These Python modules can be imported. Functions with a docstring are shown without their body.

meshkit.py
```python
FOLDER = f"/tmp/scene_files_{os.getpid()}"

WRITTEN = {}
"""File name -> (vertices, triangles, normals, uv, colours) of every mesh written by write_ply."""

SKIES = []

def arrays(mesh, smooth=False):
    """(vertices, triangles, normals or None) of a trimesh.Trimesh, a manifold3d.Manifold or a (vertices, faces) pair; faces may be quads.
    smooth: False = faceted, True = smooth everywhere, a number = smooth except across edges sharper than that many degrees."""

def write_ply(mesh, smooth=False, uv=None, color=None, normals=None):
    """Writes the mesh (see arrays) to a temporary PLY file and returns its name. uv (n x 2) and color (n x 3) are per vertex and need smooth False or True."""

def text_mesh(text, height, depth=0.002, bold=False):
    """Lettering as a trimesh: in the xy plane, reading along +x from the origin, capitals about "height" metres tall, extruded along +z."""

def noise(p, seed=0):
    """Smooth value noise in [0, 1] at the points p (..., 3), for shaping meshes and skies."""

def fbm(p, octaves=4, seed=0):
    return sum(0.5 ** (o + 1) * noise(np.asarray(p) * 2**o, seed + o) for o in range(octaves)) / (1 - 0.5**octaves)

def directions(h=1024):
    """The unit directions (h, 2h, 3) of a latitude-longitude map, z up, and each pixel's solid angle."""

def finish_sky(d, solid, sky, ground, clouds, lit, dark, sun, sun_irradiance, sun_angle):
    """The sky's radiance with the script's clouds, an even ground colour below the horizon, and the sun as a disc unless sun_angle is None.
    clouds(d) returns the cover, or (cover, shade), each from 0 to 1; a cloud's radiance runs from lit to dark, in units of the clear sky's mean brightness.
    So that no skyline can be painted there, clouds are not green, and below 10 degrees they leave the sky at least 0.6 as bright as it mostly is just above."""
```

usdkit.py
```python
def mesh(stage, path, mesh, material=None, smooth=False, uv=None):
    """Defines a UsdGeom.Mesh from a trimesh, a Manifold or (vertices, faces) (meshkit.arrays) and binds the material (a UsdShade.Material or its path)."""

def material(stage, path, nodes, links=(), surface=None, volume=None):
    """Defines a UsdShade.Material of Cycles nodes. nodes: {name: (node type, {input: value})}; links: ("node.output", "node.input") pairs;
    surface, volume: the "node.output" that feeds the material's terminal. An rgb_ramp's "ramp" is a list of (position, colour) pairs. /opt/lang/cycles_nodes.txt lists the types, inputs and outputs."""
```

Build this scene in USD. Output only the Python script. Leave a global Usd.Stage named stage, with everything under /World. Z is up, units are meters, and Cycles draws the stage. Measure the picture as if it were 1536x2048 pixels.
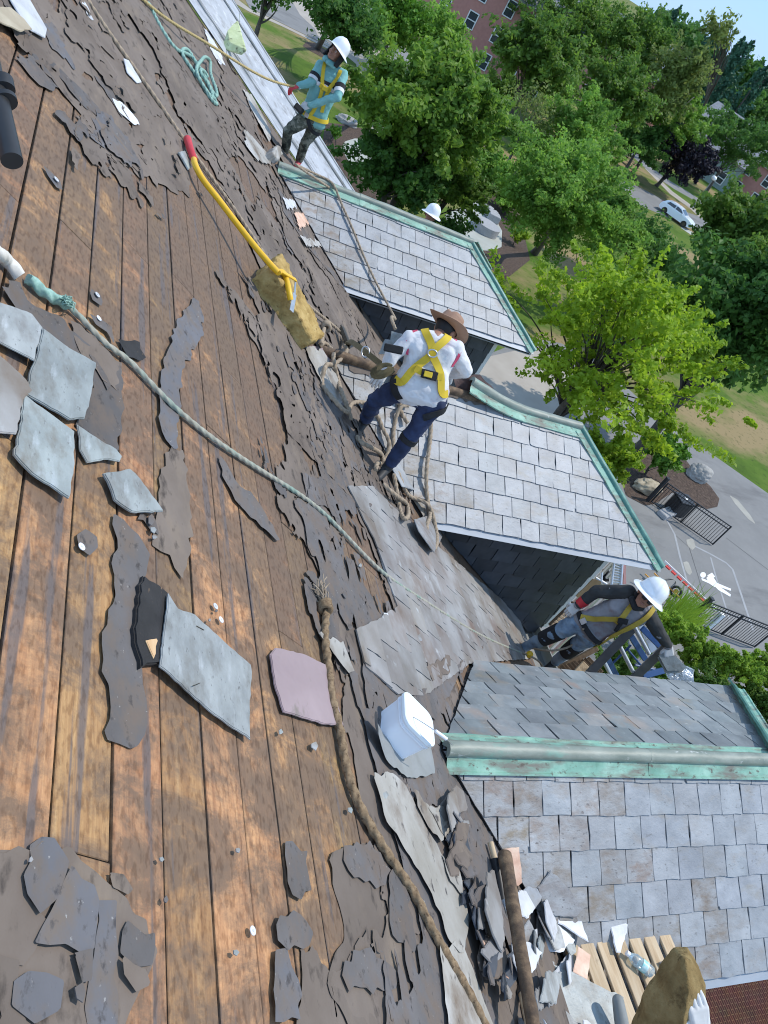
import math, random
import numpy as np
import trimesh, shapely
import manifold3d as m3
from scipy.spatial import cKDTree
from scipy import ndimage
from shapely.geometry import Polygon, box as sbox
from shapely.ops import triangulate as _tri
import usdkit, meshkit
from pxr import Usd, UsdGeom, UsdLux, UsdShade, Gf, Sdf, Vt

stage = Usd.Stage.CreateInMemory()
UsdGeom.SetStageUpAxis(stage, 'Z'); UsdGeom.SetStageMetersPerUnit(stage, 1.0)
UsdGeom.Xform.Define(stage, '/World')
UsdGeom.Scope.Define(stage, '/World/Looks')

# ------------------------------------------------------------------ camera
CAMH = 15.5
CAM = np.array([0.0, 0.0, CAMH])
RM = np.array([[0.87207207, -0.21276909, 0.44070355],      # right
               [0.16883666, -0.71443783, -0.6790234],      # down
               [0.45933048, 0.66656425, -0.58711805]])     # forward
FPX = 1570.37
cam = UsdGeom.Camera.Define(stage, '/World/camera')
cam.CreateHorizontalApertureAttr(24.0)
cam.CreateFocalLengthAttr(24.0 * FPX / 1536.0)
cam.CreateClippingRangeAttr(Gf.Vec2f(0.05, 5000.0))
cam.CreateExposureAttr(0.17)
_m = Gf.Matrix4d(1.0)
for _i, _v in enumerate((RM[0], -RM[1], -RM[2])):
    _m.SetRow(_i, Gf.Vec4d(*[float(x) for x in _v], 0.0))
_m.SetRow(3, Gf.Vec4d(*[float(x) for x in CAM], 1.0))
cam.AddTransformOp().Set(_m)

# ------------------------------------------------------------------ sun and sky
SUN = np.array([0.54, 0.02, 0.84]); SUN = SUN / np.linalg.norm(SUN)
SUN_I, SKY_S = 0.8, 0.15
sun = UsdLux.DistantLight.Define(stage, '/World/sun')
sun.CreateIntensityAttr(SUN_I); sun.CreateAngleAttr(0.6); sun.CreateNormalizeAttr(True)
sun.CreateColorAttr(Gf.Vec3f(1.0, 0.95, 0.87))
_z = SUN; _x = np.cross([0, 1, 0], _z); _x /= np.linalg.norm(_x); _y = np.cross(_z, _x)
_m = Gf.Matrix4d(1.0)
for _i, _v in enumerate((_x, _y, _z)):
    _m.SetRow(_i, Gf.Vec4d(*[float(x) for x in _v], 0.0))
sun.AddTransformOp().Set(_m)
dome = UsdLux.DomeLight.Define(stage, '/World/sky')
dome.CreateIntensityAttr(1.0)
dome.GetPrim().SetCustomDataByKey('kind', 'structure')
_sky = usdkit.material(stage, '/World/Looks/sky_air', {
    'sky': ('sky_texture', {'sky_type': 'single_scattering', 'sun_disc': False,
            'sun_elevation': float(math.asin(SUN[2])), 'sun_rotation': float(math.atan2(SUN[0], SUN[1])),
            'air_density': 1.0, 'aerosol_density': 0.35, 'ozone_density': 2.0}),
    'tc': ('texture_coordinate', {}),
    'mp': ('mapping', {'scale': (1.0, 1.0, 2.6)}),
    'n': ('noise_texture', {'scale': 1.7, 'detail': 7.0, 'roughness': 0.55, 'distortion': 0.3}),
    'r': ('rgb_ramp', {'ramp': [(0.0, (0, 0, 0)), (0.47, (0.03, 0.03, 0.03)), (0.66, (0.7, 0.7, 0.7)), (1.0, (1, 1, 1))]}),
    'bl': ('mix', {'fac': 0.78, 'color2': (2.0, 4.0, 7.2)}), 'mx': ('mix', {'color2': (6.6, 7.2, 8.0)}),
    'bg': ('background_shader', {'strength': SKY_S})},
    [('tc.generated', 'mp.vector'), ('mp.vector', 'n.vector'), ('n.fac', 'r.fac'), ('r.color', 'mx.fac'),
     ('sky.color', 'bl.color1'), ('bl.color', 'mx.color1'), ('mx.color', 'bg.color')], surface='bg.background')
UsdShade.MaterialBindingAPI.Apply(dome.GetPrim()).Bind(_sky)

# ------------------------------------------------------------------ measuring helpers: where a line of sight meets a real surface
TH = 0.58479                                     # pitch of the main roof
RS = np.array([math.cos(TH), 0, -math.sin(TH)])  # down the roof
RV = np.array([0.0, 1.0, 0.0])                   # along the roof
RN = np.array([math.sin(TH), 0, math.cos(TH)])   # off the roof
HR = 1.35
RO = CAM - HR * RN                               # origin of the roof's own axes


def ray(px, py):
    return RM.T @ np.array([px - 768.0, py - 1024.0, FPX])


def on_plane(px, py, n, c):
    d = ray(px, py)
    return CAM + d * ((c - CAM @ n) / (d @ n))


def G(px, py, z=0.0):
    return on_plane(px, py, np.array([0, 0, 1.0]), z)


def RFW(px, py, w=0.0):
    return on_plane(px, py, RN, RO @ RN + w)


def RUV(px, py, w=0.0):
    p = RFW(px, py, w) - RO
    return np.array([p @ RS, p[1]])


def roof_w(u, v, w=0.0):
    return RO + u * RS + v * RV + w * RN


def D(px, py, depth):
    d = ray(px, py)
    return CAM + d * (depth / FPX)


def depth_of(p):
    return float(RM[2] @ (np.asarray(p, float) - CAM))


# ------------------------------------------------------------------ scene helpers
_used = {}


def _num(parent, name):
    k = parent + '/' + name
    n = _used.get(k, 0)
    _used[k] = n + 1
    return k if n == 0 else f'{k}_{n:03d}'


def tag(p, label=None, cat=None, group=None, kind=None):
    p = p.GetPrim() if hasattr(p, 'GetPrim') else p
    for k, v in (('label', label), ('category', cat), ('group', group), ('kind', kind)):
        if v:
            p.SetCustomDataByKey(k, v)
    return p


class T:
    """A thing: an Xform at its base whose children are its parts."""

    def __init__(self, name, label=None, cat=None, base=(0, 0, 0), group=None, kind=None, mat4=None):
        self.path = _num('/World', name)
        x = UsdGeom.Xform.Define(stage, self.path)
        self.base = np.asarray(base, float)
        self.inv = None
        if mat4 is not None:
            m = Gf.Matrix4d(1.0)
            for i in range(3):
                m.SetRow(i, Gf.Vec4d(*[float(q) for q in mat4[:3, i]], 0.0))
            m.SetRow(3, Gf.Vec4d(*[float(q) for q in mat4[:3, 3]], 1.0))
            x.AddTransformOp().Set(m)
            self.inv = np.linalg.inv(mat4)
        else:
            x.AddTranslateOp().Set(Gf.Vec3d(*map(float, self.base)))
        self.prim = tag(x, label, cat, group, kind)

    def part(self, name, mesh, mat, smooth=False, label=None, local=False, under=None, kind=None, st=None):
        v, f, _ = meshkit.arrays(mesh)
        if len(f) == 0:
            return None
        if not local:
            v = v - self.base if self.inv is None else v @ self.inv[:3, :3].T + self.inv[:3, 3]
        path = _num(under or self.path, name)
        m = usdkit.mesh(stage, path, (v, f), MAT[mat], smooth=smooth)
        tag(m, label, None, None, kind)
        return path


def lone(name, mesh, mat, label, cat, smooth=False, group=None, kind=None):
    path = _num('/World', name)
    m = usdkit.mesh(stage, path, mesh, MAT[mat], smooth=smooth)
    tag(m, label, cat, group, kind)
    return m


def copy_of(src, name, label, cat, base, rotz=0.0, group=None, scale=1.0):
    path = _num('/World', name)
    x = UsdGeom.Xform.Define(stage, path)
    x.GetPrim().GetReferences().AddInternalReference(Sdf.Path(src.path))
    x.ClearXformOpOrder()
    x.AddTranslateOp().Set(Gf.Vec3d(*map(float, base)))
    x.AddRotateZOp().Set(math.degrees(rotz))
    if scale != 1.0:
        x.AddScaleOp().Set(Gf.Vec3f(scale, scale, scale) if np.ndim(scale) == 0 else Gf.Vec3f(*scale))
    x.GetPrim().SetInstanceable(True)
    tag(x, label, cat, group)
    return x


# ------------------------------------------------------------------ materials
MAT = {}


def M(name, nodes, links, surface='p.BSDF', volume=None):
    MAT[name] = usdkit.material(stage, '/World/Looks/' + name, nodes, links, surface=surface, volume=volume)


def mat(name, cols, scale=(6, 6, 6), rough=0.7, bump=0.0, bscale=None, detail=6.0, rnd=0.0, hue=0.0, metal=0.0, spec=0.5,
        coord='object', distortion=0.0, ramp=None, second=None, trans=0.0, coat=0.0, roughness=0.6, sheen=0.0):
    """Noise-coloured principled material. cols: list of colours across the noise; second: (colour, scale, lo, hi) a stain on top."""
    nd = {'tc': ('texture_coordinate', {}), 'mp': ('mapping', {'scale': tuple(map(float, scale))}),
          'n': ('noise_texture', {'scale': 1.0, 'detail': detail, 'roughness': roughness, 'distortion': distortion}),
          'p': ('principled_bsdf', {'roughness': rough, 'metallic': metal, 'specular_ior_level': spec, 'transmission_weight': trans,
                                    'coat_weight': coat, 'sheen_weight': sheen})}
    lk = [('tc.' + coord, 'mp.vector')] if coord != 'position' else []
    if coord == 'position':
        nd['g'] = ('geometry', {}); lk = [('g.position', 'mp.vector')]; del nd['tc']
    lk.append(('mp.vector', 'n.vector'))
    if ramp is None:
        k = len(cols)
        ramp = [(0.3 + 0.4 * i / max(1, k - 1), c) for i, c in enumerate(cols)]
    nd['r'] = ('rgb_ramp', {'ramp': ramp}); lk.append(('n.fac', 'r.fac'))
    out = 'r.color'
    src = 'g.position' if coord == 'position' else 'tc.' + coord
    for i, s in enumerate(second or []):
        c2, sc2, lo, hi = s
        nd[f'm{i}'] = ('mapping', {'scale': tuple(map(float, sc2)), 'location': (3.1 * i + 1.7, 0.3, 5.0)})
        nd[f'nn{i}'] = ('noise_texture', {'scale': 1.0, 'detail': 7.0, 'roughness': 0.62})
        nd[f'rr{i}'] = ('rgb_ramp', {'ramp': [(0, (0, 0, 0)), (lo, (0, 0, 0)), (hi, (1, 1, 1)), (1, (1, 1, 1))]})
        nd[f'x{i}'] = ('mix', {'color2': c2})
        lk += [(src, f'm{i}.vector'), (f'm{i}.vector', f'nn{i}.vector'), (f'nn{i}.fac', f'rr{i}.fac'), (f'rr{i}.color', f'x{i}.fac'), (out, f'x{i}.color1')]
        out = f'x{i}.color'
    if rnd or hue:
        nd['oi'] = ('object_info', {}); nd['h'] = ('hsv', {})
        nd['mr'] = ('map_range', {'from_min': 0.0, 'from_max': 1.0, 'to_min': 1 - rnd, 'to_max': 1 + rnd})
        lk += [('oi.random', 'mr.value'), ('mr.result', 'h.value'), (out, 'h.color')]
        if hue:
            nd['wn'] = ('white_noise_texture', {'dimensions': '1D'})
            nd['mh'] = ('map_range', {'from_min': 0.0, 'from_max': 1.0, 'to_min': 0.5 - hue, 'to_max': 0.5 + hue})
            nd['ms'] = ('map_range', {'from_min': 0.0, 'from_max': 1.0, 'to_min': 1.35, 'to_max': 0.55})
            nd['wn2'] = ('math', {'math_type': 'multiply', 'value2': 7.31})
            nd['wn3'] = ('white_noise_texture', {'dimensions': '1D'})
            lk += [('oi.random', 'wn.w'), ('wn.value', 'mh.value'), ('mh.result', 'h.hue'), ('oi.random', 'wn2.value1'), ('wn2.value', 'wn3.w'), ('wn3.value', 'ms.value'), ('ms.result', 'h.saturation')]
        out = 'h.color'
    lk.append((out, 'p.base_color'))
    if bump:
        bs = bscale or tuple(4 * s for s in scale)
        nd['mb'] = ('mapping', {'scale': tuple(map(float, bs))})
        nd['nb'] = ('noise_texture', {'scale': 1.0, 'detail': 8.0, 'roughness': 0.65})
        nd['b'] = ('bump', {'strength': 1.0, 'distance': bump})
        lk += [(src, 'mb.vector'), ('mb.vector', 'nb.vector'), ('nb.fac', 'b.height'), ('b.normal', 'p.normal')]
    M(name, nd, lk)


# wood sheathing: grain runs along the board (y of the roof's axes), dirt and the grey prints of the old felt lie over it
M('board_wood', {
    'tc': ('texture_coordinate', {}), 'oi': ('object_info', {}),
    'off': ('combine_xyz', {}), 'k1': ('math', {'math_type': 'multiply', 'value2': 37.0}), 'add': ('vector_math', {'math_type': 'add'}),
    'm1': ('mapping', {'scale': (46.0, 1.9, 20.0)}), 'n1': ('noise_texture', {'scale': 1.0, 'detail': 12.0, 'roughness': 0.70, 'distortion': 0.7}),
    'r1': ('rgb_ramp', {'ramp': [(0.20, (0.16, 0.075, 0.030)), (0.40, (0.36, 0.188, 0.082)), (0.6, (0.49, 0.28, 0.125)), (0.8, (0.60, 0.385, 0.195))]}),
    'mr': ('map_range', {'to_min': 0.74, 'to_max': 1.22}), 'h': ('hsv', {}), 'wn': ('white_noise_texture', {'dimensions': '1D'}), 'mh': ('map_range', {'to_min': 0.488, 'to_max': 0.512}),
    # patchy brown dirt
    'm2': ('mapping', {'scale': (3.6, 4.6, 3.0), 'rotation': (0, 0, -0.22)}), 'n2': ('noise_texture', {'scale': 1.0, 'detail': 13.0, 'roughness': 0.74, 'distortion': 0.35}),
    'sx': ('separate_xyz', {}), 'gy': ('map_range', {'from_min': 0.4, 'from_max': 4.6, 'to_min': -0.03, 'to_max': 0.13, 'clamp': True}),
    'gx': ('map_range', {'from_min': 0.9, 'from_max': 2.6, 'to_min': 0.0, 'to_max': 0.10, 'clamp': True}),
    's1': ('math', {'math_type': 'add'}), 's2': ('math', {'math_type': 'add'}),
    'r2': ('rgb_ramp', {'ramp': [(0.0, (0, 0, 0)), (0.43, (0, 0, 0)), (0.50, (0.36, 0.36, 0.36)), (0.58, (0.82, 0.82, 0.82)), (0.70, (0.95, 0.95, 0.95)), (1, (0.97, 0.97, 0.97))]}),
    'x2': ('mix', {'color2': (0.140, 0.095, 0.066)}),
    # grey prints along the boards
    'm3': ('mapping', {'scale': (11.0, 0.55, 1.0), 'location': (0.4, 2.2, 0)}), 'n3': ('noise_texture', {'scale': 1.0, 'detail': 5.0, 'roughness': 0.55}),
    'r3': ('rgb_ramp', {'ramp': [(0.0, (0, 0, 0)), (0.585, (0, 0, 0)), (0.63, (0.8, 0.8, 0.8)), (1, (0.9, 0.9, 0.9))]}),
    'x3': ('mix', {'color2': (0.115, 0.098, 0.096)}),
    # fine speckle
    'm4': ('mapping', {'scale': (60.0, 22.0, 40.0)}), 'n4': ('noise_texture', {'scale': 1.0, 'detail': 4.0}),
    'r4': ('rgb_ramp', {'ramp': [(0.0, (0.55, 0.5, 0.45)), (0.38, (0.72, 0.68, 0.65)), (0.50, (1, 1, 1)), (1, (1, 1, 1))]}),
    'x4': ('mix', {'mix_type': 'multiply', 'fac': 1.0}),
    'b': ('bump', {'strength': 1.0, 'distance': 0.0035}),
    'p': ('principled_bsdf', {'roughness': 0.72, 'specular_ior_level': 0.35})},
  [('oi.random', 'k1.value1'), ('k1.value', 'off.y'), ('tc.object', 'add.vector1'), ('off.vector', 'add.vector2'), ('add.vector', 'm1.vector'), ('m1.vector', 'n1.vector'), ('n1.fac', 'r1.fac'),
   ('oi.random', 'mr.value'), ('mr.result', 'h.value'), ('oi.random', 'wn.w'), ('wn.value', 'mh.value'), ('mh.result', 'h.hue'), ('r1.color', 'h.color'),
   ('tc.object', 'm2.vector'), ('m2.vector', 'n2.vector'), ('tc.object', 'sx.vector'), ('sx.y', 'gy.value'), ('sx.x', 'gx.value'), ('gy.result', 's1.value1'), ('gx.result', 's1.value2'),
   ('n2.fac', 's2.value1'), ('s1.value', 's2.value2'), ('s2.value', 'r2.fac'), ('r2.color', 'x2.fac'), ('h.color', 'x2.color1'),
   ('add.vector', 'm3.vector'), ('m3.vector', 'n3.vector'), ('n3.fac', 'r3.fac'), ('r3.color', 'x3.fac'), ('x2.color', 'x3.color1'),
   ('tc.object', 'm4.vector'), ('m4.vector', 'n4.vector'), ('n4.fac', 'r4.fac'), ('x3.color', 'x4.color1'), ('r4.color', 'x4.color2'),
   ('x4.color', 'p.base_color'), ('n1.fac', 'b.height'), ('b.normal', 'p.normal')])

mat('dark_gap', [(0.02, 0.015, 0.012)], rough=0.95)
mat('felt_brown', [(0.112, 0.087, 0.070), (0.152, 0.121, 0.099), (0.19, 0.155, 0.130)], scale=(2.2, 1.6, 2), rough=0.85, bump=0.004, bscale=(26, 16, 20), spec=0.3, rnd=0.10,
    second=[((0.21, 0.165, 0.125), (4, 1.6, 2), 0.54, 0.72), ((0.065, 0.052, 0.044), (14, 7, 8), 0.56, 0.68)])
mat('felt_grey', [(0.085, 0.077, 0.074), (0.118, 0.108, 0.105), (0.15, 0.139, 0.138)], scale=(2.0, 1.6, 2), rough=0.8, bump=0.003, bscale=(24, 18, 20), spec=0.35, rnd=0.12,
    second=[((0.135, 0.105, 0.085), (9, 6, 2), 0.44, 0.64), ((0.055, 0.048, 0.045), (26, 18, 9), 0.58, 0.68), ((0.24, 0.22, 0.20), (60, 50, 50), 0.66, 0.7)])
mat('felt_blue', [(0.098, 0.096, 0.103), (0.135, 0.132, 0.142)], scale=(2.4, 1.6, 2), rough=0.75, bump=0.002, bscale=(30, 22, 20), spec=0.4, rnd=0.08,
    second=[((0.14, 0.112, 0.092), (8, 6, 2), 0.44, 0.63), ((0.06, 0.054, 0.054), (26, 18, 9), 0.58, 0.68), ((0.26, 0.25, 0.24), (60, 50, 50), 0.66, 0.70)])
mat('felt_black', [(0.012, 0.011, 0.011), (0.03, 0.028, 0.028)], scale=(9, 9, 9), rough=0.7, bump=0.004, bscale=(60, 60, 60), spec=0.4,
    second=[((0.32, 0.2, 0.11), (60, 14, 30), 0.66, 0.7)])
mat('membrane', [(0.25, 0.225, 0.185), (0.36, 0.34, 0.305), (0.47, 0.46, 0.445)], scale=(2.2, 1.5, 2), rough=0.65, bump=0.003, bscale=(20, 14, 10), rnd=0.08,
    second=[((0.17, 0.13, 0.095), (3.5, 2.2, 2), 0.50, 0.68), ((0.07, 0.06, 0.055), (24, 12, 8), 0.6, 0.68)])
mat('slate_pale', [(0.215, 0.225, 0.237), (0.275, 0.287, 0.301), (0.33, 0.342, 0.356)], scale=(6, 7, 6), rough=0.5, bump=0.0035, bscale=(26, 34, 30), rnd=0.10, hue=0.02, spec=0.5,
    second=[((0.245, 0.225, 0.20), (4, 10, 4), 0.53, 0.74), ((0.16, 0.16, 0.16), (22, 50, 22), 0.60, 0.70)])
mat('slate_stained', [(0.215, 0.21, 0.205), (0.28, 0.28, 0.28), (0.34, 0.345, 0.35)], scale=(6, 7, 6), rough=0.55, bump=0.004, bscale=(26, 40, 30), rnd=0.14, hue=0.02,
    second=[((0.205, 0.165, 0.13), (6, 12, 6), 0.45, 0.66), ((0.13, 0.12, 0.115), (24, 60, 24), 0.59, 0.68)])
mat('slate_green', [(0.135, 0.145, 0.147), (0.19, 0.205, 0.205), (0.24, 0.255, 0.252)], scale=(5, 5, 5), rough=0.5, bump=0.003, bscale=(22, 30, 26), rnd=0.22, hue=0.03,
    second=[((0.27, 0.215, 0.16), (2.6, 2.6, 2.6), 0.53, 0.70), ((0.36, 0.38, 0.37), (14, 40, 14), 0.64, 0.72)])
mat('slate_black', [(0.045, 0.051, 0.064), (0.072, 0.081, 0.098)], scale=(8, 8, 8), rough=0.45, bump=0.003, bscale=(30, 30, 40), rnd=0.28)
mat('slate_loose', [(0.20, 0.215, 0.21), (0.275, 0.295, 0.287), (0.34, 0.365, 0.355)], scale=(9, 5, 9), rough=0.45, bump=0.004, bscale=(18, 26, 20), rnd=0.12, hue=0.015,
    second=[((0.17, 0.16, 0.14), (9, 5, 9), 0.49, 0.68), ((0.36, 0.385, 0.39), (20, 7, 20), 0.58, 0.72), ((0.13, 0.13, 0.125), (60, 30, 60), 0.62, 0.70)])
mat('slate_roof', [(0.17, 0.15, 0.132), (0.25, 0.235, 0.222), (0.33, 0.325, 0.32)], scale=(2.0, 1.6, 2), rough=0.6, bump=0.003, bscale=(20, 14, 12), rnd=0.10, hue=0.015,
    second=[((0.15, 0.112, 0.085), (2.4, 1.6, 2), 0.48, 0.66), ((0.40, 0.41, 0.41), (8, 6, 5), 0.62, 0.72)])
mat('slate_mauve', [(0.27, 0.20, 0.205), (0.36, 0.275, 0.28)], scale=(3, 3, 3), rough=0.5, bump=0.002, bscale=(22, 22, 22),
    second=[((0.22, 0.18, 0.16), (9, 5, 9), 0.6, 0.7)])
mat('slate_white', [(0.42, 0.42, 0.43), (0.56, 0.565, 0.58), (0.66, 0.665, 0.68)], scale=(6, 6, 6), rough=0.5, bump=0.003, bscale=(26, 30, 26), rnd=0.12,
    second=[((0.36, 0.32, 0.26), (5, 5, 5), 0.58, 0.72)])
mat('copper_green', [(0.13, 0.28, 0.21), (0.21, 0.40, 0.31), (0.31, 0.50, 0.40)], scale=(7, 7, 7), rough=0.6, bump=0.002, metal=0.0, spec=0.45,
    second=[((0.17, 0.165, 0.135), (3.4, 14, 14), 0.47, 0.64), ((0.10, 0.085, 0.065), (18, 30, 24), 0.57, 0.66)])
mat('copper_roll', [(0.16, 0.19, 0.155), (0.235, 0.26, 0.215), (0.30, 0.33, 0.275)], scale=(5, 9, 9), rough=0.5, bump=0.002, spec=0.5,
    second=[((0.17, 0.34, 0.265), (3.0, 6, 6), 0.53, 0.66), ((0.46, 0.47, 0.43), (9, 20, 20), 0.64, 0.7)])
mat('copper_deep', [(0.04, 0.135, 0.11), (0.065, 0.185, 0.15), (0.13, 0.29, 0.235)], scale=(5, 9, 9), rough=0.42, bump=0.002, spec=0.5)
mat('copper_brown', [(0.05, 0.025, 0.02), (0.11, 0.06, 0.05)], scale=(8, 8, 8), rough=0.6, bump=0.006)
mat('copper_bright', [(0.52, 0.30, 0.20), (0.66, 0.42, 0.30), (0.74, 0.56, 0.42)], scale=(10, 10, 10), rough=0.5, bump=0.002)
mat('fascia_grey', [(0.30, 0.33, 0.37), (0.37, 0.40, 0.44)], scale=(4, 9, 9), rough=0.5)
mat('white_metal', [(0.30, 0.32, 0.345), (0.40, 0.42, 0.45), (0.47, 0.49, 0.52)], scale=(1.2, 3.0, 3), rough=0.5, bump=0.004, bscale=(3, 20, 12),
    second=[((0.24, 0.24, 0.245), (0.9, 14, 9), 0.52, 0.66), ((0.56, 0.575, 0.6), (0.7, 22, 14), 0.58, 0.68)])
mat('lead_grey', [(0.20, 0.205, 0.20), (0.28, 0.29, 0.285)], scale=(4, 4, 4), rough=0.5, bump=0.003)
mat('old_timber', [(0.045, 0.028, 0.017), (0.11, 0.068, 0.038), (0.24, 0.155, 0.085)], scale=(14, 14, 14), rough=0.75, bump=0.006, bscale=(40, 40, 40))
mat('white_paint', [(0.62, 0.62, 0.60), (0.74, 0.74, 0.72)], scale=(3, 3, 3), rough=0.5)
mat('brick_far', [(0.38, 0.17, 0.135), (0.45, 0.21, 0.17)], scale=(3, 3, 3), rough=0.85)
M('brick_red', {'tc': ('texture_coordinate', {}), 'sx': ('separate_xyz', {}), 'ad': ('math', {'math_type': 'add'}), 'cx': ('combine_xyz', {}),
    'b': ('brick_texture', {'scale': 1.0, 'color1': (0.26, 0.085, 0.06), 'color2': (0.36, 0.135, 0.09), 'mortar': (0.42, 0.37, 0.33), 'mortar_size': 0.006, 'brick_width': 0.215, 'row_height': 0.075}),
    'p': ('principled_bsdf', {'roughness': 0.85})},
  [('tc.object', 'sx.vector'), ('sx.x', 'ad.value1'), ('sx.y', 'ad.value2'), ('ad.value', 'cx.x'), ('sx.z', 'cx.y'), ('cx.vector', 'b.vector'), ('b.color', 'p.base_color')])
M('window_glass', {'p': ('principled_bsdf', {'base_color': (0.03, 0.035, 0.04), 'roughness': 0.05, 'specular_ior_level': 0.8})}, [])
mat('rope_grey', [(0.26, 0.25, 0.20), (0.40, 0.385, 0.32)], scale=(40, 40, 40), rough=0.9, spec=0.2, second=[((0.22, 0.30, 0.25), (6, 6, 6), 0.5, 0.62)])
mat('rope_tan', [(0.24, 0.185, 0.13), (0.40, 0.32, 0.235)], scale=(40, 40, 40), rough=0.9, spec=0.2)
mat('rope_brown', [(0.16, 0.105, 0.06), (0.30, 0.215, 0.13)], scale=(60, 60, 60), rough=0.95, spec=0.2, second=[((0.10, 0.065, 0.04), (60, 60, 60), 0.55, 0.64)])
mat('rope_yellow', [(0.38, 0.28, 0.12), (0.50, 0.40, 0.20)], scale=(40, 40, 40), rough=0.9, spec=0.2)
mat('rope_teal', [(0.16, 0.30, 0.25), (0.34, 0.50, 0.43)], scale=(50, 50, 50), rough=0.8, spec=0.3)
mat('rope_white', [(0.55, 0.52, 0.46), (0.68, 0.65, 0.60)], scale=(50, 50, 50), rough=0.9, spec=0.2)
mat('web_olive', [(0.10, 0.075, 0.035), (0.17, 0.13, 0.06)], scale=(60, 60, 60), rough=0.9)
mat('steel_dark', [(0.05, 0.04, 0.03), (0.12, 0.10, 0.07)], scale=(30, 30, 30), rough=0.45, metal=0.6)
mat('steel', [(0.42, 0.43, 0.44), (0.60, 0.61, 0.62)], scale=(12, 12, 12), rough=0.35, metal=0.85)
mat('red_grip', [(0.45, 0.02, 0.03), (0.58, 0.04, 0.045)], scale=(12, 12, 12), rough=0.5)
mat('yellow_paint', [(0.72, 0.40, 0.012), (0.80, 0.47, 0.02)], scale=(9, 9, 9), rough=0.4, second=[((0.35, 0.24, 0.10), (14, 14, 14), 0.64, 0.7)])
mat('foam_tan', [(0.24, 0.155, 0.055), (0.42, 0.29, 0.11), (0.55, 0.41, 0.18)], scale=(9, 9, 9), rough=0.95, bump=0.012, bscale=(34, 34, 34), spec=0.1, second=[((0.16, 0.10, 0.04), (20, 20, 20), 0.60, 0.7)])
mat('foam_pale', [(0.44, 0.50, 0.26), (0.60, 0.66, 0.40)], scale=(8, 8, 8), rough=0.95, bump=0.004, bscale=(60, 60, 60), spec=0.1, second=[((0.12, 0.12, 0.07), (8, 8, 8), 0.56, 0.66)])
mat('plastic_white', [(0.80, 0.80, 0.82), (0.83, 0.83, 0.85)], scale=(5, 5, 5), rough=0.32, second=[((0.55, 0.53, 0.5), (60, 60, 60), 0.70, 0.73)])
mat('plastic_lid', [(0.78, 0.82, 0.82), (0.82, 0.85, 0.85)], scale=(5, 5, 5), rough=0.4)
mat('black_rubber', [(0.012, 0.012, 0.013), (0.02, 0.02, 0.021)], scale=(9, 9, 9), rough=0.45)
mat('pallet_wood', [(0.36, 0.24, 0.13), (0.50, 0.37, 0.23), (0.58, 0.46, 0.31)], scale=(30, 3, 30), rough=0.8, bump=0.002, bscale=(80, 8, 80), rnd=0.14, second=[((0.20, 0.14, 0.085), (9, 5, 9), 0.60, 0.72)])
mat('pallet_dark', [(0.13, 0.08, 0.045), (0.25, 0.17, 0.10)], scale=(30, 4, 30), rough=0.85, rnd=0.2)
mat('wood_chip', [(0.50, 0.30, 0.14), (0.62, 0.42, 0.24)], scale=(30, 8, 8), rough=0.8)
mat('stone', [(0.26, 0.25, 0.23), (0.40, 0.385, 0.36)], scale=(3, 3, 3), rough=0.85, bump=0.01, bscale=(14, 14, 14))
mat('stone_tan', [(0.30, 0.24, 0.16), (0.46, 0.40, 0.29)], scale=(6, 6, 6), rough=0.7)
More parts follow.
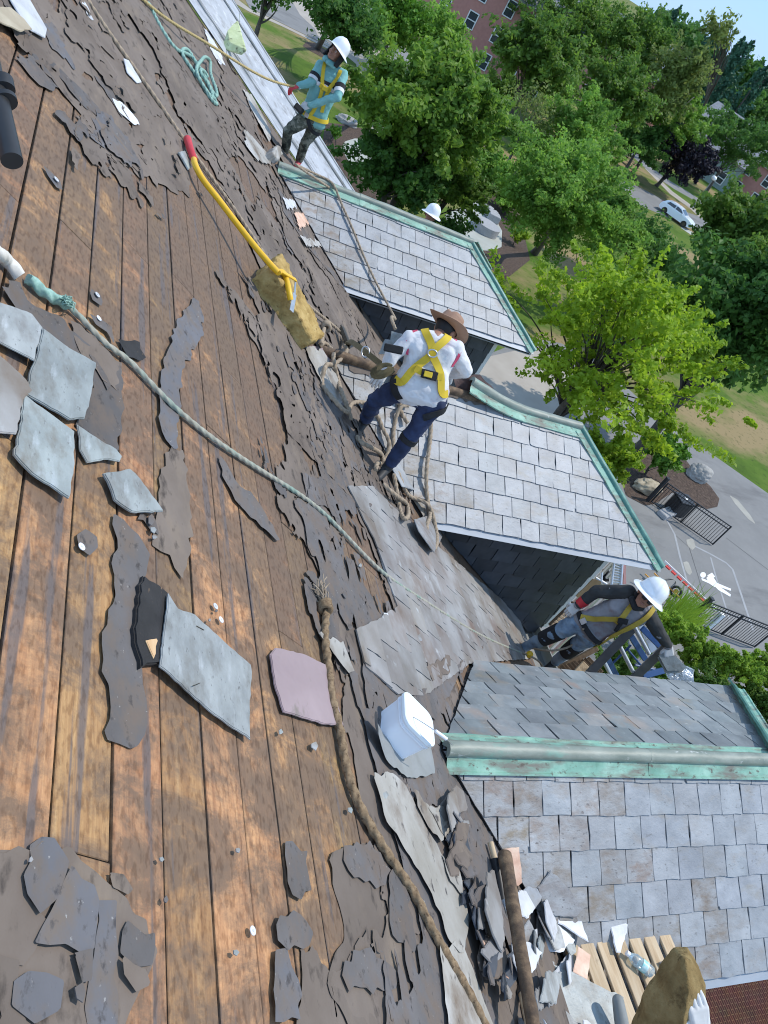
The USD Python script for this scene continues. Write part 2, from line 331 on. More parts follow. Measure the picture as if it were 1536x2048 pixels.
M('bottle_plastic', {'a': ('transparent_bsdf', {'color': (0.93, 0.96, 0.96)}), 'b': ('glossy_bsdf', {'roughness': 0.08, 'color': (0.9, 0.95, 0.95)}), 'f': ('fresnel', {'IOR': 1.45}), 'm': ('mix_closure', {}),
   'd': ('diffuse_bsdf', {'color': (0.75, 0.8, 0.8)}), 'm2': ('mix_closure', {'fac': 0.22})},
  [('f.fac', 'm.fac'), ('a.BSDF', 'm.closure1'), ('b.BSDF', 'm.closure2'), ('m.closure', 'm2.closure1'), ('d.BSDF', 'm2.closure2')], surface='m2.closure')
mat('bottle_label', [(0.10, 0.42, 0.40), (0.30, 0.62, 0.62), (0.75, 0.80, 0.78)], scale=(18, 18, 18), rough=0.4)
mat('foil', [(0.50, 0.49, 0.48), (0.72, 0.71, 0.70)], scale=(12, 12, 12), rough=0.22, metal=0.9, bump=0.02, bscale=(16, 16, 16))

mat('foam_brown', [(0.13, 0.085, 0.035), (0.24, 0.165, 0.07), (0.34, 0.25, 0.115)], scale=(7, 7, 7), rough=0.95, bump=0.012, bscale=(40, 40, 40), spec=0.1, second=[((0.10, 0.065, 0.03), (12, 12, 12), 0.55, 0.66)])
def leaf_mat(name, cols, tr=0.55, rough=0.55):
    kk = np.array((1.9, 1.9, 1.9) if 'purple' in name else (2.2, 2.0, 2.4) if 'lime' in name else (6.0, 4.7, 2.9) if 'needle' not in name else (2.6, 2.6, 3.2))
    cols = [(q, tuple(np.minimum(0.7, kk * np.array(c)))) for q, c in cols]
    M(name, {'g': ('geometry', {}), 'r': ('rgb_ramp', {'ramp': cols}), 'n': ('noise_texture', {'scale': 0.55, 'detail': 2.0}), 'r2': ('rgb_ramp', {'ramp': [(0.3, (0.6, 0.66, 0.6)), (0.7, (1.2, 1.15, 1.0))]}),
             'mu': ('mix', {'mix_type': 'multiply', 'fac': 1.0}), 'p': ('principled_bsdf', {'roughness': rough, 'specular_ior_level': 0.4}), 't': ('translucent_bsdf', {}), 'm': ('mix_closure', {'fac': tr})},
      [('g.random_per_island', 'r.fac'), ('g.position', 'n.vector'), ('n.fac', 'r2.fac'), ('r.color', 'mu.color1'), ('r2.color', 'mu.color2'), ('mu.color', 'p.base_color'), ('mu.color', 't.color'), ('p.BSDF', 'm.closure1'), ('t.BSDF', 'm.closure2')], surface='m.closure')


leaf_mat('leaf_maple', [(0, (0.035, 0.075, 0.018)), (0.5, (0.06, 0.115, 0.026)), (0.85, (0.10, 0.16, 0.035)), (0.95, (0.19, 0.19, 0.04)), (1, (0.24, 0.19, 0.04))])
leaf_mat('leaf_green', [(0, (0.026, 0.058, 0.016)), (0.6, (0.045, 0.088, 0.024)), (1, (0.07, 0.125, 0.032))])
leaf_mat('leaf_dark', [(0, (0.018, 0.05, 0.017)), (0.6, (0.032, 0.078, 0.024)), (1, (0.055, 0.115, 0.032))])
leaf_mat('leaf_fine', [(0, (0.04, 0.09, 0.025)), (0.6, (0.07, 0.14, 0.035)), (1, (0.12, 0.20, 0.05))])
leaf_mat('leaf_lime', [(0, (0.16, 0.25, 0.015)), (0.5, (0.26, 0.37, 0.02)), (0.85, (0.37, 0.45, 0.03)), (1, (0.42, 0.42, 0.04))], tr=0.55)
leaf_mat('leaf_bright', [(0, (0.026, 0.070, 0.012)), (0.6, (0.045, 0.105, 0.014)), (1, (0.07, 0.135, 0.02))], tr=0.4)
leaf_mat('leaf_olive', [(0, (0.04, 0.065, 0.03)), (0.6, (0.065, 0.09, 0.035)), (0.93, (0.085, 0.105, 0.045)), (1, (0.12, 0.10, 0.04))])
leaf_mat('leaf_purple', [(0, (0.012, 0.009, 0.018)), (0.7, (0.026, 0.018, 0.036)), (1, (0.05, 0.035, 0.06))], tr=0.15)
leaf_mat('leaf_needle', [(0, (0.022, 0.06, 0.030)), (0.6, (0.04, 0.09, 0.042)), (1, (0.06, 0.12, 0.055))], tr=0.15)
leaf_mat('leaf_shrub', [(0, (0.045, 0.09, 0.016)), (0.6, (0.08, 0.13, 0.022)), (0.9, (0.115, 0.15, 0.03)), (1, (0.13, 0.15, 0.03))], tr=0.5)
mat('bark', [(0.055, 0.045, 0.035), (0.11, 0.095, 0.078)], scale=(8, 8, 2), rough=0.9, bump=0.01)
mat('twig', [(0.14, 0.125, 0.105), (0.21, 0.195, 0.17)], scale=(8, 8, 8), rough=0.9)
mat('grass', [(0.045, 0.085, 0.014), (0.085, 0.145, 0.022), (0.13, 0.17, 0.035)], scale=(0.22, 0.22, 0.22), rough=0.95, detail=10, roughness=0.7, spec=0.1, coord='position',
    second=[((0.27, 0.205, 0.105), (0.085, 0.13, 0.1), 0.47, 0.60), ((0.04, 0.06, 0.015), (3.0, 3.0, 3.0), 0.55, 0.75)])
mat('asphalt', [(0.185, 0.182, 0.178), (0.215, 0.212, 0.207), (0.245, 0.24, 0.233)], scale=(0.35, 0.35, 0.35), rough=0.9, detail=10, roughness=0.75, spec=0.25, coord='position',
    second=[((0.145, 0.142, 0.14), (0.16, 0.5, 0.3), 0.55, 0.68), ((0.28, 0.275, 0.265), (14, 14, 14), 0.63, 0.70)])
mat('asphalt_seal', [(0.27, 0.275, 0.285), (0.34, 0.345, 0.35)], scale=(2, 2, 2), rough=0.85, coord='position')
mat('asphalt_worn', [(0.30, 0.285, 0.25), (0.38, 0.365, 0.32)], scale=(1.5, 1.5, 1.5), rough=0.95, coord='position')
mat('asphalt_crack', [(0.07, 0.07, 0.07), (0.10, 0.10, 0.10)], scale=(2, 2, 2), rough=0.95)
mat('concrete_beige', [(0.33, 0.29, 0.245), (0.40, 0.36, 0.31)], scale=(0.6, 0.6, 0.6), rough=0.9, coord='position', detail=10)
mat('concrete_pale', [(0.34, 0.35, 0.315), (0.42, 0.43, 0.39)], scale=(0.8, 0.8, 0.8), rough=0.9, coord='position', detail=10, second=[((0.2, 0.19, 0.16), (9, 9, 9), 0.68, 0.72)])
mat('granite', [(0.28, 0.28, 0.285), (0.38, 0.38, 0.385)], scale=(9, 9, 9), rough=0.7)
mat('mulch', [(0.035, 0.022, 0.016), (0.085, 0.055, 0.040), (0.13, 0.09, 0.065)], scale=(7, 7, 7), rough=0.95, bump=0.05, coord='position', second=[((0.20, 0.15, 0.09), (5, 5, 5), 0.64, 0.70)])
mat('road_paint', [(0.72, 0.72, 0.70), (0.80, 0.80, 0.79)], scale=(3, 3, 3), rough=0.8, second=[((0.4, 0.4, 0.39), (9, 9, 9), 0.66, 0.72)])
mat('red_paint', [(0.50, 0.03, 0.025), (0.58, 0.045, 0.035)], scale=(5, 5, 5), rough=0.5)
mat('fence_black', [(0.010, 0.010, 0.011), (0.016, 0.016, 0.017)], scale=(5, 5, 5), rough=0.45)
M('patio_brick', {'g': ('geometry', {}), 'mp': ('mapping', {'rotation': (0, 0, 1.5708)}), 'b': ('brick_texture', {'scale': 1.0, 'color1': (0.045, 0.014, 0.012), 'color2': (0.075, 0.024, 0.018), 'mortar': (0.20, 0.115, 0.065), 'mortar_size': 0.007, 'brick_width': 0.215, 'row_height': 0.07}),
    'n': ('noise_texture', {'scale': 3.0, 'detail': 4.0}), 'x': ('mix', {'mix_type': 'multiply', 'fac': 0.6}), 'p': ('principled_bsdf', {'roughness': 0.9, 'specular_ior_level': 0.2})},
  [('g.position', 'mp.vector'), ('mp.vector', 'b.vector'), ('g.position', 'n.vector'), ('b.color', 'x.color1'), ('n.color', 'x.color2'), ('x.color', 'p.base_color')])
mat('roof_grey', [(0.20, 0.20, 0.21), (0.27, 0.27, 0.285)], scale=(2, 2, 6), rough=0.9)
mat('siding_green', [(0.20, 0.26, 0.235), (0.25, 0.31, 0.285)], scale=(2, 2, 9), rough=0.8)
mat('car_white', [(0.74, 0.77, 0.80), (0.76, 0.79, 0.82)], scale=(1, 1, 1), rough=0.3, coat=0.6)
mat('orange_paint', [(0.55, 0.26, 0.04), (0.65, 0.33, 0.07)], scale=(8, 8, 8), rough=0.6)
mat('ladder_blue', [(0.015, 0.055, 0.16), (0.03, 0.085, 0.23)], scale=(6, 6, 6), rough=0.45)
mat('ladder_grey', [(0.10, 0.10, 0.105), (0.17, 0.17, 0.175)], scale=(10, 10, 10), rough=0.5)
mat('aluminium', [(0.55, 0.56, 0.57), (0.66, 0.67, 0.68)], scale=(10, 10, 10), rough=0.35, metal=0.7)
mat('pink_board', [(0.55, 0.27, 0.24), (0.62, 0.34, 0.31)], scale=(6, 6, 6), rough=0.7)
mat('ply', [(0.48, 0.29, 0.13), (0.58, 0.38, 0.19)], scale=(5, 20, 5), rough=0.8)
mat('lamp_glass', [(0.8, 0.8, 0.8), (0.85, 0.85, 0.85)], rough=0.3)
mat('skin', [(0.30, 0.145, 0.095), (0.36, 0.18, 0.12)], scale=(12, 12, 12), rough=0.55)
mat('lip', [(0.26, 0.09, 0.075), (0.30, 0.11, 0.09)], rough=0.5)
mat('eye_white', [(0.6, 0.6, 0.6), (0.65, 0.65, 0.65)], rough=0.2)
mat('black_cloth', [(0.010, 0.010, 0.011), (0.022, 0.022, 0.024)], scale=(20, 20, 20), rough=0.9, bump=0.002)
mat('dark_grey_cloth', [(0.022, 0.022, 0.022), (0.05, 0.05, 0.048)], scale=(9, 9, 9), rough=0.9, bump=0.003)
mat('teal_cloth', [(0.16, 0.36, 0.34), (0.23, 0.46, 0.44)], scale=(7, 7, 7), rough=0.9, bump=0.005, bscale=(18, 18, 18), spec=0.2)
mat('white_cloth', [(0.62, 0.61, 0.61), (0.74, 0.73, 0.73)], scale=(6, 6, 6), rough=0.9, bump=0.006, bscale=(14, 14, 14), spec=0.2, second=[((0.50, 0.42, 0.46), (5, 5, 5), 0.58, 0.72)])
mat('grey_cloth', [(0.22, 0.215, 0.225), (0.32, 0.31, 0.325)], scale=(6, 6, 6), rough=0.9, bump=0.006, bscale=(16, 16, 16), spec=0.2, second=[((0.22, 0.14, 0.145), (4, 4, 4), 0.54, 0.66)])
mat('camo_cloth', [(0.05, 0.055, 0.04), (0.12, 0.125, 0.09), (0.22, 0.22, 0.17)], ramp=[(0.0, (0.02, 0.022, 0.018)), (0.44, (0.03, 0.034, 0.026)), (0.46, (0.09, 0.10, 0.07)), (0.55, (0.10, 0.105, 0.08)), (0.57, (0.20, 0.20, 0.155)), (1, (0.24, 0.23, 0.18))], scale=(13, 13, 13), rough=0.9, bump=0.005, bscale=(20, 20, 20), detail=3.0)
mat('denim_dark', [(0.012, 0.018, 0.045), (0.022, 0.034, 0.085), (0.04, 0.06, 0.13)], scale=(7, 7, 7), rough=0.9, bump=0.005, bscale=(18, 18, 18))
mat('denim_light', [(0.10, 0.15, 0.22), (0.20, 0.28, 0.37), (0.30, 0.37, 0.44)], scale=(9, 9, 9), rough=0.9, bump=0.006, bscale=(20, 20, 20))
mat('harness_yellow', [(0.55, 0.38, 0.02), (0.70, 0.50, 0.03)], scale=(9, 9, 9), rough=0.75)
mat('harness_ochre', [(0.36, 0.25, 0.03), (0.48, 0.34, 0.05)], scale=(9, 9, 9), rough=0.8)
mat('helmet_white', [(0.78, 0.79, 0.80), (0.80, 0.81, 0.82)], rough=0.25, coat=0.3)
mat('hat_brown', [(0.26, 0.145, 0.09), (0.37, 0.215, 0.14)], scale=(7, 7, 7), rough=0.7, bump=0.003)
mat('glove_white', [(0.50, 0.49, 0.47), (0.66, 0.65, 0.63)], scale=(14, 14, 14), rough=0.9)
mat('glove_red', [(0.48, 0.03, 0.04), (0.60, 0.06, 0.07)], scale=(14, 14, 14), rough=0.7)
mat('hair_black', [(0.008, 0.007, 0.007), (0.014, 0.012, 0.012)], rough=0.6)
mat('shoe_black', [(0.012, 0.012, 0.013), (0.03, 0.03, 0.031)], scale=(9, 9, 9), rough=0.6)
mat('shoe_red', [(0.42, 0.04, 0.05), (0.55, 0.08, 0.09)], scale=(9, 9, 9), rough=0.6)
mat('shoe_grey', [(0.16, 0.17, 0.16), (0.24, 0.25, 0.24)], scale=(9, 9, 9), rough=0.7)
mat('pink_stripe', [(0.50, 0.05, 0.11), (0.60, 0.09, 0.16)], scale=(9, 9, 9), rough=0.9)
mat('blue_cloth', [(0.05, 0.10, 0.25), (0.09, 0.16, 0.34)], scale=(9, 9, 9), rough=0.9)
mat('camo_black_pad', [(0.012, 0.012, 0.013), (0.02, 0.02, 0.02)], rough=0.7)
# ------------------------------------------------------------------ small mesh helpers
rng = np.random.default_rng(7)


def tm(v, f):
    return trimesh.Trimesh(np.asarray(v, float), np.asarray(f, int), process=False)


def cat(*ms):
    return trimesh.util.concatenate([m if isinstance(m, trimesh.Trimesh) else tm(*meshkit.arrays(m)[:2]) for m in ms])


def bevel_box(cx, cy, cz, sx, sy, sz, b=0.003, rot=None):
    """Box with its edges chamfered."""
    s = np.array([sx, sy, sz]) / 2; b = min(b, s.min() * 0.45)
    pts = []
    for x in (-1, 1):
        for y in (-1, 1):
            for z in (-1, 1):
                for k in range(3):
                    p = np.array([x, y, z]) * (s - b); p[k] = (x, y, z)[k] * s[k]; pts.append(p)
    h = m3.Manifold.hull_points(np.array(pts))
    m = tm(*meshkit.arrays(h)[:2])
    if rot is not None:
        m.vertices = m.vertices @ np.asarray(rot).T
    m.apply_translation([cx, cy, cz])
    return m


def frame(d, up=(0, 0, 1)):
    d = np.asarray(d, float); d = d / np.linalg.norm(d)
    u = np.asarray(up, float)
    if abs(d @ u) > 0.97:
        u = np.array([1.0, 0, 0])
    x = np.cross(u, d); x /= np.linalg.norm(x)
    return np.stack([x, np.cross(d, x), d], 1)      # columns: side, up, along


def bar(p0, p1, w, h, b=0.003, up=(0, 0, 1)):
    p0, p1 = np.asarray(p0, float), np.asarray(p1, float)
    return bevel_box(*((p0 + p1) / 2), w, h, np.linalg.norm(p1 - p0), b, frame(p1 - p0, up))


def smooth_path(pts, step=0.02):
    p = np.asarray(pts, float)
    if len(p) < 3:
        n = max(2, int(np.linalg.norm(p[-1] - p[0]) / step)); return p[0] + (p[-1] - p[0]) * np.linspace(0, 1, n)[:, None]
    from scipy.interpolate import CubicSpline, PchipInterpolator
    t = np.r_[0, np.cumsum(np.linalg.norm(np.diff(p, axis=0), axis=1) ** 0.7)]
    cs = CubicSpline(t, p)
    q = cs(np.linspace(0, t[-1], 40 * len(p)))
    s = np.r_[0, np.cumsum(np.linalg.norm(np.diff(q, axis=0), axis=1))]
    n = max(3, int(s[-1] / step))
    return np.stack([np.interp(np.linspace(0, s[-1], n), s, q[:, k]) for k in range(3)], 1)


def tube(path, r, sides=10, twist=0.0, lobes=3, depth=0.0, caps=True):
    """Swept tube; with twist it has the lay of a rope: lobes winding about the axis."""
    p = np.asarray(path, float); n = len(p)
    t = np.gradient(p, axis=0); t /= np.linalg.norm(t, axis=1, keepdims=True) + 1e-12
    a = np.zeros_like(p); a[0] = frame(t[0])[:, 0]
    for i in range(1, n):
        q = a[i - 1] - t[i] * (a[i - 1] @ t[i]); a[i] = q / (np.linalg.norm(q) + 1e-12)
    b = np.cross(t, a)
    s = np.r_[0, np.cumsum(np.linalg.norm(np.diff(p, axis=0), axis=1))]
    th = np.arange(sides) * 2 * np.pi / sides
    rr = np.broadcast_to(np.asarray(r, float), (n,))[:, None] * (1 + depth * np.cos(lobes * th[None] - twist * s[:, None]))
    v = p[:, None] + rr[..., None] * (np.cos(th)[None, :, None] * a[:, None] + np.sin(th)[None, :, None] * b[:, None])
    i, j = np.meshgrid(np.arange(n - 1), np.arange(sides), indexing='ij')
    q = np.stack([i * sides + j, i * sides + (j + 1) % sides, (i + 1) * sides + (j + 1) % sides, (i + 1) * sides + j], -1).reshape(-1, 4)
    f = np.vstack([q[:, [0, 1, 2]], q[:, [0, 2, 3]]]); v = v.reshape(-1, 3)
    if caps:
        k = len(v); v = np.vstack([v, p[:1], p[-1:]])
        j = np.arange(sides)
        f = np.vstack([f, np.stack([np.full(sides, k), (j + 1) % sides, j], 1), np.stack([np.full(sides, k + 1), (n - 1) * sides + j, (n - 1) * sides + (j + 1) % sides], 1)])
    return tm(v, f)


def rope(path, r, step=0.012, pitch=0.07, depth=0.16):
    return tube(smooth_path(path, step), r, 12, 2 * np.pi / pitch * 1.0, 3, depth)


def extrude_poly(poly, h):
    """Prism of a shapely polygon or point list, from z=0 to h."""
    if not isinstance(poly, Polygon):
        poly = Polygon(poly)
    if not poly.is_valid:
        poly = poly.buffer(0)
    if poly.geom_type != 'Polygon':
        poly = max(poly.geoms, key=lambda g: g.area)
    return trimesh.creation.extrude_polygon(poly, h)


def rough_poly(pts, step=0.04, amp=0.004, seed=0, walk=0.65):
    """Closed outline with its edges broken up as torn or split stuff is."""
    r = np.random.default_rng(seed); p = np.asarray(pts, float); out = []
    for a, b in zip(p, np.roll(p, -1, 0)):
        L = np.linalg.norm(b - a); n = max(1, int(L / step)); nn = np.array([-(b - a)[1], (b - a)[0]]) / (L + 1e-9)
        w = np.cumsum(r.normal(0, 1, n + 1)); w = w - np.linspace(w[0], w[-1], n + 1); w = w / (np.abs(w).max() + 1e-9) if n > 2 else w * 0
        for i in range(n):
            k = i / n
            o = (0.0 if i == 0 else amp * (walk * w[i] + (1.4 - walk) * r.normal()))
            out.append(a + (b - a) * k + nn * o)
    q = Polygon(out)
    return q if q.is_valid else q.buffer(0)


def in_roof(mesh):
    """Local roof coordinates (u, v, w) to the world."""
    m = mesh.copy(); v = m.vertices
    m.vertices = RO + v[:, :1] * RS + v[:, 1:2] * RV + v[:, 2:3] * RN
    return m


ROOF4 = np.eye(4); ROOF4[:3, 0] = RS; ROOF4[:3, 1] = RV; ROOF4[:3, 2] = RN; ROOF4[:3, 3] = RO

# ------------------------------------------------------------------ main roof: boards, felt, remaining slates
U0, U1, V0, V1 = -0.9, 7.47, -1.6, 11.35
roof = T('roof', 'steep main roof stripped to its orange-brown sheathing boards with torn tar felt', None, kind='structure', mat4=ROOF4)
roof.part('deck', bevel_box((U0 + U1) / 2, (V0 + V1) / 2, -0.07, U1 - U0, V1 - V0, 0.06), 'dark_gap', local=True)
PITCH = 0.1815
k0 = int(math.floor((U0 - 0.8545) / PITCH)) + 1
rb = random.Random(5)
fixed_joints = {9: [RUV(192, 472)[1], 7.9], 10: [RUV(250, 530)[1] - 0.02], 11: [RUV(300, 585)[1]], 6: [RUV(505, 1265)[1]]}
for k in range(k0, int((U1 - 0.8545) / PITCH)):
    u = 0.8545 + PITCH * k
    gap = rb.choice([0.005, 0.006, 0.008, 0.011])
    js = [V0]; v = V0 + rb.uniform(0.8, 3.6)
    while v < V1 - 0.8:
        js.append(v); v += rb.choice([2.44, 3.05, 3.66, 3.66, 4.27])
    js.append(V1)
    for a, b in zip(js, js[1:]):
        dz = rb.uniform(-0.002, 0.002); sk = rb.uniform(-0.0012, 0.0012)
        m = bevel_box(u + PITCH / 2, (a + b) / 2, -0.0105 + dz, PITCH - gap, b - a - 0.004, 0.021, 0.0022)
        m.vertices[:, 0] += (m.vertices[:, 1] - (a + b) / 2) * sk
        roof.part('board', m, 'board_wood', local=True)


def clip_level(px, py, F, iso):
    """Triangles of a grid where F > iso, cut along the level line. px, py, F: 2-D arrays. Returns (points (x, y, F), triangles)."""
    h, w = F.shape; idx = np.arange(h * w).reshape(h, w)
    q = np.stack([idx[:-1, :-1], idx[:-1, 1:], idx[1:, 1:], idx[1:, :-1]], -1).reshape(-1, 4)
    t = np.vstack([q[:, [0, 1, 2]], q[:, [0, 2, 3]]])
    P = np.stack([px.ravel(), py.ravel(), F.ravel() - iso], 1)
    s = P[t, 2] > 0; n = s.sum(1)
    T3 = P[t[n == 3]]; out = [T3]
    for cnt in (1, 2):
        tt = P[t[n == cnt]]; ss = s[n == cnt]
        if not len(tt):
            continue
        odd = ss if cnt == 1 else ~ss
        k = odd.argmax(1); r = np.arange(len(tt))
        a, b, c = tt[r, k], tt[r, (k + 1) % 3], tt[r, (k + 2) % 3]
        ab = a + (b - a) * (a[:, 2] / (a[:, 2] - b[:, 2]))[:, None]
        ac = a + (c - a) * (a[:, 2] / (a[:, 2] - c[:, 2]))[:, None]
        if cnt == 1:
            out.append(np.stack([a, ab, ac], 1))
        else:
            out += [np.stack([ab, b, c], 1), np.stack([ab, c, ac], 1)]
    V = np.concatenate(out).reshape(-1, 3)
    key = np.round(V[:, :2] * 2e4).astype(np.int64)
    _, first, inv = np.unique(key, axis=0, return_index=True, return_inverse=True)
    V = V[first]; f = inv.reshape(-1, 3)
    f = f[(f[:, 0] != f[:, 1]) & (f[:, 1] != f[:, 2]) & (f[:, 0] != f[:, 2])]
    return V, f


def comps(V, f):
    from scipy.sparse import coo_matrix
    from scipy.sparse.csgraph import connected_components
    e = np.vstack([f[:, [0, 1]], f[:, [1, 2]]])
    g = coo_matrix((np.ones(len(e)), (e[:, 0], e[:, 1])), shape=(len(V), len(V)))
    _, lab = connected_components(g, directed=False)
    fl = lab[f[:, 0]]
    order = np.argsort(fl, kind='stable'); cuts = np.flatnonzero(np.diff(fl[order])) + 1
    for part in np.split(order, cuts):
        ff = f[part]; u, inv = np.unique(ff, return_inverse=True)
        yield V[u], inv.reshape(-1, 3)


def fbm2(u, v, seed, sx, sy, octv=5):
    p = np.stack([u.ravel() * sx, v.ravel() * sy, np.full(u.size, seed * 7.77)], 1)
    return meshkit.fbm(p, octv, seed).reshape(u.shape)


def sstep(a, b, x):
    t = np.clip((x - a) / (b - a), 0, 1); return t * t * (3 - 2 * t)


def felt_layer(name, mat_, cover, seed, du, dv, region, w0, curl, sx, sy, minarea, small):
    u = np.arange(region[0], region[1], du); v = np.arange(region[2], region[3], dv)
    uu, vv = np.meshgrid(u, v, indexing='ij')
    r = np.random.default_rng(seed); uu = uu + r.uniform(-.2, .2, uu.shape) * du; vv = vv + r.uniform(-.2, .2, vv.shape) * dv
    n = fbm2(uu, vv, seed, sx, sy, 6)
    n = n + 0.22 * fbm2(uu, vv, seed + 3, sx * 9, sy * 4, 3)
    F = (n - n.mean()) / (n.std() + 1e-9) * 0.5 + cover(uu, vv)
    cr_ = np.abs(fbm2(uu, vv, seed + 11, 4.2, 1.9, 4) - 0.5); F = np.minimum(F, (cr_ - 0.006) * 14)
    edge = np.minimum.reduce([uu - region[0], region[1] - uu, vv - region[2], region[3] - vv])
    V, f = clip_level(uu, vv, F, 0.0)
    rest = []
    for Vc, fc in comps(V, f):
        area = 0.5 * np.abs(np.cross(Vc[fc[:, 1], :2] - Vc[fc[:, 0], :2], Vc[fc[:, 2], :2] - Vc[fc[:, 0], :2])).sum()
        if area < 0.0006:
            continue
        lift = np.exp(-np.clip(Vc[:, 2], 0, None) / 0.10)
        nn = meshkit.noise(np.stack([Vc[:, 0] * 9, Vc[:, 1] * 7, np.full(len(Vc), seed)], 1))
        n2 = meshkit.noise(np.stack([Vc[:, 0] * 3, Vc[:, 1] * 1.5, np.full(len(Vc), seed + 9.)], 1))
        w = w0 + lift * curl * np.clip(0.25 + 1.5 * n2, 0.06, 1.4) + 0.0022 * nn + 0.002 * n2
        m = tm(np.stack([Vc[:, 0], Vc[:, 1], np.maximum(w, w0 * 0.6)], 1), fc)
        if area > minarea:
            roof.part(name, m, mat_, smooth=True, local=True)
        else:
            rest.append(m)
    if rest:
        roof.part(small, cat(*rest), mat_, smooth=True, local=True, kind='stuff')


def cov_main(u, v):
    c = -0.95 + 0 * u
    c = c + 1.15 * sstep(2.6, 5.2, v + 0.25 * u) * sstep(0.5, 1.7, u + 0.10 * v)      # felt holds on further away
    c = c + 0.45 * sstep(5.0, 7.0, v) + 0.55 * sstep(2.7, 4.6, v) * sstep(1.7, 0.7, u)
    c = c + 1.25 * sstep(2.0, 2.9, u - 0.10 * v)                                      # and lower down the slope
    c = c - 0.8 * sstep(0.55, 0.2, np.abs(u - 1.75 - 0.06 * v)) * sstep(5.5, 3.0, v)
    c = c + 0.75 * sstep(0.9, 0.2, v) * sstep(1.5, 2.0, u)                              # near the lower edge of the picture
    c = c + 0.45 * sstep(3.0, 6.0, v) * sstep(0.9, 0.4, u)
    c = c - 0.55 * sstep(2.6, 3.8, v) * sstep(8.5, 5.5, v) * sstep(2.9, 2.2, u - 0.05 * v)
    return np.minimum(c, 0.42)


felt_layer('felt_patch', 'felt_brown', cov_main, 21, 0.020, 0.022, (0.35, 4.4, 0.0, 4.6), 0.004, 0.007, 1.5, 1.1, 0.025, 'felt_crumbs')
felt_layer('felt_patch', 'felt_brown', lambda u, v: cov_main(u, v) + 0.1, 22, 0.032, 0.045, (0.35, 5.9, 4.6, 11.3), 0.004, 0.008, 1.35, 0.95, 0.05, 'felt_crumbs')
felt_layer('felt_patch', 'felt_brown', lambda u, v: 0 * u + 0.9, 29, 0.04, 0.04, (4.38, 6.2, -0.3, 1.4), 0.006, 0.008, 1.5, 1.1, 0.03, 'felt_crumbs')
felt_layer('felt_patch', 'felt_grey', lambda u, v: cov_main(u, v) - 0.35, 23, 0.022, 0.026, (0.35, 4.6, 0.0, 5.0), 0.009, 0.008, 2.2, 1.4, 0.022, 'felt_crumbs')
felt_layer('felt_patch', 'felt_brown', lambda u, v: cov_main(u, v) - 0.30, 25, 0.030, 0.040, (0.35, 5.6, 3.5, 11.3), 0.010, 0.009, 1.9, 1.25, 0.04, 'felt_crumbs')


def slates_on(th, o, a, d, n, poly, ex, wid, pick, seed, d_low, t=0.008, name='slate', under=None, rough=0.003, gap=0.0075, lap=0.045, tilt=(0.004, 0.016), step=0.06, jit=0.012, limit=None, local4=None):
    """Courses of slates over poly (coordinates along a and down d); each slate its own mesh, lying on the one below it."""
    r = np.random.default_rng(seed); a0, d0, a1, d1 = poly.bounds
    low = d_low; row = 0; cnt = 0
    while low > d0 + 0.03:
        x = a0 - wid * (0.5 if row % 2 else 0.0) - wid * 0.3 - r.uniform(0, 0.03)
        top = low - ex - lap
        while x < a1:
            w = wid * r.uniform(1 - 4 * jit, 1 + 4 * jit)
            q = sbox(x + gap / 2, top, x + w - gap / 2, low + r.normal(0, 0.0025)).intersection(poly)
            x += w
            if q.is_empty or q.geom_type != 'Polygon' or q.area < 0.0018:
                continue
            if r.random() < 0.10:                                      # a corner gone
                c = np.array([x - gap if r.random() < .5 else x - w + gap, low]); s = r.uniform(0.012, 0.03)
                q = q.difference(Polygon([c + [-s, 0.01], c + [s, 0.01], c + [0.3 * s, -s], c + [-0.3 * s, -s]]))
                if q.geom_type != 'Polygon':
                    continue
            pts = np.array(q.exterior.coords)[:-1]
            rp = rough_poly(pts, step, rough, int(r.integers(1e9)))
            if rp.geom_type != 'Polygon':
                rp = q
            m = extrude_poly(rp, t); v = m.vertices.copy()
            k = np.clip((v[:, 1] - top) / (ex + lap), 0, 1.1)
            tw = r.normal(0, 0.0012); ww = tilt[0] + (tilt[1] - tilt[0]) * k + tw * (v[:, 0] - pts[:, 0].mean()) / wid + abs(r.normal(0, 0.0009)) + v[:, 2]
            m.vertices = o + v[:, :1] * a + v[:, 1:2] * d + ww[:, None] * n
            ca, cd = pts.mean(0)
            th.part(name, m, pick(ca, cd, r), under=under)
            cnt += 1
        low -= ex; row += 1
    return cnt


ZR, ZE, DW = CAMH - 3.20, CAMH - 3.845, 1.068
DPITCH = math.atan2(ZR - ZE, DW); DL = math.hypot(ZR - ZE, DW)
DX0, DHX, DTIP, DEX, DFRONT = 2.39, 5.20, 6.24, 3.36, 5.80


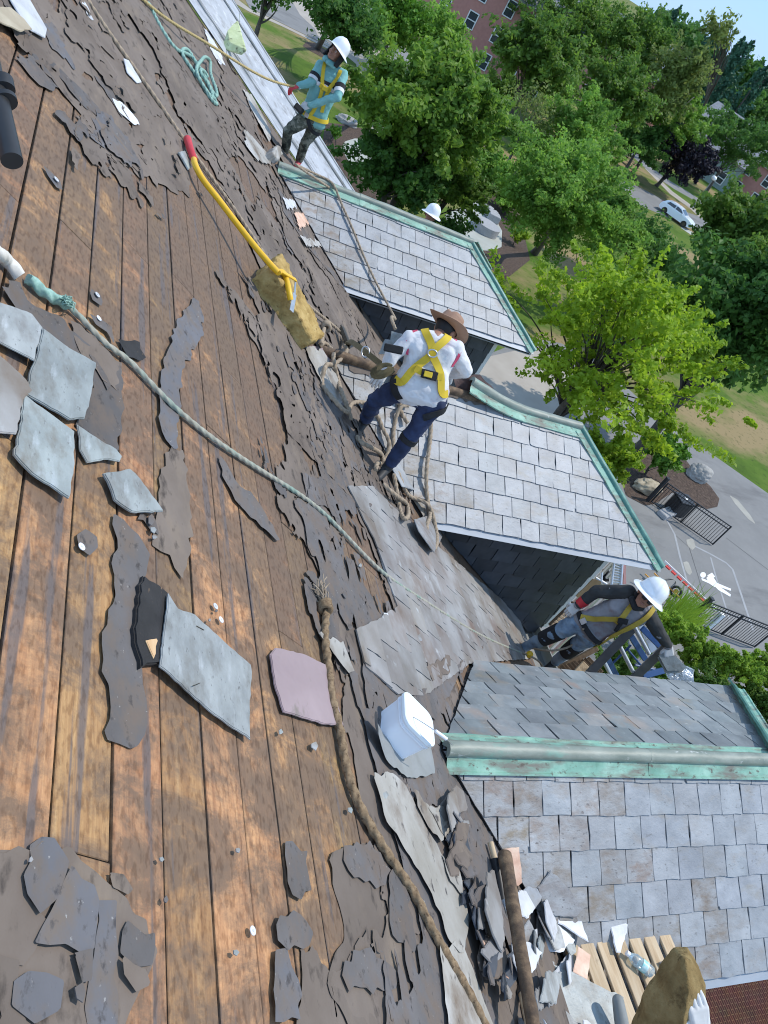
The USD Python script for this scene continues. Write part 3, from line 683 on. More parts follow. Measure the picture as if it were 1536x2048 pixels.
def ridge_cap(th, path, n1, n2, fw=0.115, rr=0.046, mats=('copper_green', 'copper_roll', 'copper_green'), names=('ridge_flange', 'ridge_roll'), lift=0.031, wav=0.004, seed=0, arcs=9):
    """Batten-roll capping along a path between two slopes with normals n1, n2."""
    p = np.asarray(path, float); t = np.gradient(p, axis=0); t /= np.linalg.norm(t, axis=1, keepdims=True)
    up0 = np.asarray(n1) + np.asarray(n2); side = np.cross(t, up0); side /= np.linalg.norm(side, axis=1, keepdims=True); up = np.cross(side, t)
    s = np.r_[0, np.cumsum(np.linalg.norm(np.diff(p, axis=0), axis=1))]
    wv = wav * meshkit.noise(np.stack([s * 5, s * 0 + seed, s * 0], 1))
    parts = []
    for nn, sg in ((n1, 1), (n2, -1)):
        dd = np.cross(t, nn); dd /= np.linalg.norm(dd, axis=1, keepdims=True)
        flip = np.sign((dd * side).sum(1) * sg)[:, None]; dd = dd * flip
        rows = [dd * 0.02 + up * (lift + 0.01), dd * (rr + 0.012) + nn * lift, dd * (fw - 0.018) + nn * (lift - 0.002 + wv[:, None]), dd * (fw - 0.012) + nn * (lift + 0.007 + wv[:, None]),
                dd * fw + nn * (lift + 0.007 + wv[:, None]), dd * (fw + 0.002) + nn * (lift - 0.010 + wv[:, None])]
        V = np.stack([p + r_ for r_ in rows], 1); k = V.shape[1]; m = len(p)
        i, j = np.meshgrid(np.arange(m - 1), np.arange(k - 1), indexing='ij')
        q = np.stack([i * k + j, i * k + j + 1, (i + 1) * k + j + 1, (i + 1) * k + j], -1).reshape(-1, 4)
        parts.append(tm(V.reshape(-1, 3), np.vstack([q[:, [0, 1, 2]], q[:, [0, 2, 3]]])))
    ang = np.linspace(math.radians(-35), math.radians(215), arcs)
    V = np.stack([p + side * rr * math.cos(x) + up * (lift - 0.006 + (rr * 0.8 + wv[:, None] * 1.4) * math.sin(x)) for x in ang], 1); k = V.shape[1]; m = len(p)
    i, j = np.meshgrid(np.arange(m - 1), np.arange(k - 1), indexing='ij')
    q = np.stack([i * k + j, i * k + j + 1, (i + 1) * k + j + 1, (i + 1) * k + j], -1).reshape(-1, 4)
    f = np.vstack([q[:, [0, 1, 2]], q[:, [0, 2, 3]]])
    for e, fl in ((0, True), (m - 1, False)):
        c = len(V.reshape(-1, 3)) + (0 if fl else 0)
    roll = tm(V.reshape(-1, 3), f)
    caps_ = []
    for e in (0, m - 1):
        ring = V[e]; caps_.append(tm(np.vstack([ring, ring.mean(0)]), [[j, j + 1, k] for j in range(k - 1)]))
    th.part(names[0], parts[0], mats[0], smooth=25)
    th.part(names[0], parts[1], mats[2], smooth=25)
    th.part(names[1], cat(roll, *caps_), mats[1], smooth=40)


def lin(p, q, n=24):
    return np.asarray(p, float) + (np.asarray(q, float) - np.asarray(p, float)) * np.linspace(0, 1, n)[:, None]


NN = np.array([0, -math.sin(DPITCH), math.cos(DPITCH)])      # slope facing the camera's end
NF = np.array([0, math.sin(DPITCH), math.cos(DPITCH)])
NH = np.array([math.sin(DPITCH), 0, math.cos(DPITCH)])


def roof_z(x):
    return CAMH + (-HR - math.sin(TH) * x) / math.cos(TH)


def make_dormer(yc, label, which):
    th = T('dormer', label, 'dormer', base=(DX0, yc, ZE), group=None)
    pts = [(DX0, yc, ZR), (DHX, yc, ZR), (DTIP, yc - DW, ZE), (DTIP, yc + DW, ZE), (DEX, yc - DW, ZE), (DEX, yc + DW, ZE)]
    pts += [(x, y, z - 0.09) for x, y, z in pts[2:]]
    th.part('roof_deck', m3.Manifold.hull_points(np.array(pts)), 'dark_gap')
    slope = Polygon([(DX0 + 0.03, 0), (DHX, 0), (DTIP, DL), (DTIP, DL + 0.02), (DEX + 0.05, DL + 0.02)])
    a = np.array([1.0, 0, 0])

    def near_pick(x, d_, r):
        if which == 'near':
            return 'slate_stained' if x < 3.55 + 0.55 * d_ + r.normal(0, 0.35) else 'slate_pale'
        if which == 'far':
            return 'slate_stained' if x < 2.95 + 0.7 * d_ + r.normal(0, 0.12) else 'slate_pale'
        return 'slate_pale' if x > 3.0 + 0.8 * d_ + r.normal(0, 0.2) else 'slate_stained'
    slates_on(th, np.array([0, yc, ZR]), a, np.array([0, -math.cos(DPITCH), -math.sin(DPITCH)]), NN, slope, 0.187, 0.213, near_pick, 11 + int(yc * 3), DL + 0.018)
    slates_on(th, np.array([0, yc, ZR]), a, np.array([0, math.cos(DPITCH), -math.sin(DPITCH)]), NF, slope, 0.187, 0.235, lambda *q: 'slate_green', 31 + int(yc * 3), DL + 0.018, tilt=(0.004, 0.022), gap=0.013, jit=0.02, rough=0.004)
    hip = Polygon([(-0.03, 0.0), (0.03, 0.0), (DW, DL), (-DW, DL)])
    slates_on(th, np.array([DHX, yc, ZR]), np.array([0, 1.0, 0]), np.array([math.cos(DPITCH), 0, -math.sin(DPITCH)]), NH, hip, 0.187, 0.24, lambda *q: 'slate_green', 51 + int(yc), DL + 0.015)
    # cappings
    if which == 'mid':
        s = np.linspace(0, 1, 40)[:, None]
        P = np.array([3.80, yc, ZR]) + (np.array([DHX, yc, ZR]) - np.array([3.80, yc, ZR])) * s
        lift = 0.12 * np.clip(1 - s / 0.50, 0, 1) ** 1.7
        P = P + np.array([0, 0.30, 1.0]) * lift
        ridge_cap(th, P, NN, NF, names=('ridge_flange', 'ridge_roll'), mats=('copper_green', 'copper_roll', 'copper_green'), seed=3, wav=0.012, fw=0.12)
        tq = [on_plane(x, y, np.array([0, -0.55, 0.83]), np.array([0, -0.55, 0.83]) @ np.array([0, yc + 0.05, ZR + 0.05 + k_]) ) for x, y, k_ in [(905, 752, .02), (925, 747, .06), (962, 752, .08), (985, 770, .08), (1004, 796, .06), (1022, 818, .02), (990, 806, -.01), (950, 790, -.01), (915, 778, -.01)]]
        tc_ = np.mean(tq, 0); torn = tm(np.vstack([tq, tc_]), [[i, (i + 1) % 9, 9] for i in range(9)]).subdivide().subdivide().subdivide()
        torn.vertices += 0.035 * np.stack([meshkit.noise(torn.vertices * 9 + k * 9) - .5 for k in range(3)], 1)
        th.part('torn_flap', torn, 'copper_brown', smooth=30, label='crumpled brown underside of the torn copper ridge capping')
        pole = lin((1.95, yc - 0.02, ZR + 0.05), (4.02, yc - 0.02, ZR + 0.0), 60)
        pm = tube(pole, 0.044, 14); pm.vertices += 0.006 * np.stack([meshkit.noise(pm.vertices * np.array([4, 30, 30]) + k * 5) for k in range(3)], 1)
        th.part('bare_ridge_pole', pm, 'old_timber', smooth=50, label='bare weathered wooden ridge pole left uncovered')
        fl = rough_poly([(2.55, -0.02), (4.1, -0.02), (4.1, 0.07), (2.6, 0.09)], 0.05, 0.015, 9)
        m = extrude_poly(fl, 0.004); v = m.vertices
        m.vertices = np.array([0, yc, ZR]) + v[:, :1] * a + v[:, 1:2] * np.array([0, -math.cos(DPITCH), -math.sin(DPITCH)]) + (v[:, 2:3] + 0.026) * NN
        th.part('felt_strip', m, 'felt_brown')
    else:
        x0 = DX0 + (0.04 if which == 'near' else 0.06)
        mid = 3.95 if which == 'near' else 3.55
        ridge_cap(th, lin((x0, yc, ZR), (mid, yc, ZR), 30), NN, NF, seed=1, fw=0.118, wav=0.007)
        ridge_cap(th, lin((mid - 0.03, yc, ZR + 0.004), (DHX + 0.02, yc, ZR + 0.004), 30), NN, NF, seed=2, fw=0.118, wav=0.007)
        th.part('cap_seam', cat(*[bar((mid, yc + sy * 0.04, ZR + 0.012), (mid + 0.004, yc + sy * 0.135, ZR - 0.062), 0.016, 0.008, 0.002) for sy in (-1, 1)]), 'copper_roll')
    for sy, nn in ((-1, NN), (1, NF)):
        q = np.array([DTIP + 0.03, yc + sy * (DW + 0.03), ZE - 0.018])
        ridge_cap(th, lin((DHX, yc, ZR + 0.006), q, 24), nn, NH, fw=0.10, rr=0.038, mats=('copper_green', 'copper_deep', 'copper_deep'), names=('hip_flange', 'hip_roll'), seed=5 + sy, lift=0.024)
    # eaves boards
    for sy in (-1, 1):
        th.part('eaves_board', bevel_box((DEX + DTIP) / 2 + 0.05, yc + sy * (DW - 0.012), ZE - 0.055, DTIP - DEX - 0.02, 0.024, 0.10, 0.003), 'fascia_grey')
        pass
        nn_ = NN if sy < 0 else NF; dd2 = np.array([0, sy * math.cos(DPITCH), -math.sin(DPITCH)]); o2 = np.array([0, yc, ZR])
        sk_ = [o2 + np.array([x, 0, 0]) + dd2 * q_ + nn_ * w_ for x in (DEX + 0.03, DTIP + 0.02) for q_, w_ in ((DL - 0.05, 0.002), (DL - 0.05, 0.006), (DL + 0.078, -0.004), (DL + 0.078, 0.002))]
        th.part('drip_edge', m3.Manifold.hull_points(np.array(sk_)), 'fascia_grey')
        th.part('soffit', bevel_box((DEX + DTIP) / 2 + 0.05, yc + sy * (DW - 0.095), ZE - 0.098, DTIP - DEX - 0.06, 0.138, 0.012, 0.002), 'fascia_grey')
    th.part('eaves_board', bevel_box(DTIP - 0.012, yc, ZE - 0.055, 0.024, 2 * DW - 0.05, 0.10, 0.003), 'fascia_grey')
    # cheek walls hung with dark slates
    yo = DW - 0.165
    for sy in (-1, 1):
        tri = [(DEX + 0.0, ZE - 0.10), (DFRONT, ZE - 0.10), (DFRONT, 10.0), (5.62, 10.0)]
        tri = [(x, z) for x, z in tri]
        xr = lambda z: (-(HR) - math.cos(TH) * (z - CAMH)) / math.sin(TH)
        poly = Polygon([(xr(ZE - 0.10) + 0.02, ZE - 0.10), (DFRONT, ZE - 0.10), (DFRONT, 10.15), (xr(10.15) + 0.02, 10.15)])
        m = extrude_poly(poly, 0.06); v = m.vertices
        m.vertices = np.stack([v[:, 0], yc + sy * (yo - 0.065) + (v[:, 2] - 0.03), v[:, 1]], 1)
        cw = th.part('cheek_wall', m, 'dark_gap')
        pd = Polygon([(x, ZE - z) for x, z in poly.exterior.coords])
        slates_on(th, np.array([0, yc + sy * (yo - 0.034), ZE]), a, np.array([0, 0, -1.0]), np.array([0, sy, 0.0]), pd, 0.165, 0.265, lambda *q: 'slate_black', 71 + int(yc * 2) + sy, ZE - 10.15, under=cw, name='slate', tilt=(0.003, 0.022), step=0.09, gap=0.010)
    th.part('front_wall', bevel_box(DFRONT + 0.03, yc, 10.9, 0.06, 2 * yo - 0.02, 1.3, 0.003), 'white_paint')
    wf = th.part('window', cat(bevel_box(DFRONT + 0.07, yc - 0.42, 10.95, 0.04, 0.07, 1.0), bevel_box(DFRONT + 0.07, yc + 0.42, 10.95, 0.04, 0.07, 1.0), bevel_box(DFRONT + 0.07, yc, 10.45, 0.06, 0.91, 0.06), bevel_box(DFRONT + 0.07, yc, 11.45, 0.04, 0.91, 0.06), bevel_box(DFRONT + 0.07, yc, 10.95, 0.04, 0.77, 0.04)), 'white_paint')
    th.part('pane', bevel_box(DFRONT + 0.064, yc, 10.95, 0.004, 0.77, 0.94, 0.001), 'window_glass', under=wf)
    return th


YN, YM, YF = 1.823, 5.453, 9.28
dormer_near = make_dormer(YN, 'nearest dormer with stained pale slates below and grey green slates above its ridge', 'near')
dormer_mid = make_dormer(YM, 'middle dormer with its green copper ridge capping torn off and bent up', 'mid')
dormer_far = make_dormer(YF, 'farthest dormer with intact green copper ridge and a worker standing behind it', 'far')

# slates still lying in their courses on the main roof between the two nearer dormers
left_px = [(690, 975), (742, 1080), (760, 1130), (790, 1215), (752, 1240), (705, 1262), (722, 1332), (790, 1392), (840, 1395), (935, 1330), (1062, 1318), (1052, 1262), (1005, 1205), (938, 1150), (872, 1095), (838, 1060), (800, 1035), (740, 975)]
lp = Polygon([tuple(RUV(*q)[::-1]) for q in left_px]).buffer(0)
slates_on(roof, RO, RV, RS, RN, lp, 0.205, 0.26, lambda *q: 'slate_roof', 91, 7.40, name='slate', tilt=(0.010, 0.019), rough=0.004, step=0.04)

# gable parapet beyond the far dormer, clad in pale metal sheets
par = T('gable_parapet', 'pale metal clad parapet running down the far end of the roof', 'parapet', base=roof_w(3, 12, 0))
prof = [(11.22, 0.03), (11.62, 0.06), (11.66, 0.10), (12.02, 0.30), (12.06, 0.335), (12.40, 0.37), (12.66, 0.372), (12.70, 0.34)]
uu = [-0.9, 0.4, 1.75, 3.1, 4.45, 5.75, 7.55]
rp_ = random.Random(3)
for i in range(len(prof) - 1):
    (v0, w0), (v1, w1) = prof[i], prof[i + 1]
    for a_, b_ in zip(uu, uu[1:]):
        nu = 16
        us = np.linspace(a_ + 0.004, b_ - 0.002, nu); vs = np.linspace(0, 1, 5)
        A, B = np.meshgrid(us, vs, indexing='ij')
        v_ = v0 + (v1 - v0) * B; w_ = w0 + (w1 - w0) * B + 0.010 * meshkit.noise(np.stack([A.ravel() * 1.2, v_.ravel() * 12, A.ravel() * 0 + i], 1)).reshape(A.shape) + 0.004 * ((a_ * 7) % 1)
        idx = np.arange(A.size).reshape(A.shape)
        q = np.stack([idx[:-1, :-1], idx[1:, :-1], idx[1:, 1:], idx[:-1, 1:]], -1).reshape(-1, 4)
        par.part('sheet' if i not in (0,) else 'upstand_flashing', in_roof(tm(np.stack([A.ravel(), v_.ravel(), w_.ravel()], 1), np.vstack([q[:, [0, 1, 2]], q[:, [0, 2, 3]]]))), 'white_metal' if not (a_ > 4.4 and i == 3) else 'lead_grey', smooth=50)
for v_, w_ in ((11.64, 0.085), (12.04, 0.325), (12.40, 0.378)):
    par.part('seam', in_roof(tube(lin((-0.9, v_, w_), (7.55, v_, w_), 60) + 0.004 * rng.normal(size=(60, 3)), 0.014, 6)), 'lead_grey', smooth=50)
par.part('core', in_roof(cat(bevel_box(3.3, 12.35, 0.13, 8.4, 0.6, 0.34), bevel_box(3.3, 11.95, 0.05, 8.4, 0.5, 0.16))), 'lead_grey')

# the building under the roof
bld = T('building', 'brick school building under the roof the workers stand on', 'building', base=(5.7, 5, 0))
bld.part('front_wall', bevel_box(5.60, 5.4, 5.0, 0.3, 14.4, 10.0, 0.005), 'brick_red')
xs_ = [(-3.0, 0.0), (5.45, 0.0), (5.45, roof_z(5.45) - 0.2), (-3.0, roof_z(-3.0) - 0.2)]
m = extrude_poly(xs_, 0.3); v = m.vertices; m.vertices = np.stack([v[:, 0], 12.40 + v[:, 2], v[:, 1]], 1); bld.part('gable_wall', m, 'brick_red')
bld.part('gutter', cat(bevel_box(5.66, 5.2, 10.10, 0.22, 14.0, 0.02), bevel_box(5.77, 5.2, 10.17, 0.02, 14.0, 0.14)), 'lead_grey')
# ------------------------------------------------------------------ ground, roads and paths
def gp(px, z=0.0):
    return [tuple(G(x, y)[:2]) for x, y in px]


def sheet(name, px, mat_, z, label=None, world=False, seg=None, smooth_it=0.0, kind='structure', cat_=None):
    P = Polygon(px if world else gp(px))
    P = P if P.is_valid else P.buffer(0)
    if smooth_it:
        P = P.buffer(smooth_it, 6).buffer(-2 * smooth_it, 6).buffer(smooth_it, 6)
        if P.geom_type != 'Polygon':
            P = max(P.geoms, key=lambda g: g.area)
    v, f = trimesh.creation.triangulate_polygon(P, engine='earcut')
    m = tm(np.c_[v, np.full(len(v), z)], f)
    if m.face_normals[:, 2].mean() < 0:
        m.invert()
    return lone(name, m, mat_, label, cat_, kind=kind)


gg = []
for R0, R1, n in ((0, 160, 40), (160, 3000, 18)):
    pass
lone('ground', tm([(-2500, -2500, 0), (2500, -2500, 0), (2500, 2500, 0), (-2500, 2500, 0)], [[0, 1, 2], [0, 2, 3]]), 'grass', 'patchy green and dry lawn around the buildings', None, kind='structure')
sheet('driveway', [(1700, 1110), (1536, 987), (1392, 886), (1330, 845), (1250, 772), (1180, 712), (1120, 686), (1060, 676), (985, 705), (940, 790), (900, 960), (980, 1150), (1050, 1300), (1200, 1420), (1500, 1640), (1800, 1500)], 'asphalt', 0.008, 'grey asphalt driveway and yard below the dormers', smooth_it=0.4)
sheet('patio', [(1340, 1890), (1700, 1830), (1750, 2150), (1380, 2150)], 'patio_brick', 0.02, 'dark red brick paving at the foot of the near dormer')
sheet('mulch_bed', [(1252, 992), (1240, 955), (1250, 900), (1330, 878), (1372, 922), (1392, 948), (1420, 973), (1438, 998), (1434, 1014), (1412, 1019), (1385, 1010), (1345, 985), (1310, 1008), (1290, 1012)], 'mulch', 0.03, 'dark mulch bed with boulders beside the driveway', smooth_it=0.15)
sheet('mulch_bed', [(650, 245), (700, 250), (742, 262), (770, 330), (790, 440), (700, 430), (640, 330)], 'mulch', 0.004, 'brown mulch bed around the pale round paving beside the parapet', smooth_it=0.3)
sheet('mulch_bed', [(930, 400), (990, 380), (1040, 430), (1060, 520), (1010, 560), (960, 520)], 'mulch', 0.004, 'brown mulch bed around the curved stone seat', smooth_it=0.3)
sheet('mulch_bed', [(605, 92), (612, 84), (630, 86), (655, 102), (664, 120), (650, 118), (620, 102)], 'mulch', 0.012, 'dark mulch ring around the lone tree by the road', smooth_it=0.2)
sheet('paving', [(683, 297), (690, 283), (710, 277), (738, 281), (760, 330), (745, 372), (720, 352), (698, 325)], 'concrete_pale', 0.012, 'pale round concrete paving beside the metal parapet', smooth_it=0.5)
sheet('paving', [(890, 430), (950, 402), (985, 428), (1004, 462), (1003, 494), (985, 502), (950, 500), (900, 480)], 'concrete_pale', 0.012, 'pale round concrete terrace with the curved stone seat', smooth_it=0.5)
sheet('paving', [(950, 720), (1080, 690), (1150, 770), (1100, 850), (980, 870)], 'concrete_beige', 0.016, 'beige paved area behind the middle dormer', smooth_it=0.4)
sheet('path', [(560, -30), (660, -30), (748, 76), (810, 150), (800, 250), (775, 340), (738, 288), (729, 200), (712, 128), (690, 110), (640, 84), (600, 50)], 'concrete_beige', 0.012, 'wide beige concrete path beyond the lawn', smooth_it=0.3)
sheet('road', [(470, -40), (560, -40), (600, 30), (630, 58), (640, 84), (629, 79), (560, 45), (499, 16)], 'asphalt', 0.016, 'grey road along the edge of the lawn at the top', smooth_it=0.2)
sheet('path', [(470, -5), (499, 17), (560, 46), (629, 80), (690, 110), (688, 114), (628, 84), (560, 51), (497, 23), (465, 4)], 'concrete_beige', 0.014, 'narrow pale kerb strip between road and lawn')
sheet('path', [(748, 76), (800, 80), (850, 160), (840, 190), (812, 152)], 'asphalt', 0.009, 'grey asphalt patch beside the beige path')
sheet('road', [(1120, 290), (1180, 325), (1240, 355), (1307, 389), (1356, 418), (1398, 433), (1435, 450), (1560, 530), (1560, 575), (1410, 472), (1365, 447), (1284, 413), (1240, 372), (1180, 345), (1120, 312)], 'asphalt', 0.008, 'grey road with the white car on it', smooth_it=0.3)
sheet('road', [(1270, 300), (1305, 336), (1332, 357), (1375, 383), (1442, 426), (1560, 505), (1560, 525), (1435, 444), (1394, 404), (1348, 378), (1300, 345), (1262, 310)], 'asphalt', 0.012, 'second grey road beyond the lamp post', smooth_it=0.3)
sheet('path', [(1290, 337), (1294, 335), (1345, 383), (1386, 413), (1404, 434), (1398, 434), (1380, 417), (1340, 388)], 'concrete_beige', 0.010, 'thin pale footpath running past the lamp post')
sheet('path', [(1365, 452), (1410, 480), (1440, 500), (1434, 503), (1400, 482), (1362, 456)], 'concrete_pale', 0.010, 'pale kerb beside the road near the white car')


def stripe(name, px, w, mat_, z, label):
    L = shapely.geometry.LineString(gp(px)).buffer(w / 2, cap_style=2, join_style=1)
    return sheet(name, list(L.exterior.coords), mat_, z, label, world=True)


stripe('asphalt_line', [(1316, 1014), (1333, 1040), (1349, 1069), (1360, 1115), (1373, 1161), (1392, 1228)], 0.11, 'asphalt_seal', 0.012, 'long pale sealed seam running down the asphalt yard')
stripe('asphalt_line', [(1390, 1093), (1420, 1108), (1452, 1126), (1465, 1139), (1480, 1183), (1506, 1262)], 0.12, 'asphalt_seal', 0.012, 'curved pale sealed seam around the painted walking figure')
stripe('asphalt_line', [(1421, 1115), (1432, 1156), (1445, 1195), (1458, 1238)], 0.09, 'asphalt_seal', 0.012, 'thin pale seam crossing the painted walking figure')
stripe('asphalt_line', [(1352, 1072), (1378, 1095), (1392, 1140), (1404, 1180), (1413, 1205)], 0.03, 'asphalt_crack', 0.012, 'thin dark crack in the asphalt beside the long seam')
stripe('asphalt_line', [(1300, 1120), (1315, 1150), (1350, 1200), (1380, 1232)], 0.03, 'asphalt_crack', 0.012, 'thin dark crack under the red striped barrier')
stripe('asphalt_line', [(1452, 1076), (1490, 1105), (1536, 1140), (1580, 1170)], 0.04, 'asphalt_crack', 0.012, 'dark crack from the first gate to the right edge')
for px, lab in (([(1372, 1080), (1386, 1076), (1391, 1094), (1384, 1101), (1375, 1092)], 'worn sandy patch beside the first gate'), ([(1366, 1125), (1376, 1122), (1384, 1145), (1378, 1152), (1370, 1140)], 'worn sandy patch near the barrier'), ([(1386, 1190), (1396, 1200), (1408, 1222), (1398, 1228), (1388, 1210)], 'worn sandy patch at the barrier end'), ([(1458, 990), (1475, 1000), (1500, 1030), (1512, 1050), (1496, 1038), (1470, 1008)], 'worn sandy streak near the lawn edge')):
    sheet('worn_patch', px, 'asphalt_worn', 0.0125, lab, smooth_it=0.08)
# painted walking figure
z4 = lambda q: [(1200 + x / 4.571, 930 + y / 4.571) for x, y in q]
fig = [Polygon(gp(z4([(940 + 26 * math.cos(t), 1007 + 26 * math.sin(t)) for t in np.linspace(0, 6.28, 20)]))), Polygon(gp(z4([(970, 1035), (1012, 995), (1075, 1090), (1045, 1118), (1000, 1088)]))),
       Polygon(gp(z4([(1002, 1088), (930, 1056), (924, 1034), (996, 1062)]))), Polygon(gp(z4([(978, 1012), (1022, 986), (1050, 1022), (1032, 1034), (1012, 1012), (990, 1034)]))),
       Polygon(gp(z4([(1038, 1100), (1072, 1082), (1196, 1134), (1192, 1152), (1115, 1125)]))), Polygon(gp(z4([(1040, 1104), (1090, 1112), (1194, 1186), (1188, 1206), (1080, 1145)])))]
U = shapely.unary_union(fig[1:])
wf = T('painted_figure', 'white walking figure painted on the asphalt', 'road marking', base=(*fig[1].centroid.coords[0], 0.016))
for nm, P in (('head', fig[0]), ('body', U if U.geom_type == 'Polygon' else max(U.geoms, key=lambda g: g.area))):
    v, f = trimesh.creation.triangulate_polygon(P, engine='earcut'); m = tm(np.c_[v, np.full(len(v), 0.016)], f)
    if m.face_normals[:, 2].mean() < 0: m.invert()
    wf.part(nm, m, 'road_paint')


# gates
def gate(name, pa, pb, h, label, n=26, post='both'):
    a = np.append(G(*pa)[:2], 0); b = np.append(G(*pb)[:2], 0); d = b - a; L = np.linalg.norm(d); d /= L; Z = np.array([0, 0, 1.0])
    th = T(name, label, 'gate', base=a)
    for zz in (0.10, h - 0.17, h):
        th.part('rail', bar(a + Z * zz, b + Z * zz, 0.045, 0.045, 0.004), 'fence_black')
    for k in (0.0, 0.48, 1.0):
        th.part('stile', bar(a + d * L * k + Z * 0.06, a + d * L * k + Z * (h + 0.03), 0.055, 0.055, 0.004), 'fence_black')
    for k in range(1, n):
        p = a + d * L * k / n
        th.part('picket', bar(p + Z * 0.1, p + Z * (h - 0.0), 0.018, 0.018, 0.002), 'fence_black')
    q = a - d * 0.16
    th.part('post', bevel_box(q[0], q[1], (h + 0.18) / 2, 0.15, 0.15, h + 0.18, 0.01), 'fence_black')
    th.part('post_cap', bevel_box(q[0], q[1], h + 0.20, 0.18, 0.18, 0.05, 0.015), 'fence_black')
    return th


gate('metal_gate', (1300, 1006), (1423, 1091), 1.28, 'black metal picket gate standing open beside the mulch bed')
gate('metal_gate', (1378, 1247), (1506, 1296), 1.28, 'black metal picket gate partly hidden by the shrubs at the right')
bn = T('bin', 'black plastic bin with a white label behind the first gate', 'bin', base=G(1346, 1022))
bx = G(1346, 1024)
bn.part('body', bevel_box(bx[0], bx[1], 0.42, 0.85, 0.7, 0.8, 0.05), 'black_rubber'); bn.part('lid', bevel_box(bx[0], bx[1], 0.86, 0.92, 0.78, 0.07, 0.02), 'black_rubber'); bn.part('label_sheet', bevel_box(bx[0] + 0.05, bx[1], 0.898, 0.16, 0.14, 0.004, 0.001), 'road_paint')
stp = G(1322, 1010)
lone('stone_step', bevel_box(stp[0], stp[1] - 0.6, 0.12, 1.5, 0.5, 0.24, 0.03, frame([0, 0, 1], G(1340, 1040) - G(1310, 1010))), 'granite', 'grey stone kerb block under the first gate', 'kerb block')


def boulder(px, r, label, mat_, seed):
    c = G(*px); s = trimesh.creation.icosphere(4, 1.0); n = meshkit.fbm(s.vertices * 1.6 + seed, 4, seed)
    s.vertices = s.vertices * (0.65 + 0.75 * n)[:, None] * np.array(r) + c + np.array([0, 0, r[2] * 0.55])
    return lone('boulder', s, mat_, label, 'boulder', smooth=True)


boulder((1391, 955), (0.65, 0.55, 0.5), 'pale rounded boulder at the edge of the mulch bed by the driveway', 'stone', 3)
boulder((1290, 981), (0.75, 0.45, 0.4), 'tan boulder under the lime green tree beside the gate', 'stone_tan', 5)
boulder((693, 248), (0.9, 0.45, 0.35), 'grey flat boulder on the lawn edge near the clipped shrub', 'stone', 7)
# barrier boom
bm = T('barrier_boom', 'white barrier boom with a row of red reflectors over the asphalt', 'barrier', base=G(1328, 1124, 0.9))
A_, B_ = G(1329, 1122, 0.9), G(1438, 1224, 0.9); dd_ = (B_ - A_); dl = np.linalg.norm(dd_); dd_ /= dl
bm.part('boom', bar(A_, B_, 0.05, 0.08, 0.01), 'road_paint')
sd_ = np.cross(dd_, [0, 0, 1.0])
for k in range(8):
    c = A_ + dd_ * dl * (0.06 + 0.105 * k)
    bm.part('reflector', bar(c, c + dd_ * 0.22, 0.19, 0.05, 0.006) .apply_translation(sd_ * 0.09 - np.array([0, 0, 0.05])), 'red_paint')
bm.part('end_plate', bevel_box(*(B_ - dd_ * 0.35 + sd_ * 0.10), 0.22, 0.5, 0.03, 0.005, frame(dd_)[:, [0, 2, 1]]), 'asphalt_seal')
bm.part('post', bevel_box(*(B_ + dd_ * 0.15 - np.array([0, 0, 0.45])), 0.2, 0.2, 1.0, 0.02), 'road_paint')
# wheelbarrow
wb = T('wheelbarrow', 'orange wheelbarrow frame with one black tyre lying behind the white helmet', 'wheelbarrow', base=G(1350, 1184))
W0 = G(1352, 1183, 0.2)
tor = trimesh.creation.torus(0.19, 0.05, major_sections=28, minor_sections=10); tor.apply_transform(trimesh.geometry.align_vectors([0, 0, 1], ray(1352, 1183) * -1 + np.array([0.2, 0.3, 0]))); tor.apply_translation(W0)
wb.part('tyre', tor, 'black_rubber', smooth=40)
hub = trimesh.creation.cylinder(0.10, 0.06, sections=20); hub.apply_transform(trimesh.geometry.align_vectors([0, 0, 1], ray(1352, 1183) * -1 + np.array([0.2, 0.3, 0]))); hub.apply_translation(W0)
wb.part('hub', hub, 'orange_paint', smooth=40)
for (x0, y0), (x1, y1) in (((1308, 1146), (1362, 1198)), ((1290, 1148), (1340, 1192))):
    wb.part('handle', bar(G(x0, y0, 0.55), G(x1, y1, 0.25), 0.05, 0.05, 0.01), 'orange_paint')
wb.part('leg_frame', cat(*[tube(smooth_path([G(x, y, z) for x, y, z in q], 0.05), 0.016, 8) for q in ([(1330, 1165, .4), (1338, 1158, .1), (1347, 1160, .0), (1344, 1175, .3)], [(1338, 1195, .4), (1345, 1208, .05), (1350, 1205, .05), (1352, 1192, .3)])]), 'steel_dark', smooth=50)
# curved stone seat
ss = T('stone_bench', 'curved grey granite bench on the round terrace', 'bench', base=G(968, 440))
ca, cb, cc = G(958, 420)[:2], G(981, 446)[:2], G(972, 470)[:2]
arc = smooth_path(np.array([[*ca, 0.3], [*G(972, 428)[:2], 0.3], [*G(984, 446)[:2], 0.3]]), 0.3)
ss.part('seat_block', cat(*[bar(p, q, 0.9, 0.5, 0.03) for p, q in zip(arc[:-1], arc[1:])]), 'granite')
cy = trimesh.creation.cylinder(1.0, 0.55, sections=36); cy.apply_translation([*G(967, 462)[:2], 0.3]); ss.part('round_block', cy, 'granite', smooth=40)

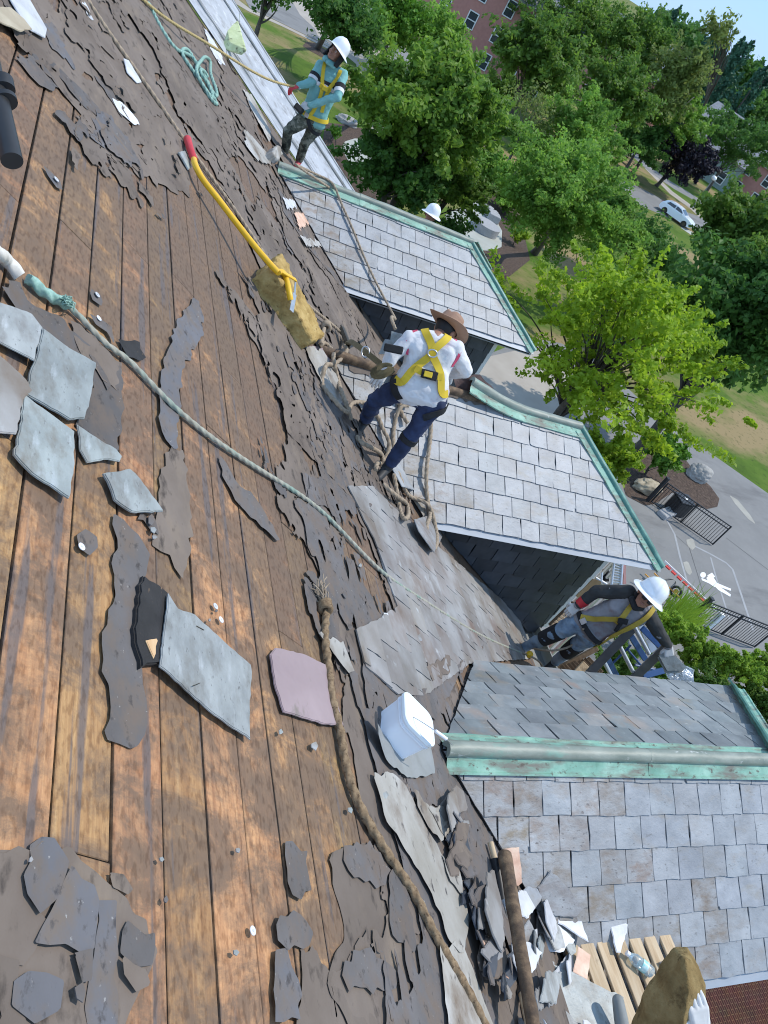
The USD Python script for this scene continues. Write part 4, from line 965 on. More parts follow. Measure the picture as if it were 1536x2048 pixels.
# ------------------------------------------------------------------ lamp, cars, houses, table
lp_ = T('lamp_post', 'grey lamp post with a round white head beside the footpath', 'lamp post', base=G(1384, 416))
g0 = G(1384, 416); hl = 5.6
for q in np.linspace(4, 9, 60):
    pr = RM @ (g0 + np.array([0, 0, q]) - CAM); x = 768 + FPX * pr[0] / pr[2]
    if x > 1424: hl = q; break
lp_.part('pole', tube(lin(g0, g0 + np.array([0, 0, hl]), 8), np.linspace(0.085, 0.06, 8), 10), 'lead_grey', smooth=40)
hd = trimesh.creation.uv_sphere(0.36, count=[12, 18]); hd.vertices *= np.array([1, 1, 0.8]); hd.apply_translation(g0 + np.array([0, 0, hl + 0.2])); lp_.part('lamp_head', hd, 'lamp_glass', smooth=True)
lp_.part('base_plate', bevel_box(g0[0], g0[1], 0.08, 0.4, 0.4, 0.16, 0.03), 'lead_grey')


def car(name, label, pos, yaw, mat_, L=4.5):
    th = T(name, label, 'car', base=pos)
    c, s = math.cos(yaw), math.sin(yaw); Rz = np.array([[c, -s, 0], [s, c, 0], [0, 0, 1.0]])

    def put(m):
        m = m.copy(); m.vertices = m.vertices @ Rz.T + pos; return m
    W = 1.78
    side = [(-2.2, .42), (-2.22, .72), (-2.12, 1.02), (-2.0, 1.08), (-1.72, 1.40), (-1.2, 1.50), (-.3, 1.52), (.25, 1.46), (.95, 1.08), (1.75, .94), (2.12, .80), (2.25, .60), (2.22, .38), (1.9, .28), (-1.9, .28)]
    lv = []
    sec = [(-.5, .86), (-.46, .96), (-.3, 1.0), (.3, 1.0), (.46, .96), (.5, .86)]
    P = Polygon(side).buffer(0.05, 4).buffer(-0.05, 4)
    body = m3.Manifold.extrude(m3.CrossSection([np.array(shapely.geometry.polygon.orient(P).exterior.coords)[:-1]]), W).translate([0, 0, -W / 2]).rotate([90, 0, 0])
    cut = m3.Manifold.hull_points(np.array([(x, y, z) for x, y0, z in [(-3, W / 2, 0.2), (3, W / 2, 0.2), (-3, W / 2, 0.95), (3, W / 2, 0.95), (-3, W / 2 - 0.26, 1.6), (3, W / 2 - 0.26, 1.6)] for y in (-y0, y0)]))
    wheels = [(-1.35, 0.33), (1.38, 0.33)]
    body = body ^ cut
    for x, z in wheels:
        for sy in (-1, 1):
            body = body - m3.Manifold.cylinder(0.3, 0.37, 0.37, 28).rotate([90, 0, 0]).translate([x, sy * (W / 2 - 0.12) + 0.15, z])
    th.part('body', put(tm(*meshkit.arrays(body)[:2])), mat_, smooth=28)
    sidew = [(-1.62, 1.10), (-1.36, 1.38), (-.25, 1.44), (.2, 1.38), (.72, 1.10)]
    for sy in (-1, 1):
        for a_, b_ in ((0.0, 0.48), (0.52, 1.0)):
            Q = Polygon(sidew).intersection(sbox(-1.62 + 2.34 * a_, 1, -1.62 + 2.34 * b_, 1.6))
            m = extrude_poly(Q, 0.012); v = m.vertices
            yy = sy * (W / 2 - 0.26 * (v[:, 1] - 0.95) / 0.65 + 0.006 * 1) + sy * (v[:, 2] - 0.004)
            m.vertices = np.c_[v[:, 0], yy, v[:, 1]]; th.part('side_window', put(m), 'window_glass')
    for nm, (xa, za), (xb, zb) in (('windscreen', (.30, 1.44), (.93, 1.09)), ('rear_window', (-1.25, 1.49), (-1.70, 1.40)), ('rear_window', (-1.74, 1.37), (-1.99, 1.09))):
        n = np.array([-(zb - za), 0, xb - xa]); n /= np.linalg.norm(n); n = n * np.sign(n[2])
        q = [np.array([x, y, z]) + n * o for (x, z, hw) in ((xa, za, .60), (xb, zb, .72)) for y in (-hw, hw) for o in (0.0, .012)]
        if nm == 'rear_window' and za > 1.45: continue
        th.part(nm, put(tm(*meshkit.arrays(m3.Manifold.hull_points(np.array(q)))[:2])), 'window_glass')
    for x, z in wheels:
        for sy in (-1, 1):
            t_ = trimesh.creation.cylinder(0.33, 0.22, sections=28); t_.apply_transform(trimesh.transformations.rotation_matrix(math.pi / 2, [1, 0, 0])); t_.apply_translation([x, sy * (W / 2 - 0.10), z])
            w_ = th.part('wheel', put(t_), 'black_rubber', smooth=40)
            r_ = trimesh.creation.cylinder(0.2, 0.02, sections=20); r_.apply_transform(trimesh.transformations.rotation_matrix(math.pi / 2, [1, 0, 0])); r_.apply_translation([x, sy * (W / 2 + 0.012), z]); th.part('rim', put(r_), 'steel_dark' , under=w_, smooth=40)
    for sy in (-1, 1):
        th.part('headlight', put(bevel_box(2.12, sy * 0.62, 0.74, 0.16, 0.34, 0.13, 0.03)), 'lamp_glass'); th.part('tail_light', put(bevel_box(-2.13, sy * 0.68, 0.92, 0.14, 0.28, 0.2, 0.03)), 'red_paint')
        th.part('mirror', put(bevel_box(0.62, sy * 0.98, 1.08, 0.14, 0.2, 0.13, 0.03)), mat_)
    return th


ga, gb = G(1331, 431), G(1364, 455)
ya = math.atan2(gb[1] - ga[1], gb[0] - ga[0])
car('parked_car', 'white hatchback car on the grey road with open looking dark windows', (ga + gb) / 2 + np.array([0.6, 0.9, 0]), ya, 'car_white')
gc_ = G(738, 50); car('parked_car', 'white car half hidden behind the trees at the top', gc_ , ya + 0.9, 'car_white')
ve = T('picnic_table', 'wooden picnic bench on the lawn under the trees at the right', 'picnic table', base=G(1258, 333))
t0 = G(1258, 333); dq = (G(1270, 343) - G(1250, 326)); dq = dq / np.linalg.norm(dq); sq = np.cross(dq, [0, 0, 1])
for k in (-2, -1, 0, 1, 2):
    ve.part('top_board', bar(t0 - dq * 1.1 + sq * 0.17 * k + np.array([0, 0, .8]), t0 + dq * 1.1 + sq * 0.17 * k + np.array([0, 0, .8]), 0.15, 0.05), 'pallet_dark')
for s_ in (-1, 1):
    ve.part('seat', bar(t0 - dq * 1.1 + sq * 0.75 * s_ + np.array([0, 0, .45]), t0 + dq * 1.1 + sq * 0.75 * s_ + np.array([0, 0, .45]), 0.28, 0.05), 'pallet_dark')
    for e in (-0.8, 0.8):
        ve.part('leg', bar(t0 + dq * e + sq * 0.25 * s_ + np.array([0, 0, .78]), t0 + dq * e + sq * 0.8 * s_, 0.1, 0.06), 'pallet_dark')


def house(name, label, c, yaw, w, d, h, rh, wall, roofm, wins, floors=2):
    th = T(name, label, 'house', base=(c[0], c[1], 0))
    co, si = math.cos(yaw), math.sin(yaw); Rz = np.array([[co, -si, 0], [si, co, 0], [0, 0, 1.0]]); c3 = np.array([c[0], c[1], 0.0])

    def put(m):
        m = m.copy(); m.vertices = m.vertices @ Rz.T + c3; return m
    gab = Polygon([(-d / 2, 0), (d / 2, 0), (d / 2, h), (0, h + rh - 0.1), (-d / 2, h)])
    m = extrude_poly(gab, w); v = m.vertices; m.vertices = np.c_[v[:, 2] - w / 2, v[:, 0], v[:, 1]]
    th.part('wall', put(m), wall)
    for s in (-1, 1):
        n = np.array([0, s * rh, d / 2]); n /= np.linalg.norm(n)
        q = [np.array(p) + n * o for p in ((-w / 2 - .4, 0, h + rh), (w / 2 + .4, 0, h + rh), (-w / 2 - .4, s * (d / 2 + .4), h - .4 * 2 * rh / d), (w / 2 + .4, s * (d / 2 + .4), h - .4 * 2 * rh / d)) for o in (0, .15)]
        th.part('roof', put(tm(*meshkit.arrays(m3.Manifold.hull_points(np.array(q)))[:2])), roofm)
    for i in range(wins):
        for fl in range(floors):
            x = -w / 2 + w * (i + 0.5) / wins; z = 1.6 + fl * 3.1
            for s in (-1, 1):
                y = s * (d / 2 + 0.03)
                f_ = th.part('window', put(cat(*[bevel_box(x + a * 0.6, y, z, 0.13, 0.1, 1.9, .01) for a in (-1, 1)], *[bevel_box(x, y, z + b * 0.9, 1.07, 0.1, 0.12, .01) for b in (-1, 0, 1)])), 'white_paint')
                th.part('pane', put(bevel_box(x, s * (d / 2 + 0.015), z, 1.07, 0.02, 1.7, .004)), 'window_glass', under=f_)
    th.part('cornice', put(cat(*[bevel_box(0, s * (d / 2 + 0.12), h - 0.22, w + .3, 0.24, 0.3, .02) for s in (-1, 1)])), 'white_paint')
    return th


vd = lambda p: math.atan2(p[1], p[0])
pA = D(965, 40, 100); house('brick_house', 'red brick house with white framed windows behind the trees at the top', pA, vd(pA) + math.pi / 2 + 0.12, 22, 10, 9.3, 3.5, 'brick_far', 'roof_grey', 6, 3)
pB = D(1275, 120, 125); house('brick_house', 'brick house with a large grey roof showing between the tall trees', pB, vd(pB) + math.pi / 2 - 0.5, 16, 11, 8.0, 4.6, 'brick_far', 'roof_grey', 4)
pC = G(1462, 392); house('brick_house', 'small red brick house with a white window band at the right', pC + np.array([6, 6, 0]), vd(pC) + math.pi / 2 - 0.35, 14, 9, 3.4, 2.6, 'brick_far', 'roof_grey', 5, 1)
pD_ = G(1412, 372); house('green_house', 'pale green sided house beyond the purple tree', pD_ + np.array([6, 7, 0]), vd(pD_) + math.pi / 2 - 0.2, 8, 8, 4.6, 2.6, 'siding_green', 'roof_grey', 2, 1)
pE = D(1505, 290, 130); house('brick_house', 'dark red brick house hidden behind the dark tree at the right edge', pE, vd(pE) + math.pi / 2 - 0.3, 18, 10, 6.4, 3.2, 'brick_far', 'roof_grey', 5)
# ------------------------------------------------------------------ trees and shrubs
def leaves(C, R, per, size, seed, up=0.35, aspect=0.62, drop=0.0):
    """Folded leaf-sized quads scattered through clumps with centres C and radii R."""
    r = np.random.default_rng(seed); n = len(C) * per
    k = np.repeat(np.arange(len(C)), per)
    d = r.normal(size=(n, 3)); d /= np.linalg.norm(d, axis=1, keepdims=True)
    rad = R[k] * r.random(n) ** (1 / 2.2)
    ax = (C - C.mean(0)); ax /= np.linalg.norm(ax, axis=1, keepdims=True) + 1e-9; ax = ax + r.normal(0, 0.45, ax.shape) + np.array([0, 0, 0.35]); ax /= np.linalg.norm(ax, axis=1, keepdims=True)
    tt = r.uniform(-1, 1.25, n); p = C[k] + d * (rad * (0.62 - 0.28 * np.clip(tt, 0, 1)))[:, None] * np.array([1, 1, 0.8]) + ax[k] * (tt * R[k])[:, None]; p[:, 2] -= drop * r.random(n)
    nn = d * 0.7 + r.normal(0, 0.55, (n, 3)) + np.array([0, 0, up]); nn /= np.linalg.norm(nn, axis=1, keepdims=True)
    t = np.cross(nn, r.normal(size=(n, 3))); t /= np.linalg.norm(t, axis=1, keepdims=True); b = np.cross(nn, t)
    s = size * r.uniform(0.6, 1.35, n)[:, None]
    V = np.stack([p - t * s * .5, p + b * s * aspect * .5 + nn * s * 0.06, p + t * s * .5, p - b * s * aspect * .5 + nn * s * 0.06], 1).reshape(-1, 3)
    i = np.arange(n)[:, None] * 4
    return tm(V, np.vstack([i + [0, 1, 2], i + [0, 2, 3]]))


def crown_clumps(c, rad, n, seed, shell=0.55, flat=0.0, lumps=13):
    r = np.random.default_rng(seed)
    L = r.normal(size=(lumps, 3)); L /= np.linalg.norm(L, axis=1, keepdims=True); L[:, 2] = np.abs(L[:, 2]) * 0.9 - 0.2
    out = []
    while len(out) < n:
        d = r.normal(size=3); d /= np.linalg.norm(d)
        bulge = 0.58 + 0.56 * np.max(np.clip(L @ d, 0, 1) ** 5)
        if d[2] < -0.45 and r.random() < 0.6: continue
        out.append(d * bulge * (shell + (1 - shell) * r.random()) * r.uniform(0.86, 1.1))
    return np.asarray(c) + np.array(out) * np.asarray(rad)


def limbs(base, C, trunk_h, r0, seed, n=18, lean=None, spread=0.5):
    r = np.random.default_rng(seed); base = np.asarray(base, float); top = C.mean(0)
    fork = base + (np.array([top[0], top[1], base[2]]) - base) * 0.25 + np.array([0, 0, trunk_h])
    ms = [tube(smooth_path([base - [0, 0, .1], base + (fork - base) * .5 + [0.05, -.05, 0], fork, fork + (top - fork) * .6], 0.4), np.interp(np.linspace(0, 1, len(smooth_path([base - [0, 0, .1], base + (fork - base) * .5 + [0.05, -.05, 0], fork, fork + (top - fork) * .6], 0.4))), [0, .1, .6, 1], [r0 * 1.35, r0, r0 * .75, r0 * .25]), 9)]
    for i in r.choice(len(C), min(n, len(C)), replace=False):
        e = C[i]; s = fork + (top - fork) * r.uniform(0, .5)
        mid = s + (e - s) * .5 + np.array([0, 0, 0.08 * np.linalg.norm(e - s)]) + r.normal(0, 0.15, 3)
        q = smooth_path([s, mid, e], 0.35); ms.append(tube(q, np.linspace(r0 * .34, r0 * .05, len(q)), 6))
    return cat(*ms)


def tree(name, label, cat_, base, c, rad, leafm, n=70, per=150, size=0.3, rc=1.0, seed=1, trunk_h=2.5, r0=0.22, nl=18, barkm='bark', shell=0.55, group=None, lumps=13, drop=0.0):
    base = np.array([base[0], base[1], 0.0])
    C = crown_clumps(c, rad, n, seed, shell, lumps=lumps); r = np.random.default_rng(seed + 5)
    R = rc * r.uniform(0.45, 1.35, len(C))
    th = T(name, label, cat_, base=base, group=group)
    th.part('trunk', limbs(base, C, trunk_h, r0, seed, nl), barkm, smooth=50)
    th.part('crown', leaves(C, R, per, size, seed + 9, drop=drop), leafm)
    return th


def tpx(cx, cy, zc):
    return G(cx, cy, zc)


def tree_px(label, cpx, zc, rpx, leafm, name='tree', cat_='tree', base=None, vr=0.8, dep=None, **k):
    """Tree whose crown centre at height zc is seen at cpx, its radius as it measures there."""
    c = G(*cpx, zc) if dep is None else D(*cpx, dep); rr = rpx * depth_of(c) / FPX
    if cat_ == 'tree':
        rr *= 1.26; k['n'] = int(k['n'] * 1.5); k['size'] *= 0.95; k['per'] = int(k['per'] * 0.72)
    b = c[:2] if base is None else G(*base)[:2]
    return tree(name, label, cat_, b, c, (rr, rr, rr * vr), leafm, **k)


tree_px('dense round maple with yellowing leaf tips right of the man in the teal hoodie', (872, 232), 6.5, 128, 'leaf_maple', n=95, per=260, size=0.34, rc=1.15, seed=11, r0=0.25, vr=0.95)
tree_px('darker low maple crown in front of the yellowing maple', (800, 330), 3.6, 84, 'leaf_dark', n=55, per=220, size=0.30, rc=0.95, seed=12, trunk_h=1.5)
tree_px('bright green young maple close behind the far dormer ridge', (905, 370), 3.2, 62, 'leaf_green', n=45, per=200, size=0.26, rc=0.75, seed=13, trunk_h=1.2, r0=0.14)
tree_px('small maple with a few reddish leaves just above the far dormer', (815, 372), 2.6, 50, 'leaf_green', n=35, per=180, size=0.24, rc=0.65, seed=14, trunk_h=1, r0=0.12)
tree_px('broad fine leaved tree in the middle of the lawn', (1130, 405), 6.0, 128, 'leaf_fine', n=120, per=330, size=0.22, rc=1.05, seed=15, base=(1068, 506), r0=0.24, vr=0.85, nl=26)
tree_px('small fine leaved tree behind the broad one', (1165, 265), 6.0, 78, 'leaf_fine', n=60, per=230, size=0.26, rc=1.0, seed=16)
tree_px('thin twiggy grey tree with sparse leaves beside the yellowing maple', (1070, 225), 5.5, 55, 'leaf_olive', n=40, per=34, size=0.28, rc=1.0, seed=17, barkm='twig', nl=40, r0=0.14)
tree_px('sparse half bare tree over the beige path', (768, 175), 5.0, 55, 'leaf_olive', n=36, per=30, size=0.26, rc=0.9, seed=18, barkm='twig', nl=36, r0=0.13, base=(752, 250))
tree_px('lime green tree with many upright limbs behind the middle dormer', (1238, 700), 6.6, 212, 'leaf_lime', n=230, per=90, size=0.21, rc=0.50, seed=19, base=(1105, 842), r0=0.20, nl=80, vr=0.95, trunk_h=0.8, shell=0.5, lumps=16)
tree_px('low lime green shrub under the lime tree', (1225, 915), 1.6, 60, 'leaf_lime', name='shrub', cat_='shrub', n=40, per=170, size=0.2, rc=0.55, seed=20, trunk_h=0.3, r0=0.06)
tree_px('round green shrub by the boulders and the first gate', (1330, 905), 1.5, 48, 'leaf_bright', name='shrub', cat_='shrub', n=34, per=170, size=0.18, rc=0.5, seed=21, trunk_h=0.3, r0=0.06)
tree_px('big dark tree cut by the right edge above the dry lawn', (1500, 640), 8.0, 128, 'leaf_dark', n=110, per=260, size=0.32, rc=1.1, seed=22, r0=0.3, nl=26, vr=1.25)
tree_px('lighter green crown at the right edge behind the big dark tree', (1492, 480), 8.5, 92, 'leaf_green', n=80, per=240, size=0.32, rc=1.1, seed=23)
tree_px('low dark drooping tree on the dry lawn', (1385, 578), 3.0, 52, 'leaf_dark', n=36, per=170, size=0.28, rc=0.8, seed=24, trunk_h=1.2, r0=0.14)
tree_px('small upright tree between the broad tree and the white car', (1292, 478), 4.0, 46, 'leaf_dark', n=34, per=130, size=0.28, rc=0.75, seed=25, trunk_h=1.4, r0=0.13, nl=24)
tree_px('green tree left of the small upright one on the lawn', (1238, 470), 3.4, 40, 'leaf_green', n=30, per=150, size=0.28, rc=0.8, seed=26, trunk_h=1.2)
tree_px('tall dark green tree in front of the brick house at the top', (1082, 118), 8.0, 74, 'leaf_green', n=75, per=210, size=0.42, rc=1.5, seed=27)
tree_px('tall leafy tree right of the brick house', (1150, 60), 9.5, 92, 'leaf_green', n=80, per=210, size=0.42, rc=1.6, seed=28)
tree_px('leafy tree with bright tops in the middle of the group', (1235, 195), 8.0, 72, 'leaf_green', n=70, per=200, size=0.40, rc=1.3, seed=29)
tree_px('tall tree with open branches before the grey roof', (1262, 92), 11.5, 70, 'leaf_green', n=70, per=120, size=0.44, rc=1.4, seed=30, nl=40, dep=88)
tree_px('tall oak with a sparse olive top reaching into the sky', (1352, 165), 12.5, 60, 'leaf_olive', n=75, per=90, size=0.42, rc=1.25, seed=31, nl=50, r0=0.4, vr=1.25, base=(1330, 330), trunk_h=7, dep=84)
tree_px('olive branch end of the oak against the blue sky', (1432, 62), 15.0, 34, 'leaf_olive', n=22, per=44, size=0.40, rc=0.95, seed=32, nl=30, r0=0.2, base=(1345, 330), trunk_h=9, dep=80)
tree_px('olive green tree under the oak', (1345, 225), 8.0, 70, 'leaf_fine', n=70, per=190, size=0.38, rc=1.25, seed=33)
tree_px('dark purple leaved tree beside the lamp post', (1372, 318), 4.6, 58, 'leaf_purple', n=60, per=200, size=0.38, rc=1.1, seed=34, base=(1312, 372), trunk_h=2.4, r0=0.25, nl=14)
tree_px('dark green tree behind the purple tree at the right edge', (1480, 292), 7.5, 76, 'leaf_dark', n=70, per=210, size=0.42, rc=1.4, seed=35)
tree_px('dark low tree beside the picnic bench', (1285, 285), 4.0, 48, 'leaf_dark', n=40, per=170, size=0.4, rc=1.1, seed=36)
tree_px('bright green dense tree at the top left of the brick house', (795, 40), 4.6, 62, 'leaf_bright', n=55, per=210, size=0.36, rc=1.2, seed=37)
tree_px('lone tree with a clear trunk beside the road at the top', (690, 38), 5.2, 58, 'leaf_dark', n=60, per=110, size=0.36, rc=1.15, seed=38, base=(634, 96), r0=0.24, nl=30, trunk_h=2.6)
tree_px('upright thin green tree in front of the brick house window', (885, 62), 5.0, 46, 'leaf_fine', n=40, per=130, size=0.34, rc=1.1, seed=39, nl=30)
tree_px('branch tips hanging in at the top edge', (545, -32), 5.5, 36, 'leaf_dark', n=30, per=80, size=0.34, rc=1.0, seed=40)
tree_px('olive leaved shrub below the twiggy grey tree', (1062, 300), 3.0, 46, 'leaf_fine', n=36, per=150, size=0.26, rc=0.8, seed=41, trunk_h=.6, name='shrub', cat_='shrub')
tree_px('small round clipped shrub beside the round paving', (669, 264), 0.6, 15, 'leaf_bright', name='shrub', cat_='shrub', n=26, per=110, size=0.10, rc=0.22, seed=42, trunk_h=0.1, r0=0.03, shell=0.2)
tree_px('dark clipped hedge block beside the white car at the top', (748, 78), 0.8, 22, 'leaf_dark', name='hedge', cat_='hedge', n=34, per=120, size=0.22, rc=0.7, seed=43, trunk_h=0.2, r0=0.05, shell=0.2)
tree_px('small evergreen shrub behind the white helmet at the far dormer', (905, 462), 1.2, 36, 'leaf_dark', name='shrub', cat_='shrub', n=30, per=130, size=0.18, rc=0.5, seed=44, trunk_h=0.2, r0=0.05)
tree_px('yellow green shrub at the edge of the terrace mulch', (1040, 470), 0.8, 16, 'leaf_lime', name='shrub', cat_='shrub', n=20, per=70, size=0.16, rc=0.35, seed=45, trunk_h=0.1, r0=0.04)
for xy, z_, r_, lm, lab in (((985, 335), 1.6, 40, 'leaf_fine', 'green shrub between the yellowing maple and the broad tree'), ((1012, 175), 3.0, 42, 'leaf_green', 'green shrub in front of the brick house wall'), ((1190, 335), 2.4, 46, 'leaf_olive', 'olive shrub behind the broad fine leaved tree'), ((1020, 395), 1.2, 34, 'leaf_fine', 'low shrub beside the terrace bench'), ((1330, 520), 1.6, 34, 'leaf_dark', 'low dark shrub on the lawn below the white car')):
    tree_px(lab, xy, z_, r_, lm, name='shrub', cat_='shrub', n=44, per=130, size=0.26, rc=0.8, seed=int(xy[0]), trunk_h=0.3, r0=0.05)
# shrubs close below the eaves
for i, (x, y, z, r_, lm, lab) in enumerate([(1345, 1262, 1.6, 42, 'leaf_shrub', 'feathery yellow green shrub behind the arm of the man on the ladder'), (1405, 1305, 1.8, 60, 'leaf_shrub', 'yellow green shrub in front of the second gate'), (1480, 1345, 2.0, 72, 'leaf_shrub', 'broad leaved green shrub at the right edge above the near dormer'), (1415, 1375, 1.6, 52, 'leaf_green', 'darker green shrub just above the near dormer hip'), (1530, 1420, 1.8, 60, 'leaf_green', 'dark green shrub at the right edge beside the copper hip'), (1235, 1330, 1.5, 62, 'leaf_green', 'green shrub seen through the ladder rungs'), (1330, 1365, 1.5, 45, 'leaf_green', 'green shrub under the foil covered tray'), (1545, 1340, 1.6, 40, 'leaf_shrub', 'light shrub cut by the right edge')]):
    tree_px(lab, (x, y), z, r_, lm, name='shrub', cat_='shrub', n=46, per=260, size=0.105, rc=0.26, seed=60 + i, trunk_h=0.3, r0=0.03, shell=0.3, vr=1.1)
# ornamental grass
og = T('ornamental_grass', 'spiky tuft of ornamental grass behind the shoulder of the man on the ladder', 'ornamental grass', base=G(1335, 1240))
r = np.random.default_rng(5); bl_ = []
for _ in range(420):
    b = G(1322 + r.uniform(-8, 50), 1236 + r.uniform(-8, 40)) ; e = b + np.array([r.normal(0, .35), r.normal(0, .35), r.uniform(.9, 1.9)]); mdl = (b + e) / 2 + np.array([0, 0, .25])
    t_ = np.cross(e - b, RM[2]); t_ /= np.linalg.norm(t_); w = 0.012
    bl_.append((np.array([b - t_ * w, b + t_ * w, mdl - t_ * w, mdl + t_ * w, e + [0.1, 0, -0.05]]), np.array([[0, 1, 3], [0, 3, 2], [2, 3, 4]])))
og.part('blades', cat(*[tm(*q) for q in bl_]), 'leaf_shrub', kind='stuff')


def pine(name, label, pos, h, r0, seed, leafm='leaf_needle', group=None):
    r = np.random.default_rng(seed); base = np.array([pos[0], pos[1], 0.0])
    C, R = [], []
    for k in range(46):
        t = (k + r.random()) / 46; z = h * (0.14 + 0.86 * t); rad = r0 * (1 - t) ** 0.8 * r.uniform(0.6, 1.1) + 0.15; a = r.uniform(0, 6.28)
        C.append([rad * 0.75 * math.cos(a), rad * 0.75 * math.sin(a), z]); R.append(0.35 * r0 * (1.1 - t) * r.uniform(.7, 1.3) + 0.25)
    th = T(name, label, 'tree', base=base, group=group)
    th.part('trunk', tube(lin(base, base + [0, 0, h * .95], 8), np.linspace(0.3, 0.05, 8), 8), 'bark', smooth=50)
    th.part('crown', leaves(base + np.array(C), np.array(R), 70, 0.55, seed + 1, up=0.1, drop=0.5), leafm)
    return th


pr0 = pine('pine_tree', 'tall dark pine in the far tree line at the right, nearest of them', D(1415, 150, 150), 17.0, 4.2, 3, group='far tree line at the right')
pr1 = tree('round_tree', 'rounded green tree in the far tree line at the right, nearest of them', 'tree', D(1500, 215, 150)[:2], np.append(D(1500, 215, 150)[:2], 8.5), (5, 5, 5.5), 'leaf_dark', n=60, per=110, size=0.7, rc=1.7, seed=4, group='far tree line at the right')
fr_ = random.Random(12)
FAR = []
for i in range(72):
    px = fr_.uniform(1300, 1700); dep = fr_.choice([140, 160, 185, 210, 250, 300, 360])
    py = -659 + (px - 267) * 0.649 + fr_.uniform(20, 60); p = D(px, py, dep)
    if px < 1330: p = D(px, py, dep + 60)
    FAR.append(p)
    if fr_.random() < 0.55:
        copy_of(pr0, 'pine_tree', 'dark pointed pine standing in the far tree line', 'tree', (p[0], p[1], 0), fr_.uniform(0, 6), 'far tree line at the right', fr_.uniform(0.85, 1.2))
    else:
        copy_of(pr1, 'round_tree', 'rounded broadleaf tree standing in the far tree line', 'tree', (p[0], p[1], 0), fr_.uniform(0, 6), 'far tree line at the right', fr_.uniform(0.95, 1.4))
for i in range(10):
    p = D(fr_.uniform(560, 1150), -90 + fr_.uniform(-60, 30), fr_.choice([150, 190, 240]))
    copy_of(pr1, 'round_tree', 'broadleaf tree behind the houses at the top', 'tree', (p[0], p[1], 0), fr_.uniform(0, 6), 'trees behind the houses at the top', fr_.uniform(0.9, 1.2))

# ------------------------------------------------------------------ felt scraps, flashings and loose slates on the main roof
def uvs(px, w=0.0):
    return [RUV(x, y, w) for x, y in px]


def flat_patch(px, mat_, w=0.010, t=0.003, amp=0.010, step=0.016, seed=0, curl=0.012, name='felt_patch', label=None, th=None):
    """A torn flat sheet lying on the roof, with edges that lift."""
    P = rough_poly(uvs(px, w), 0.034, amp, seed, 0.1)
    if P.geom_type != 'Polygon':
        P = max(P.geoms, key=lambda g: g.area)
    u0, v0, u1, v1 = P.bounds; h = max(0.0075, min(u1 - u0, v1 - v0) / 26)
    uu, vv = np.meshgrid(np.arange(u0 - 2 * h, u1 + 2.5 * h, h), np.arange(v0 - 2 * h, v1 + 2.5 * h, h), indexing='ij')
    ins = shapely.contains_xy(P, uu, vv); d = shapely.distance(shapely.points(uu.ravel(), vv.ravel()), P.exterior).reshape(uu.shape)
    V, f = clip_level(uu, vv, np.where(ins, d, -d), 0.0)
    n2 = meshkit.noise(np.stack([V[:, 0] * 7, V[:, 1] * 5, np.full(len(V), seed * 3.3)], 1)); n3 = meshkit.noise(np.stack([V[:, 0] * 24, V[:, 1] * 24, np.full(len(V), seed * 1.3)], 1))
    ww = w * 0.6 + curl * 0.7 * np.exp(-np.clip(V[:, 2], 0, 9) / 0.03) * np.clip(1.9 * n2 - 0.35, 0.05, 1.5) + 0.002 * n3
    m = tm(np.stack([V[:, 0], V[:, 1], ww], 1), f)
    return (th or roof).part(name, m, mat_, smooth=True, local=True, label=label)


